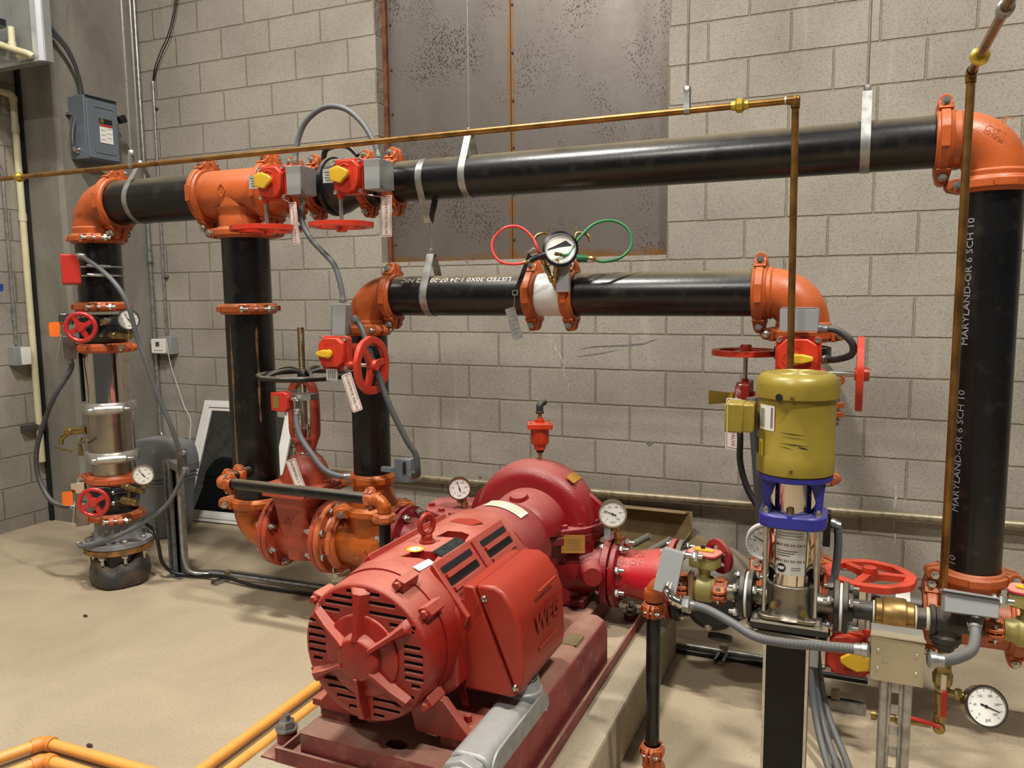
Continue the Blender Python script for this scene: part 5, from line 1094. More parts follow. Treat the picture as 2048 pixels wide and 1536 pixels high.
T.part('pump_foot', MB().lathe(JP(0, 0, .655), Z_, [(0, .078), (.004, .080), (.01, .074), (.025, .068), (.075, .066), (.088, .069), (.092, .068), (.095, .064)], 56), CASTSS, label='cast stainless pump foot')
T.part('foot_plate', MB().prism(rrect(.17, .15, .03, 5), JP(0, 0, .653), X_, Y_, (0, 0, .012)), CASTSS, bev=.002)
for sx_ in (-1, 1):
    T.part('drain_plug', MB().hexbolt(JP(.036*sx_+.0, -.068, .69-.006*sx_), V((.3*sx_, -1, 0)), .009, .012), BRASS)
    T.part('nozzle', MB().lathe(JP(.05*sx_, 0, JZ), V((sx_, 0, 0)), [(0, .034), (.02, .030), (.045, .026), (.06, .026)], 28), CASTSS)
T.part('sole_plate', MB().prism([(-.1, -.09), (.1, -.09), (.095, .09), (-.095, .09)], JP(.002, 0, .632), X_, Y_, (0, 0, .018)), VBLK, bev=.001)
T.part('sole_plate', MB().prism([(-.115, -.075), (.105, -.10), (.105, .08), (-.1, .08)], JP(0, 0, .612), X_, Y_, (0, 0, .012)), mat('dusty_plate', (92, 86, 76), .5, metal=.3, dust=.7))
T.part('plate_bolt', MB().bolt(JP(.075, -.075, .625), Z_, .045, .006), STEEL); T.part('plate_bolt', MB().bolt(JP(-.085, -.07, .625), Z_, .04, .006), STEEL)
def jflange(x, label, sx_):
    F = Thing('flange_pair', label, 'pipe flange', (x, JY, JZ), 'small pump flange pairs')
    for g, M in ((-.018, VBLK), (.004, VBLK)): F.part('flange', MB().lathe((x+g, JY, JZ), X_, [(0, .066), (.002, .070), (.013, .070), (.015, .067)], 40), M)
    F.part('gasket', MB().lathe((x-.0035, JY, JZ), X_, [(0, .064), (.008, .064)], 32), WHITE)
    F.part('hub', MB().lathe((x+sx_*.014, JY, JZ), V((sx_, 0, 0)), [(0, .042), (.016, .036), (.018, .03)], 28), VBLK)
    for k in range(4):
        th = PI/4+k*PI/2+.15; q = V((x-.045, JY+.054*math.cos(th), JZ+.054*math.sin(th))); mb = MB().cyl(q, q+X_*.09, .0062, 10); mb.hexa(q+X_*.012, X_, .0115, .012); mb.hexa(q+X_*.064, X_, .0115, .011); F.part('bolt', mb, STEEL)
jflange(-.252, 'black flange pair with white gasket left of the slim vertical pump', -1)
jflange(-.006, 'black flange pair with white gasket right of the slim vertical pump', 1)
POST = mat('gloss_black_post', (9, 9, 10), .42, var=.3, scale=20, spec=.3)
pl = Thing('pump_post', 'black steel channel post carrying the slim vertical pump', 'post', (JX, JY, 0))
pl.part('web', MB().box((JX-.005, JY-.045, .306), (.106, .008, .61)), POST)
for sx_ in (-1, 1): pl.part('flange_edge', MB().box((JX-.005+sx_*.0555, JY-.012, .306), (.007, .075, .61)), POST, bev=.001); pl.part('bright_edge', MB().box((JX-.005+sx_*.0555, JY-.0515, .306), (.0075, .004, .61)), STEEL)
pl.part('foot_plate', MB().box((JX, JY, .006), (.2, .2, .012)), VBLK)
PB = mat('worn_black_pipe', (44, 43, 42), .42, var=.2, bump=.3, dust=.5, dcol=(140, 128, 110))
pipe((.01, JY, JZ), (.083, JY, JZ), .0262, 'short black nipple right of the slim pump, before the bronze check valve', PB, n=28)
T = Thing('check_valve', 'bronze inline check valve on the small pump discharge', 'valve', (.125, JY, JZ))
T.part('body', MB().lathe((.078, JY, JZ), X_, [(0, .034), (.003, .037), (.017, .037), (.019, .042), (.024, .044), (.07, .044), (.075, .042), (.077, .037), (.092, .037), (.095, .034)], 36), BRONZE)
for x in (.088, .162): T.part('wrench_rib', MB().box((x, JY-.041, JZ-.012), (.014, .006, .004)), BRONZE)
TAPE = mat('thread_tape', (214, 208, 184), .6)
T.part('thread_tape', MB().lathe((.073, JY, JZ), X_, [(0, .030), (.008, .030)], 24), TAPE); T.part('thread_tape', MB().lathe((.172, JY, JZ), X_, [(0, .030), (.006, .030)], 24), TAPE)
pipe((.174, JY, JZ), (.212, JY, JZ), .0262, 'very short black nipple between bronze check valve and iron tee', PB, n=28)
T = Thing('pipe_tee', 'dark malleable iron tee on the small pump discharge', 'pipe tee', (.248, JY, JZ))
T.part('thread_tape', MB().lathe((.200, JY, JZ), X_, [(0, .030), (.008, .030)], 24), TAPE)
mb = MB().lathe((.208, JY, JZ), X_, [(0, .036), (.003, .039), (.012, .039), (.015, .034), (.065, .034), (.068, .030), (.08, .027)], 32); mb.lathe((.247, JY, JZ), -Z_, [(0, .03), (.03, .032), (.036, .038), (.05, .038), (.052, .034)], 32)
T.part('body', mb, IRON)
T.part('bushing', MB().hexa((.247, JY, JZ-.066), Z_, .032, .016), IRON); T.part('bushing', MB().hexa((.247, JY, JZ-.078), Z_, .022, .012), IRON)
pipe((.285, JY, JZ), (.34, JY, JZ), .0262, 'black nipple between iron tee and right small coupling', PB, n=28)
scoup((.352, JY, JZ), X_, -Y_, 'small orange coupling right of the iron tee, bolts upright')
# right bronze butterfly valve with red top
def bronze_valve(cx, label, wheel=True):
    T = Thing('butterfly_valve', label, 'valve', (cx, JY, JZ), 'yellow green bronze valves with red tops')
    T.part('body', MB().lathe((cx-.05, JY, JZ), X_, [(0, .026), (.02, .030), (.03, .038), (.07, .038), (.08, .030), (.1, .026)], 28), OLIVE)
    T.part('neck', MB().lathe((cx, JY, JZ+.03), Z_, [(0, .018), (.02, .016), (.035, .022), (.045, .022)], 20), OLIVE)
    T.part('gear_housing', MB().prism(rrect(.084, .066, .02, 4), (cx, JY, JZ+.066), V((.96, -.28, 0)), V((.28, .96, 0)), (0, 0, .036)), OLIVE, bev=.004)
    t2 = T.part('top_cover', MB().prism(rrect(.092, .072, .02, 3), (cx, JY, JZ+.102), V((.96, -.28, 0)), V((.28, .96, 0)), (0, 0, .010)), mat('dusty_red_cover', (176, 52, 56), .4, var=.1, bump=.3, dust=.75, dcol=(206, 150, 132)), bev=.003)
    T.part('position_pointer', MB().prism([(-.03, -.005), (-.022, -.009), (.026, -.005), (.026, .005), (-.022, .009), (-.03, .005)], (cx, JY-.004, JZ+.113), V((.98, -.2, 0)), V((.2, .98, 0)), (0, 0, .006)), YEL, bev=.001, label='yellow position pointer')
    T.part('cap_nut', MB().cyl((cx-.006, JY, JZ+.112), (cx-.006, JY, JZ+.126), .007, 12), BLK)
    wd = V((.62, .78, .1)); wc2 = V((cx+.035, JY+.035, JZ+.09))
    if wheel: wheel_parts(T, wc2, wd, .05, .008, mat('maroon_wheel', (150, 38, 46), .4, dust=.3), spokes=4, lobes=5, hub=.014)
    return T
bronze_valve(-.372, 'bronze valve with dusty red top left of the slim pump')
bronze_valve(.425, 'bronze valve with dusty red top at the right edge')
pipe((.47, JY, JZ), (1.2, JY, JZ), .0262, 'small black pipe leaving past the right edge', PB, n=24)
# suction side
pipe((-.325, JY, JZ), (-.283, JY, JZ), .024, 'stainless nipple between bronze valve and black flange pair', CASTSS, n=24, name='steel_nipple')
scoup((-.327, JY, JZ), X_, -Y_, 'small orange coupling between bronze valve and the left flange pair')
scoup((-.432, JY, JZ), X_, -Y_, 'small orange coupling left of the bronze valve')
T = Thing('pipe_elbow', 'small orange elbow turning down at the left end of the small pump suction', 'pipe elbow', (-.52, JY, JZ), 'small orange elbows')
T.part('body', elbow_mb((-.52, JY, JZ), X_, -Z_, .027, .048, col=.006, clen=.01, n=20), ORANGE)
scoup((-.52, JY, JZ-.085), Z_, -Y_, 'small orange coupling under the suction elbow of the small pump')
pipe((-.52, JY, .165), (-.52, JY, JZ-.08), .0212, 'slim black vertical suction pipe in front of the concrete pad', grp='small black pipes', n=28)
scoup((-.52, JY, .155), Z_, -Y_, 'small orange coupling at the bottom of the slim vertical suction pipe')
solo('pipe_elbow', elbow_mb((-.52, JY, .07), Z_, Y_, .027, .04, col=.006, clen=.02, n=20), ORANGE, 'small orange elbow near the floor under the slim vertical suction pipe', 'pipe elbow', (-.52, JY, .07), 'small orange elbows')
T = gauge((-.222, 2.40, .80), (.15, -.98, .02), .055, 'white round gauge half hidden behind the slim pump', stem=(-.20, 2.285, .705), needle=.28, case=WHITE)
t = T
# tamper boxes (grey sloped) on the bronze valves
T = Thing('switch_box', 'grey sloping switch box left of the slim pump, conduit below', 'box', (-.46, 2.22, .77), 'grey switch boxes')
fx, fz = V((.96, -.28, 0)), V((0, .0, 1))
T.part('housing', MB().prism(rrect(.060, .115, .003), V((-.455, 2.15, .762)), V((.95, -.1, -.15)).normalized(), V((.14, .30, .94)).normalized(), V((-.1, .95, -.2))*.07), GREYBOX, bev=.002)
T.part('cover', MB().prism(rrect(.064, .118, .002), V((-.455, 2.149, .762)), V((.95, -.1, -.15)).normalized(), V((.14, .30, .94)).normalized(), V((.1, -.95, .2))*.003), GREYBOX)
T.part('conduit_elbow', MB().tube([(-.452, 2.14, .725), (-.45, 2.115, .718), (-.435, 2.10, .705), (-.41, 2.10, .695), (-.39, 2.10, .695)], .014, 14, sub=3), CHROME)
T.part('conduit_nut', MB().hexa((-.405, 2.10, .695), X_, .022, .02), GALV)
T.part('support_strap', MB().box((-.405, 2.22, .70), (.012, .03, .09)), mat('rusty_strap', (150, 110, 84), .5)); T.part('bolt', MB().bolt((-.42, 2.2, .80), X_, .05, .008), STEEL)
T = Thing('switch_box', 'grey sloping switch box in front of the right riser foot, conduit below', 'box', (.285, 2.2, .79), 'grey switch boxes')
T.part('housing', MB().prism([(0, -.026), (.118, -.024), (.118, .026), (.004, .03)], V((.228, 2.14, .783)), V((.998, 0, -.02)), V((0, .35, .93)).normalized(), V((0, .08, -.03))), GREYBOX, bev=.003)
T.part('cover', MB().prism([(-.002, .028), (.12, .026), (.12, .030), (-.002, .034)], V((.228, 2.13, .783)), V((.998, 0, -.02)), V((0, .35, .93)).normalized(), V((0, .10, -.038))), GREYBOX)
T.part('conduit_nut', MB().lathe((.297, 2.15, .735), Z_, [(0, .018), (.004, .02), (.02, .02), (.024, .016)], 20), BLK)
T.part('bolt', MB().bolt((.345, 2.2, .78), X_, .04, .009), STEEL)
def hose(pts, r, label, M=FLEX, name='flexible_conduit', cat='conduit', grp='grey flexible conduits', rings=False, sub=8, ends=GALV):
    pts = [V(p) for p in pts]; sp = smooth_path(pts, sub)
    T = Thing(name, label, cat, pts[0], grp)
    if rings:
        q = smooth_path(pts, 40); rr = [r*(1+.035*math.sin(i*1.3)) for i in range(len(q))]; T.part('sleeve', MB().tube(q, rr, 16), M)
    else: T.part('sleeve', MB().tube(sp, r, 16), M)
    if ends:
        for p, d in ((sp[0], (sp[1]-sp[0]).normalized()), (sp[-1], (sp[-2]-sp[-1]).normalized())):
            T.part('end_fitting', MB().lathe(p-d*.006, d, [(0, r*.9), (.002, r*1.35), (.014, r*1.4), (.016, r*1.15), (.03, r*1.15)], 14), ends)
    return T
hose([(-.39, 2.10, .695), (-.35, 2.085, .695), (-.28, 2.06, .675), (-.18, 2.0, .60), (-.09, 1.93, .545), (0, 1.88, .535), (.055, 1.85, .75-.215)] if False else
     [(-.39, 2.10, .695), (-.34, 2.09, .695), (-.27, 2.06, .676), (-.19, 2.01, .645), (-.12, 1.96, .655-.03), (-.05, 1.90, .70-.06), (.02, 1.86, .745), (.055, 1.85, .755)][:0] or
     [(-.39, 2.10, .695), (-.335, 2.08, .697), (-.265, 2.05, .682), (-.20, 2.01, .672), (-.125, 1.96, .690), (-.05, 1.90, .722), (.02, 1.86, .745), (.052, 1.85, .751)], .0115, 'long ribbed grey conduit sweeping across the slim pump foot to the square steel box', rings=True)
hose([(.297, 2.15, .735), (.293, 2.10, .715), (.275, 2.02, .715), (.235, 1.92, .735), (.20, 1.86, .75), (.178, 1.85, .752)], .0125, 'short ribbed grey conduit from square steel box up to the right switch box', rings=True)
# steel box on strut stand
T = Thing('junction_box', 'square steel junction box on a slotted strut stand', 'box', (.113, 1.87, .69))
BX_ = mat('bare_sheet_steel_box', (176, 166, 142), .34, metal=.55, var=.08)
T.part('box', MB().box((.113, 1.885, .738), (.106, .07, .102)), mat('galv_box_side', (150, 148, 140), .4, metal=.5), bev=.001)
T.part('cover', MB().prism([(-.053, -.051), (.053, -.051), (.053, .047), (-.053, .051)], (.113, 1.848, .737), X_, Z_, (0, .003, 0)), BX_, bev=.001)
T.part('top_lip', MB().prism([(-.055, 0), (.055, 0), (.05, .03), (-.053, .03)], (.113, 1.846, .788), X_, Y_, (0, 0, .003)), BX_)
for x in (-.038, .038):
    for z in (-.02, .022): T.part('screw', MB().lathe((.113+x, 1.848, .735+z), -Y_, [(0, .004), (.002, .003)], 10), STEEL)
T.part('knockout', MB().lathe((.09, 1.8475, .737), -Y_, [(0, .006), (.0006, .006), (.0006, .0045)], 18), BX_)
T = Thing('strut_post', 'slotted galvanised strut post under the square steel box', 'strut', (.113, 1.875, 0))
sp_ = MB()
pz = [0]+[z for k in range(13) for z in (.03+k*.05, .058+k*.05)]+[.685]
for i in range(0, len(pz)-1, 2): sp_.box((.113, 1.862, (pz[i]+pz[i+1])/2), (.018, .0025, pz[i+1]-pz[i]))
sp_.box((.1005, 1.862, .3425), (.009, .0025, .685)); sp_.box((.1255, 1.862, .3425), (.009, .0025, .685)); sp_.box((.0965, 1.882, .3425), (.0025, .04, .685)); sp_.box((.1295, 1.882, .3425), (.0025, .04, .685))
T.part('channel', sp_, GALV, smooth=0)
for x, nm in ((.090, 'left'), (.137, 'right')):
    o = solo('conduit', MB().cyl((x, 1.862, 0), (x, 1.862, .685), .0098, 20), GALV, 'thin metal conduit on the %s side of the slotted strut post' % nm, 'conduit', (x, 1.862, 0), 'conduits beside the strut')
# drain line under iron tee
T = Thing('ball_valve', 'brass ball valve with red lever handle under the iron tee', 'valve', (.246, JY, .52))
T.part('nipple', MB().cyl((.247, JY, .585), (.247, JY, .615), .016, 18), BRONZE)
T.part('body', MB().lathe((.246, JY, .50), Z_, [(0, .014), (.0, .017), (.016, .019), (.02, .023), (.045, .025), (.055, .02), (.075, .020), (.08, .024), (.09, .02)], 8), BRASS)
T.part('handle_bracket', MB().box((.246, JY-.026, .53), (.012, .004, .05)), STEEL); T.part('lever_handle', MB().prism(rrect(.014, .07, .005), (.249, JY-.034, .478), X_, Z_, (0, .008, 0)), SIGNRED, bev=.002)
T.part('lower_body', MB().lathe((.244, JY, .405), Z_, [(0, .012), (.01, .012), (.012, .016), (.03, .016), (.032, .012), (.06, .012), (.062, .016), (.09, .016), (.092, .012), (.1, .012)], 14), BRASS)
T = Thing('ball_valve', 'small brass drain valve with a red lever pointing left near the floor', 'valve', (.24, JY, .40))
T.part('body', MB().lathe((.243, JY, .415), Z_, [(0, .012), (.0, .014), (.012, .014), (.014, .018), (-.0, .018)], 12), BRASS) if False else T.part('body', MB().lathe((.243, JY-.02, .400), Y_, [(0, .012), (.004, .015), (.036, .015), (.04, .012)], 12), BRASS)
T.part('lever_handle', MB().tube([(.243, JY-.03, .412), (.225, JY-.03, .418), (.17, JY-.03, .425), (.15, JY-.03, .426)], [.006, .0055, .0055, .005], 8), SIGNRED)
T.part('hose_bib', MB().lathe((.225, JY, .402), V((-1, 0, -.02)), [(0, .010), (.06, .010), (.062, .015), (.085, .015), (.087, .01), (.13, .01), (.132, .014), (.145, .014)], 14), BRASS)
t = gauge((.345, JY-.02, .487), (.30, -.86, .40), .052, 'large tilted round gauge low at the right, on a brass stub', stem=None, needle=.92, marks=10)
t.part('stub', MB().tube([(.25, JY, .50), (.28, JY, .497), (.31, JY, .493), (.325, JY+.005, .49)], .009, 12), BRASS); t.part('stub_nut', MB().hexa((.276, JY, .497), X_, .015, .016), BRASS)
# ---------------------------------------------------------------- copper sensing lines
def union(T, c, ax, r=.0111):
    c, ax = V(c), V(ax); T.part('union', MB().lathe(c-ax*.026, ax, [(0, r*1.25), (.012, r*1.4), (.014, r*1.75), (.018, r*2.1), (.034, r*2.1), (.036, r*1.75), (.04, r*1.4), (.052, r*1.25)], 8), mat('yellow_brass_union', (196, 170, 62), .28, metal=.7, var=.1))
T = Thing('copper_pipe', 'long copper pipe crossing before the overhead pipe, dropping behind the gold motor', 'copper pipe', (-2, 2.65, 2.127))
T.part('run', MB().cyl((-4.9, 2.65, 2.127), (-.215, 2.65, 2.127), .0111, 20), COPPER)
T.part('elbow', elbow_mb((-.19, 2.65, 2.127), -X_, -Z_, .0128, .018, col=.003, clen=.006, n=16), COPPER); T.part('solder_ring', MB().lathe((-.222, 2.65, 2.127), X_, [(0, .0122), (.003, .0135), (.006, .0122)], 16), mat('solder', (196, 190, 174), .4, metal=.6))
T.part('drop', MB().cyl((-.19, 2.65, 2.11), (-.175, 2.65, .62), .0111, 20), COPPER)
union(T, (-.355, 2.65, 2.127), X_); union(T, (-3.73, 2.65, 2.127), X_)
T = Thing('copper_pipe', 'copper pipe rising in front of the right riser and turning toward the viewer', 'copper pipe', (.262, 2.5, .7))
T.part('drop', MB().cyl((.262, 2.5, .64), (.262, 2.5, 2.10), .0111, 20), COPPER)
T.part('elbow', elbow_mb((.262, 2.5, 2.12), -Y_, -Z_, .0128, .018, col=.003, clen=.008, n=16), COPPER)
T.part('run', MB().cyl((.262, 2.48, 2.12), (.262, 1.2, 2.12), .0111, 20), COPPER)
union(T, (.262, 2.34, 2.12), Y_); T.part('clamp', MB().lathe((.262, 1.99, 2.12), -Y_, [(0, .013), (.004, .017), (.03, .017), (.034, .013)], 14), GALV)
T.part('branch', MB().tube([(.262, 2.5, .65), (.262, 2.48, .69), (.262, 2.4, .70), (.262, 2.26, .69)], .0111, 14, sub=3), COPPER)
# ---------------------------------------------------------------- hangers
def clevis(x, cy, cz, r, top, label, w=.03, rod=None, dirn=1, nut=True, M=GALV, grp='pipe hangers'):
    """strap round a pipe closing at height top (above, or below if dirn is -1)"""
    T = Thing('pipe_hanger', label, 'pipe hanger', (x, cy, top), grp)
    D = abs(top-cz); a = math.acos(min(1, (r)/D)); pts = []; n = 30
    for i in range(n+1):
        th = PI/2+a+(2*PI-2*a)*i/n if True else 0; pts.append((math.cos(th)*r, math.sin(th)*r*dirn))
    pts = [(0, D*dirn)]+pts+[(0, D*dirn)]
    pts[0] = (-.012, D*dirn); pts[-1] = (.012, D*dirn)
    mb = MB(); vs = []; fs = []
    for i, (y, z) in enumerate(pts):
        p0 = pts[max(0, i-1)]; p1 = pts[min(len(pts)-1, i+1)]; t = V((0, p1[0]-p0[0], p1[1]-p0[1])).normalized(); nn = X_.cross(t)
        for sx_ in (-1, 1):
            for sn in (0, .0028): vs.append(V((x+sx_*w/2, cy+y, cz+z))-nn*sn*dirn*-1)
    for i in range(len(pts)-1):
        b = i*4; fs += [(b, b+4, b+6, b+2), (b+1, b+3, b+7, b+5), (b, b+1, b+5, b+4), (b+2, b+6, b+7, b+3)]
    T.part('strap', mb.add(vs, fs), M, smooth=50)
    if nut: T.part('hex_nut', MB().hexa((x, cy, top-.004 if dirn > 0 else top-.02), Z_, .012, .024), STEEL)
    if rod: T.part('threaded_rod', MB().cyl((x, cy, top-(.03 if dirn > 0 else 0)), (x, cy, rod), .0048, 10), STEEL)
    return T
clevis(-1.468, HY, ZU, D6/2+.003, 2.195, 'teardrop hanger on the long overhead pipe, left one over the steel sheet', rod=5.0)
clevis(.012, HY, ZU, D6/2+.003, 2.203, 'teardrop hanger on the long overhead pipe near the right elbow', rod=5.0)
clevis(-3.30, HY, ZU, D8/2+.003, 2.20, 'teardrop hanger on the short overhead pipe at far left', rod=5.0)
clevis(-1.665, HY, ZU, D6/2+.003, 1.842, 'strap slung round the long overhead pipe, meeting in a V below it', dirn=-1)
clevis(-1.655, HY, ZL, D6/2+.003, 1.715, 'teardrop hanger round the lettered lower pipe, hung from the V strap', rod=1.85, w=.034)
clevis(-.521, 2.65, 2.127, .0135, 2.182, 'small hanger holding the copper pipe above the flow meter', rod=5.0, w=.018)
clevis(-2.985, 2.65, 2.127, .0135, 2.175, 'small hanger holding the copper pipe at far left', rod=5.0, w=.018)
# ---------------------------------------------------------------- flexible conduits
def fp(*a): return [V(p) for p in a]
hose([(-2.198, 2.79, 2.105), (-2.185, 2.80, 2.20), (-2.135, 2.80, 2.275), (-2.04, 2.80, 2.318), (-1.94, 2.80, 2.30), (-1.86, 2.80, 2.235), (-1.80, 2.79, 2.15), (-1.786, 2.79, 2.10)], .0115, 'grey conduit arching between the two overhead switch boxes', sub=10)
hose([(-2.165, 2.79, 1.950), (-2.17, 2.78, 1.87), (-2.13, 2.78, 1.79), (-2.07, 2.78, 1.73), (-2.01, 2.78, 1.67), (-1.98, 2.78, 1.58), (-1.972, 2.78, 1.52)], .0115, 'grey conduit hanging from the first overhead box to the bypass valve box')
hose([(-1.915, 2.78, 1.445), (-1.87, 2.76, 1.41), (-1.835, 2.75, 1.33), (-1.79, 2.76, 1.20), (-1.74, 2.76, 1.08), (-1.675, 2.77, .95), (-1.64, 2.78, .89), (-1.632, 2.78, .83), (-1.645, 2.80, .80), (-1.69, 2.83, .785)], .0125, 'long grey conduit from bypass valve box down to the small box by its riser', M=DFLEX)
T = Thing('junction_box', 'small dark grey steel box right of the bypass riser coupling', 'box', (-1.745, 2.9, .80)); T.part('box', MB().box((-1.755, 2.88, .795), (.075, .05, .10), Matrix.Rotation(.15, 3, 'Z')), DKBOX, bev=.002); T.part('knockout', MB().box((-1.74, 2.853, .81), (.012, .004, .05)), BLK)
T.part('mounting_arm', MB().box((-1.83, 2.92, .78), (.13, .02, .02)), DKBOX)
hose([(-2.235, 2.785, 1.047), (-2.232, 2.77, 1.0), (-2.205, 2.76, .93), (-2.15, 2.76, .86), (-2.09, 2.77, .79), (-2.04, 2.80, .762), (-2.01, 2.83, .757)], .0125, 'grey conduit curving down from the gate valve switch across its bonnet')
hose([(-3.535, 2.79, 1.748), (-3.47, 2.78, 1.728), (-3.38, 2.78, 1.68), (-3.28, 2.78, 1.60), (-3.235, 2.80, 1.50), (-3.235, 2.84, 1.34), (-3.215, 2.86, 1.24), (-3.20, 2.90, 1.08), (-3.17, 2.95, .90), (-3.17, 3.0, .76), (-3.165, 3.02, .74)], .0115, 'long grey conduit from the red switch box down to the strut post, left riser', M=FLEX)
hose([(-3.14, 3.0, .665), (-3.165, 2.99, .60), (-3.25, 2.97, .47), (-3.38, 2.93, .37), (-3.55, 2.84, .28), (-3.66, 2.79, .25), (-3.735, 2.82, .245)], .0115, 'grey conduit looping from the strut post round the foot of the left riser')
hose([sb1-Z_*.135, sb1-Z_*.19, (-3.80, 2.80, 1.045), (-3.90, 2.80, .90), (-3.975, 2.80, .75), (-3.99, 2.80, .63), (-3.95, 2.80, .53), (-3.87, 2.80, .46), sb2-Z_*.04+lf*.03], .0125, 'grey conduit bowing out left between the two wafer valve boxes', M=DFLEX)
hose([(-.105, 2.80, 1.42), (-.05, 2.80, 1.415), (-.005, 2.80, 1.375), (-.005, 2.82, 1.335), (-.05, 2.86, 1.315), (-.09, 2.90, 1.31)], .0115, 'short dark conduit looping right of the box above the gold motor', M=DFLEX)
hose([(-.375, 2.95, 1.09), (-.365, 2.92, 1.02), (-.36, 2.90, .93), (-.33, 2.88, .84), (-.28, 2.86, .76), (-.26, 2.85, .68)], .0115, 'black cable hanging left of the gold motor', M=BLK, name='cable', cat='cable', grp=None)
hose([(-.31, 2.78, 1.18), (-.30, 2.78, 1.05), (-.288, 2.78, .92), (-.275, 2.78, .78), (-.26, 2.78, .66)], .015, 'thick grey conduit falling left of the slim pump', M=DFLEX)
T = Thing('junction_box', 'small black box on the right of the slim pump sleeve', 'box', (-.056, 2.42, .85)); T.part('box', MB().box((-.052, 2.44, .852), (.02, .05, .10)), BLK, bev=.001); T.part('bracket', MB().box((-.065, 2.40, .80), (.006, .14, .012)), GALV)
hose([(-.04, 2.44, .868), (-.025, 2.44, .86), (-.02, 2.44, .82), (-.022, 2.44, .75), (-.032, 2.44, .66), (-.036, 2.44, .60)], .0115, 'short grey conduit hanging right of the slim pump sleeve')
# floor cable bundle behind the post
for k, (dx, dy, lb) in enumerate(((0, 0, 'left'), (.02, .04, 'middle'), (.05, .07, 'right'))):
    hose([(-.10+dx*.2, 2.76+dy, .60), (-.10+dx*.4, 2.74+dy, .35), (-.085+dx*.5, 2.72+dy, .20), (-.06+dx*.7, 2.66+dy, .10), (-.02+dx, 2.55+dy, .03), (.03+dx, 2.38, .012), (.07+dx, 2.2, .012), (.10+dx, 1.9, .012)], .0115, 'grey conduit of the bundle on the floor behind the strut, %s one' % lb, ends=None)
def floor_strut(c, L, ang, label, h=.04, w=.04):
    R = Matrix.Rotation(ang, 3, 'Z'); c = V(c); T = Thing('strut_channel', label, 'strut', c, 'short strut pieces on the floor')
    mb = MB()
    for dy, dz, sy, sz in ((-w/2, h/2, .0025, h), (w/2, h/2, .0025, h), (0, .00125, w, .0025), (-w/2+.004, h, .008, .0025), (w/2-.004, h, .008, .0025)): mb.box(c+R @ V((0, dy, dz)), (L, sy, sz), R)
    T.part('channel', mb, GALV, smooth=0); T.part('pipe_clamp', MB().box(c+R @ V((L*.1, 0, h+.018)), (.03, w*.8, .03), R), mat('dusty_clamp', (130, 118, 90), .5, metal=.4)); return T
floor_strut((-.04, 3.02, 0), .26, .05, 'short galvanised strut on the floor behind the slim pump post')
floor_strut((-3.10, 3.20, 0), .16, PI/2-.2, 'short strut under the floor conduits, left of the gate valve', h=.02)
floor_strut((-.46, 3.285, 0), .14, PI/2-.1, 'short strut under the floor conduits, right of the concrete pad', h=.02)
# floor conduits
solo('conduit', MB().tube([(-3.33, 3.13, .62), (-3.33, 3.13, .20), (-3.325, 3.135, .10), (-3.30, 3.15, .04), (-3.22, 3.19, .026), (-3.1, 3.22, .026), (-2.0, 3.27, .026), (-1.6, 3.278, .026), (-.6, 3.29, .026), (.1, 3.30, .026)], .0105, 14, sub=5), GALV, 'metal conduit bending off the strut post and running along the floor', 'conduit', (-2.5, 3.2, 0))
solo('cable', MB().tube([(-3.62, 3.14, .30), (-3.55, 3.10, .295), (-3.47, 3.08, .27), (-3.44, 3.07, .2), (-3.43, 3.08, .10), (-3.40, 3.12, .035), (-3.3, 3.165, .014), (-3.1, 3.18, .03), (-2.8, 3.17, .014), (-2.0, 3.24, .012), (-1.6, 3.258, .012), (-.6, 3.262, .012), (.1, 3.27, .012)], .0095, 12, sub=5), BLK, 'black cable beside the metal conduit along the floor', 'cable', (-2.5, 3.15, 0))
solo('conduit', MB().tube([(-3.38, 3.16, .012), (-3.1, 3.225+.03, .03), (-2.0, 3.31, .012), (-.6, 3.315, .012), (.1, 3.34, .012)], .0095, 12, sub=5), DFLEX, 'grey conduit furthest back of the floor run', 'conduit', (-2.5, 3.3, 0))
# strut post at left with clamp plate
T = Thing('strut_post', 'tall galvanised strut post standing on the floor right of the left riser', 'strut', (-3.45, 3.13, 0))
mb = MB()
for dx, dy, sx_, sy_ in ((-.02, 0, .0025, .04), (.02, 0, .0025, .04), (0, .02, .04, .0025), (-.016, -.02, .008, .0025), (.016, -.02, .008, .0025)): mb.box((-3.415+dx, 3.15+dy, .33), (sx_, sy_, .66))
T.part('channel', mb, GALV, smooth=0); mb = MB()
for dx, dy, sx_, sy_ in ((-.02, 0, .0025, .04), (.02, 0, .0025, .04), (0, .02, .04, .0025)): mb.box((-3.375+dx, 3.17+dy, .33), (sx_, sy_, .66))
T.part('channel', mb, GALV, smooth=0); T.part('top_plate', MB().box((-3.19, 3.03, .69), (.05, .02, .14)), mat('dark_galvanised', (104, 100, 94), .45, metal=.6)); T.part('arm', MB().box((-3.29, 3.10, .64), (.24, .04, .04), Matrix.Rotation(-.5, 3, 'Z')), GALV); T.part('foot', MB().box((-3.40, 3.16, .003), (.12, .09, .006)), GALV)
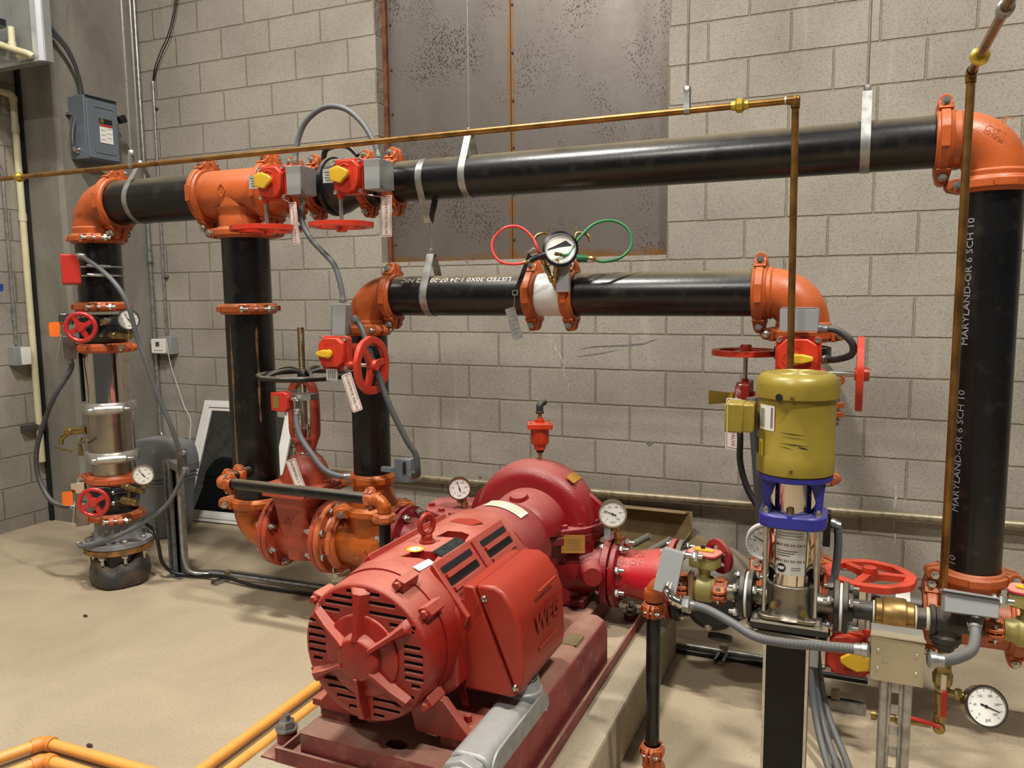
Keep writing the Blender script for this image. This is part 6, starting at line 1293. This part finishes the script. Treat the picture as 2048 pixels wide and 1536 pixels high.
# ---------------------------------------------------------------- wall services
solo('conduit', MB().tube([(-3.85, 4.30, .372), (-1.3, 4.30, .394), (1.9, 4.30, .450)], .022, 18, sub=4), mat('dusty_galvanised_pipe', (150, 140, 118), .4, metal=.6, var=.2, scale=30, dust=.5, dcol=(170, 156, 126)), 'horizontal metal pipe low along the block wall behind the pump', 'conduit', (-1.3, 4.3, .39))
for x in (-2.1, -.2, .9):
    T = Thing('pipe_strap', 'strap fixing the low horizontal wall pipe, %s one' % {-2.1: 'left', -.2: 'middle', .9: 'right'}[x], 'strap', (x, 4.31, .39), 'straps on the wall pipe'); z = .394+(x+1.3)*.0175+.0; z = .394+(x+1.3)*(.0175 if x > -1.3 else .0087)
    T.part('strap', MB().tube([(x, 4.34, z-.03), (x, 4.30, z-.026), (x, 4.276, z), (x, 4.30, z+.026), (x, 4.34, z+.03)], .004, 8, sub=4), GALV); T.part('screw', MB().lathe((x, 4.318, z+.036), -Y_, [(0, .006), (.004, .004)], 10), STEEL)
solo('conduit', MB().tube([(-4.742, 4.318, 5.1), (-4.742, 4.318, .62), (-4.735, 4.315, .54), (-4.70, 4.30, .50), (-4.60, 4.25, .48), (-4.4, 4.18, .47)], .0135, 14, sub=6), GALV, 'tall metal conduit in the corner beside the concrete column, bending out at its foot', 'conduit', (-4.742, 4.318, 2))
T = Thing('conduit_coupling', 'set screw coupling halfway up the tall corner conduit', 'coupling', (-4.742, 4.318, 1.82)); T.part('sleeve', MB().lathe((-4.742, 4.318, 1.79), Z_, [(0, .016), (.002, .019), (.07, .019), (.072, .016)], 18), GALV); T.part('screw', MB().cyl((-4.72, 4.30, 1.80), (-4.70, 4.28, 1.80), .005), STEEL)
solo('conduit', MB().tube([(-4.625, 4.333, 3.06), (-4.63, 4.333, 2.3), (-4.635, 4.33, 1.25)], .0105, 14), GALV, 'thin metal conduit dropping to the white thermostat', 'conduit', (-4.63, 4.333, 2))
for z, w2 in ((2.88, 'upper'), (1.69, 'lower')):
    T = Thing('conduit_clip', 'one hole clip on the thermostat conduit, %s one' % w2, 'clip', (-4.60, 4.333, z), 'clips on the thermostat conduit'); T.part('clip', MB().box((-4.608, 4.335, z), (.03, .018, .018)), GALV); T.part('screw', MB().lathe((-4.602, 4.326, z), -Y_, [(0, .007), (.005, .005)], 10), STEEL)
for k, (dx, dz) in enumerate(((0, 0), (.018, -.01))):
    solo('wire', MB().tube([(-4.624+dx*.2, 4.333, 3.055), (-4.60+dx, 4.33, 3.14+dz), (-4.52+dx, 4.32, 3.25+dz), (-4.45+dx, 4.32, 3.34+dz), (-4.40+dx, 4.32, 3.44), (-4.36+dx, 4.32, 3.56), (-4.33+dx*2, 4.32, 3.72), (-4.31, 4.32, 4.2)], .0035, 8, sub=5), BLK, 'thin dark wire rising from the top of the thermostat conduit, %s strand' % ('left' if k == 0 else 'right'), 'wire', (-4.6, 4.33, 3.1), 'wires above the thermostat conduit')
T = Thing('thermostat', 'white thermostat with small dark screen on the block wall', 'thermostat', (-4.64, 4.30, 1.18))
T.part('back_box', MB().box((-4.605, 4.31, 1.19), (.12, .066, .125)), GREYBOX, bev=.002); T.part('face', MB().prism(rrect(.135, .105, .01), (-4.655, 4.262, 1.185), X_, Z_, (0, .022, 0)), mat('white_plastic', (222, 218, 208), .45, var=.02), bev=.003)
T.part('screen', MB().box((-4.66, 4.2615, 1.20), (.036, .002, .034)), mat('lcd_screen', (70, 76, 62), .3)); T.part('print', MB().box((-4.655, 4.2615, 1.155), (.085, .001, .004)), mat('grey_print', (120, 120, 130), .5))
solo('wire', MB().tube([(-4.585, 4.265, 1.24), (-4.565, 4.26, 1.20), (-4.55, 4.27, 1.05), (-4.50, 4.29, .85), (-4.46, 4.29, .74), (-4.40, 4.28, .66), (-4.36, 4.22, .50)], .0028, 8, sub=5), mat('white_wire', (206, 202, 192), .5), 'thin white wire hanging from the thermostat to behind the mirror', 'wire', (-4.55, 4.27, 1.1))
# disconnect on the column
T = Thing('disconnect_switch', 'grey electrical disconnect box with side handle on the concrete column', 'electrical box', (-4.68, 3.88, 2.65))
T.part('enclosure', MB().box((-4.695, 3.885, 2.645), (.145, .255, .40)), DKBOX, bev=.004); T.part('door', MB().prism(rrect(.235, .375, .012), (-4.6225, 3.885, 2.64), Y_, Z_, (.010, 0, 0)), DKBOX, bev=.004)
T.part('door_panel', MB().ring(rrect(.17, .30, .02), rrect(.155, .285, .016), (-4.612, 3.895, 2.64), Y_, Z_, (.004, 0, 0)), DKBOX, bev=.001)
T.part('rain_lip', MB().box((-4.66, 3.885, 2.848), (.12, .24, .006)), DKBOX)
T.part('sticker', MB().prism(rrect(.10, .034, .002), (-4.610, 3.905, 2.70), Y_, Z_, (.0012, 0, 0)), INK); T.part('sticker_mark', MB().prism(rrect(.026, .026, .003), (-4.6085, 3.875, 2.70), Y_, Z_, (.0008, 0, 0)), mat('dark_yellow_sticker', (112, 104, 40), .5))
T.part('sticker', MB().prism(rrect(.10, .12, .002), (-4.610, 3.905, 2.62), Y_, Z_, (.0012, 0, 0)), WHITE); T.part('sticker_header', MB().prism(rrect(.10, .014, .002), (-4.6085, 3.905, 2.672), Y_, Z_, (.0006, 0, 0)), SIGNRED)
for q in range(6): T.part('sticker_print', MB().box((-4.6085, 3.882 if q % 2 else 3.928, 2.655-q*.015), (.0006, .036, .0025)), INK)
T.part('handle', MB().prism([(-.02, 0), (.02, 0), (.03, .12), (.0, .13)], (-4.67, 4.018, 2.60), X_, Z_, (0, .02, 0)), DKBOX); T.part('handle_grip', MB().box((-4.625, 4.05, 2.745), (.03, .055, .05), Matrix.Rotation(.4, 3, 'X')), BLK, bev=.004)
T.part('hub_fitting', MB().lathe((-4.70, 3.76, 2.50), -Y_, [(-.01, .02), (.012, .024), (.02, .018), (.03, .014)], 16), CHROME)
hose([(-4.72, 3.60, 3.27), (-4.70, 3.66, 3.20), (-4.69, 3.73, 3.12), (-4.70, 3.79, 3.0), (-4.715, 3.815, 2.86), (-4.72, 3.775, 2.74), (-4.71, 3.735, 2.62), (-4.70, 3.72, 2.54), (-4.70, 3.735, 2.50)], .0125, 'dark flexible conduit drooping from the wall unit into the disconnect box', M=DFLEX)
hose([(-4.72, 3.58, 3.22), (-4.71, 3.64, 3.195), (-4.695, 3.72, 3.12), (-4.70, 3.80, 2.98), (-4.715, 3.83, 2.86), (-4.73, 3.835, 2.80)], .010, 'second dark conduit drooping beside it onto the top of the disconnect box', M=DFLEX)
T = Thing('conduit_clip', 'small two screw clip left of the disconnect box', 'clip', (-4.765, 3.77, 2.73)); T.part('strap', MB().box((-4.75, 3.765, 2.735), (.034, .06, .016)), GALV)
for y in (3.742, 3.79): T.part('screw', MB().lathe((-4.734, y, 2.735), X_, [(0, .008), (.006, .006)], 10), STEEL)
# left wall services
def lw(pts, r, M, label, cat, sub=0, name='conduit', n=16): return solo(name, MB().tube(pts, r, n, sub=sub), M, label, cat, pts[0])
T = Thing('drain_pipe', 'cream plastic drain pipe down the left block wall', 'pipe', (-5.075, 3.6, 2))
T.part('drop', MB().cyl((-5.075, 3.605, .43), (-5.075, 3.605, 2.82), .0215, 20), GPVC); T.part('elbow', elbow_mb((-5.075, 3.605, 2.86), -Y_, -Z_, .0245, .03, col=.003, clen=.015, n=16), GPVC); T.part('run', MB().cyl((-5.075, 3.57, 2.86), (-5.075, 2.6, 2.90), .0215, 20), GPVC)
for z in (2.62, 2.05): T.part('coupling', MB().lathe((-5.075, 3.605, z), Z_, [(0, .025), (.05, .025)], 20), GPVC)
T = Thing('strut_channel', 'short strut bracket holding the cream drain pipe near the floor', 'strut', (-5.09, 3.56, .67)); T.part('channel', MB().box((-5.085, 3.565, .675), (.04, .15, .04)), mat('dark_galvanised', (104, 100, 94), .45, metal=.6)); T.part('pipe_clamp', MB().lathe((-5.062, 3.605, .66), Z_, [(0, .029), (.03, .029)], 20), _M['dark_galvanised'])
lw([(-5.08, 3.0, 2.45), (-5.08, 3.4, 2.44), (-5.08, 3.47, 2.40), (-5.08, 3.495, 2.32), (-5.08, 3.495, 2.2), (-5.08, 3.495, 1.24)], .0115, GALV, 'thin metal conduit down the left block wall to the switch box', 'conduit', sub=4)
T = Thing('conduit_coupling', 'pale coupling on the thin conduit above the left wall switch box', 'coupling', (-5.08, 3.495, 1.42)); T.part('sleeve', MB().lathe((-5.08, 3.495, 1.40), Z_, [(0, .0145), (.10, .0145)], 16), GALV)
T = Thing('switch_box', 'small grey switch box with white cover on the left block wall', 'box', (-5.07, 3.51, 1.16)); T.part('box', MB().box((-5.075, 3.50, 1.165), (.07, .10, .125)), GREYBOX, bev=.003); T.part('cover', MB().prism(rrect(.065, .115, .006), (-5.04, 3.525, 1.163), Y_, Z_, (.008, 0, 0)), WHITE, bev=.002); T.part('screw', MB().lathe((-5.032, 3.525, 1.205), X_, [(0, .003), (.002, .002)], 8), STEEL)
solo('tape', MB().prism([(-.06, -.03), (.045, -.02), (.05, .025), (-.05, .03)], (LX+.001, 3.41, 1.612), Y_, Z_, (.0006, 0, 0)), mat('blue_tape', (22, 70, 150), .5), 'torn strip of blue tape on the left block wall', 'tape', (LX+.002, 3.41, 1.61))
struct('trim_2', MB().box((LX+.012, CY-.012, 2.6), (.024, .022, 5.2)), mat('black_joint_sealant', (24, 23, 22), .7))
# wall unit top left
T = Thing('wall_unit', 'grey metal air handling unit with bright corner post at upper left', 'air handler', (-4.72, 3.5, 2.91))
GU = mat('unit_grey_sheet', (142, 144, 142), .4, metal=.35, var=.05); GW = mat('unit_bright_post', (214, 218, 222), .25, metal=.5, var=.03)
T.part('casing', MB().box((-4.73, 3.335, 3.66), (.755, .05, 1.5)), GU); T.part('corner_post', MB().prism([(0, 0), (.085, 0), (.085, .012), (.06, .03), (.0, .02)], (-4.435, 3.312, 2.907), X_, -Y_, (0, 0, 1.5)), GW, bev=.002)
T.part('bottom_rail', MB().box((-4.76, 3.303, 2.918), (.66, .02, .022)), GU); T.part('bottom_rail', MB().box((-5.0, 3.45, 3.2), (.06, .42, .05)), GU)
T = Thing('drain_pipe', 'cream condensate pipes in front of the wall unit', 'pipe', (-4.55, 3.25, 3.0))
T.part('riser', MB().cyl((-4.56, 3.26, 2.98), (-4.56, 3.26, 3.11), .018, 18), GPVC); T.part('tee', MB().lathe((-4.56, 3.26, 2.985), Z_, [(0, .022), (.04, .022)], 18), GPVC)
T.part('run', MB().tube([(-5.0, 3.24, 3.075), (-4.78, 3.25, 3.05), (-4.70, 3.25, 3.04), (-4.62, 3.25, 3.01), (-4.52, 3.25, 2.975), (-4.43, 3.26, 2.945), (-4.41, 3.27, 2.93)], .018, 16, sub=4), GPVC); T.part('stub', MB().cyl((-4.53, 3.27, 2.945), (-4.45, 3.28, 2.94), .016, 14), GPVC)
T = Thing('strut_channel', 'dark strut end with a hanging rod in front of the wall unit', 'strut', (-4.75, 3.22, 3.12)); T.part('channel', MB().box((-4.82, 3.22, 3.125), (.50, .045, .045)), DKBOX); T.part('open_end_shade', MB().box((-4.5685, 3.22, 3.125), (.002, .036, .036)), DARK); T.part('threaded_rod', MB().cyl((-4.61, 3.22, 3.09), (-4.61, 3.22, 4.8), .0048, 10), STEEL)  # strut is solid; dark patch on its end paints a hollow's shade
# ---------------------------------------------------------------- mirror and bin
bl_, br_, tl_ = V((-4.27, 4.0, .004)), V((-3.50, 4.06, .004)), V((-4.375, 4.325, .79))
ux = (br_-bl_).normalized(); uz = (tl_-bl_); H_ = uz.length; uz = (uz-ux*uz.dot(ux)).normalized(); W_ = (br_-bl_).length; nm = ux.cross(uz)
if nm.y > 0: nm = -nm
T = Thing('mirror', 'white framed mirror leaning on the block wall behind the second riser', 'mirror', bl_)
cfr = bl_+ux*W_/2+uz*H_/2
def rect(w2, h2): return [(-w2/2, -h2/2), (w2/2, -h2/2), (w2/2, h2/2), (-w2/2, h2/2)]
WF = mat('white_moulding', (214, 212, 206), .4, var=.03)
T.part('glass', MB().prism(rect(W_-.1, H_-.1), cfr, ux, uz, -nm*.004), mat('mirror_glass', (96, 102, 104), .03, metal=1., var=0), smooth=0)
for i, (o_, i_, d_) in enumerate(((0, .03, .014), (.024, .052, .020), (.046, .075, .010))): T.part('frame_moulding', MB().ring(rect(W_-2*o_, H_-2*o_), rect(W_-2*i_, H_-2*i_), cfr-nm*.006, ux, uz, nm*(d_+.006)), WF, smooth=0, bev=.003)
T.part('backing', MB().prism(rect(W_-.04, H_-.04), cfr-nm*.005, ux, uz, -nm*.006), mat('cardboard', (140, 118, 84), .8), smooth=0)
T = Thing('storage_tote', 'grey wheeled plastic tote with domed lid beside the left strut post', 'storage bin', (-4.05, 3.72, 0))
TG = mat('grey_tote_plastic', (128, 132, 138), .45, var=.04, dust=.2)
vs = []; fs = []; n = 20
for z, w2, d2 in ((0, .36, .26), (.02, .38, .28), (.40, .46, .34), (.41, .49, .37), (.45, .50, .38)):
    for x, y in rrect(w2, d2, .05, 4): vs.append((-4.15+x*.78, 3.74+y, z))
for i in range(4):
    for k in range(n): fs.append((i*n+k, i*n+(k+1) % n, (i+1)*n+(k+1) % n, (i+1)*n+k))
fs.append(tuple(range(n))[::-1]); fs.append(tuple(4*n+k for k in range(n))); T.part('tub', MB().add(vs, fs), TG)
vs = []; fs = []
for z, s_ in ((.452, 1), (.50, .99), (.56, .94), (.60, .82), (.62, .6), (.625, .2)):
    for x, y in rrect(.50*s_, .38*s_, .06*s_, 4): vs.append((-4.15+x*.78, 3.74+y, z))
for i in range(5):
    for k in range(n): fs.append((i*n+k, i*n+(k+1) % n, (i+1)*n+(k+1) % n, (i+1)*n+k))
fs.append(tuple(5*n+k for k in range(n))); fs.append(tuple(range(n))[::-1]); T.part('lid', MB().add(vs, fs), TG, smooth=60)
for z in (.36, .385, .41): T.part('rib', MB().prism(rrect(.375, .355, .05, 4), (-4.15, 3.74, z), X_, Y_, (0, 0, .008)), TG)
T.part('front_recess', MB().box((-4.10, 3.59, .19), (.14, .012, .28)), TG, bev=.004)
# cardboard carton behind the pump
CB = mat('brown_cardboard', (150, 128, 92), .85, var=.12)
T = Thing('carton', 'open brown cardboard carton on the floor between pump and wall', 'carton', (-1.0, 4.0, 0))
c0, c1, y0, y1, hz = -1.35, -.78, 3.86, 4.28, .24
T.part('front_wall', MB().box(((c0+c1)/2, y0, hz/2), (c1-c0, .006, hz)), CB); T.part('back_wall', MB().box(((c0+c1)/2, y1, .17), (c1-c0, .006, .34)), CB)
T.part('side_wall', MB().box((c0, (y0+y1)/2, hz/2), (.006, y1-y0, hz)), CB); T.part('side_wall', MB().box((c1, (y0+y1)/2, hz/2), (.006, y1-y0, hz)), CB); T.part('floor_panel', MB().box(((c0+c1)/2, (y0+y1)/2, .004), (c1-c0, y1-y0, .006)), CB)
T.part('side_flap', MB().prism([(0, 0), (.36, .04), (.34, .2), (.02, .17)], (c1, y0+.02, hz), Y_, V((.9, 0, -.42)).normalized(), V((.42, 0, .9)).normalized()*.005), CB); T.part('back_flap', MB().box(((c0+c1)/2, y1-.05, .345), (c1-c0-.04, .12, .006), Matrix.Rotation(-.2, 3, 'X')), CB)
for k, (x, y, rz) in enumerate(((-1.16, 3.95, .6), (-1.02, 4.0, -.3), (-.9, 3.96, .4))):
    solo('paper_roll', MB().tube([(x-.07*math.cos(rz), y+.05, .17), (x+.07*math.cos(rz), y+.02*k, .262)], .018, 12), mat('crumpled_paper', (150, 146, 134), .7, var=.15), 'pale rolled paper sticking up in the open carton, %s one' % ('left', 'middle', 'right')[k], 'paper', (x, y, .2), 'paper rolls in the carton')
# orange cpvc lines lower left
def cpvc(pts, label, elb=None): 
    T = Thing('plastic_pipe', label, 'pipe', pts[0], 'orange plastic sprinkler pipes on the floor')
    for p, q in zip(pts[:-1], pts[1:]): T.part('pipe', MB().cyl(p, q, .0185, 18), ORPIPE)
    for i in range(1, len(pts)-1):
        c = V(pts[i]); d1 = (V(pts[i-1])-c).normalized(); d2 = (V(pts[i+1])-c).normalized(); T.part('elbow', elbow_mb(c, d1, d2, .0225, .022, col=.003, clen=.018, n=16), ORFIT)
    return T
cpvc([(-2.62, 1.40, .035), (-2.495, 1.70, .035), (-1.875, 1.715, .035), (-1.875, 3.15, .035)], 'outer orange plastic pipe on the floor along the pad, with an elbow at lower left')
cpvc([(-2.50, 1.36, .03), (-2.405, 1.635, .03), (-1.797, 1.64, .03), (-1.797, 3.15, .03)], 'inner orange plastic pipe on the floor next to the pad, elbow at lower left')
T = Thing('pipe_fitting', 'grey fitting on the outer orange pipe at the lower left edge', 'fitting', (-2.58, 1.5, .035)); T.part('body', MB().lathe((-2.583, 1.49, .035), V((-.385, -.92, 0)), [(0, .026), (.02, .03), (.05, .03)], 16), DKBOX)
for k, (x, y) in enumerate(((-3.387, 2.563), (-2.379, 1.779), (-1.95, 1.75))):
    solo('debris', MB().sphere((x, y, .006), .012, 8, (1.2, .6, .5)), mat('dark_debris', (52, 40, 34), .8), 'dark crumb on the floor, %s one' % ('furthest, near the left riser', 'middle one, beyond the orange pipes', 'nearest the pad')[k], 'debris', (x, y, 0), 'dark crumbs on the floor')
# flow meter gauge set on the lower run
GC = V((-1.024, 2.835, 1.709)); gn = V((.35, -.92, .18)).normalized()
T = Thing('flow_meter_gauge', 'round black rimmed flow gauge above the white tube', 'gauge', GC)
up_ = (Z_-gn*Z_.dot(gn)).normalized(); rt_ = up_.cross(gn)
T.part('case', MB().lathe(GC-gn*.03, gn, [(0, .055), (.02, .062), (.026, .068), (.036, .068), (.038, .058), (.03, .056)], 44), mat('black_gauge_rim', (20, 20, 22), .25)); T.part('inner_ring', MB().lathe(GC+gn*.004, gn, [(0, .0585), (.004, .0585), (.004, .054), (.0, .054)], 44, caps=False), GALV)
T.part('dial', MB().lathe(GC+gn*.0008, gn, [(0, .056), (.002, .057)], 40), WHITE)
T.part('dial_wedge', MB().add([GC+gn*.0034+rt_*-.045+up_*.0, GC+gn*.0034+rt_*.045+up_*.012, GC+gn*.0034+rt_*.02+up_*.032], [(0, 1, 2)]), INK, smooth=0)
T.part('dial_band', MB().prism([(-.05, -.006), (-.01, .004), (-.012, .014), (-.045, .002)], GC+gn*.0031, rt_, up_, gn*.0004), INK)
T.part('support', MB().box(GC+V((.0, .03, -.10)), (.05, .02, .12)), GREYBOX)
for sx_ in (-1, 1):
    b0 = GC+rt_*.045*sx_+up_*.06+V((0, .02, 0)); T.part('bleed_cock', MB().tube([b0-up_*.05, b0+rt_*.01*sx_, b0+rt_*.05*sx_+up_*-.005, b0+rt_*.062*sx_-up_*.03], .0065, 10, sub=3), BRASS); T.part('cock_handle', MB().tube([b0+rt_*.01*sx_, b0+rt_*.008*sx_+up_*.03], .004, 8), BRASS)
T.part('inlet_block', MB().cyl(GC+rt_*.06-up_*.035, GC+rt_*.10-up_*.036, .013), mat('green_anodised', (24, 92, 56), .35)); T.part('inlet_nut', MB().hexa(GC+rt_*.10-up_*.036, rt_, .009, .02), BRASS); T.part('inlet_block', MB().tube([GC-rt_*.055-up_*.02, GC-rt_*.10-up_*.035, GC-rt_*.115-up_*.045], .012, 10, sub=3), BLK)
def thin(pts, r, M, label, name, cat, **k): return hose(pts, r, label, M=M, name=name, cat=cat, grp='coloured gauge hoses', ends=BRASS, sub=10)
def gp(u, v, y=2.80):   # helper in the plane of the gauge: metres right / up of the gauge centre
    return GC+rt_*u+up_*v
thin([(-1.10, 2.83, 1.675), gp(-.085, .0), gp(-.105, .045), gp(-.15, .085), gp(-.205, .085), gp(-.25, .045), gp(-.255, -.005), gp(-.225, -.045), gp(-.17, -.055), gp(-.115, -.045)], .0055, REDHOSE, 'red hose looping left of the flow gauge', 'hose', 'hose')
thin([(-1.028, 2.80, 1.69), gp(.03, -.02), gp(.07, .04), gp(.13, .095), gp(.20, .105), gp(.255, .07), gp(.265, .01), gp(.225, -.035), gp(.16, -.05), gp(.118, -.037)], .0055, GREEN, 'green hose looping right of the flow gauge', 'hose', 'hose')
T = Thing('test_valve', 'brass petcock leaning left on top of the white flow tube', 'valve', (-1.13, 2.84, 1.66), 'brass petcocks')
ballcock(T, (-1.065, 2.875, 1.575), V((-.04, -.03, .11)), .125, .0085, lever=(.03, -.01, .012), LM=BRASS)
T = Thing('test_valve', 'brass petcock leaning right on top of the white flow tube', 'valve', (-1.10, 2.83, 1.62), 'brass petcocks')
ballcock(T, (-1.06, 2.865, 1.57), V((.03, -.05, .11)), .115, .0085, lever=(.03, -.01, .008), LM=BRASS)
solo('saddle', MB().lathe((-1.06, 2.905, 1.575), V((0, -.85, .5)), [(0, .02), (.012, .016)], 18), BRASS, 'brass outlet boss on the white flow tube', 'fitting', (-1.10, 2.905, 1.60))
T = Thing('lanyard', 'black lanyard strap hanging off the flow gauge', 'strap', (-1.19, 2.86, 1.7))
T.part('strap', MB().prism([(-.009, 0), (.009, 0), (.009, -.155), (-.009, -.155)], V((-1.143, 2.83, 1.695)), V((.96, 0, -.28)), V((.36, .1, .93)).normalized(), V((0, -.002, 0))), BLK); T.part('clip', MB().tube([(-1.16, 2.83, 1.70), (-1.14, 2.83, 1.69), (-1.10, 2.83, 1.70), (-1.13, 2.83, 1.715)], .004, 8, closed=True), STEEL); T.part('buckle', MB().ring(rrect(.024, .02, .003), rrect(.016, .012, .002), (-1.200, 2.808, 1.548), X_, Z_, (0, .003, 0)), STEEL); T.part('hook', MB().tube([(-1.20, 2.806, 1.538), (-1.202, 2.806, 1.515), (-1.205, 2.81, 1.488)], .002, 6), STEEL)
T = Thing('instruction_tag', 'grey metal instruction tag hanging below the flow gauge lanyard', 'tag', (-1.22, 2.815, 1.49))
T.part('plate', MB().prism(rrect(.042, .125, .002), (-1.206, 2.81, 1.43), V((.96, 0, .28)), V((-.27, 0, .96)), (0, .0015, 0)), mat('grey_metal_tag', (142, 140, 136), .4, metal=.4, var=.1, scale=50))
for q in range(5): T.part('tag_print', MB().box((-1.213+q*.0046, 2.8095, 1.46-q*.016), (.026 if q % 2 else .02, .0006, .0022), Matrix.Rotation(-.28, 3, 'Y')), mat('grey_print', (120, 120, 130), .5))

# marks on the wall: mortar drips and rubber scuffs
def wall_mark(pts, w2, M, label, cat='stain'):
    vs = []; fs = []; n = len(pts)
    for i, (x, z) in enumerate(pts):
        p0 = V(pts[max(0, i-1)]); p1 = V(pts[min(n-1, i+1)]); t = (p1-p0).normalized(); ww = w2*(.5+.7*random.random())*(0.2 if i in (0, n-1) else 1)
        vs += [(x-t.y*ww, WY-.0012, z+t.x*ww), (x+t.y*ww, WY-.0012, z-t.x*ww)]
        if i: fs.append((2*i-2, 2*i-1, 2*i+1, 2*i))
    solo('wall_stain', MB().add(vs, fs), M, label, cat, (pts[0][0], WY-.001, pts[0][1]), smooth=0)
DRIP = mat('pale_drip', (182, 176, 162), .8, var=.2, scale=60); SCUF = mat('rubber_scuff', (108, 104, 100), .8, var=.2, scale=60)
wall_mark([(-1.66, 1.30), (-1.62, 1.25), (-1.58, 1.19), (-1.55, 1.13), (-1.545, 1.06), (-1.52, 1.01), (-1.525, .96), (-1.52, .93)], .004, DRIP, 'thin pale drip line on the block wall right of the instruction tag')
wall_mark([(-1.45, 1.22), (-1.36, 1.235), (-1.27, 1.24), (-1.18, 1.245), (-1.08, 1.255), (-1.0, 1.285)], .004, SCUF, 'upper dark rubber scuff on the block wall below the lower pipe')
wall_mark([(-1.47, 1.175), (-1.40, 1.185), (-1.31, 1.20), (-1.22, 1.22)], .003, SCUF, 'lower dark rubber scuff on the block wall below the lower pipe')
wall_mark([(.22, .60), (.225, .50), (.215, .40), (.23, .30), (.22, .22)], .005, DRIP, 'pale drip line low on the block wall left of the right riser')
wall_mark([(-1.06, .70), (-1.04, .69), (-1.015, .70)], .016, SCUF, 'dark smudge on the block wall right of the air release valve')
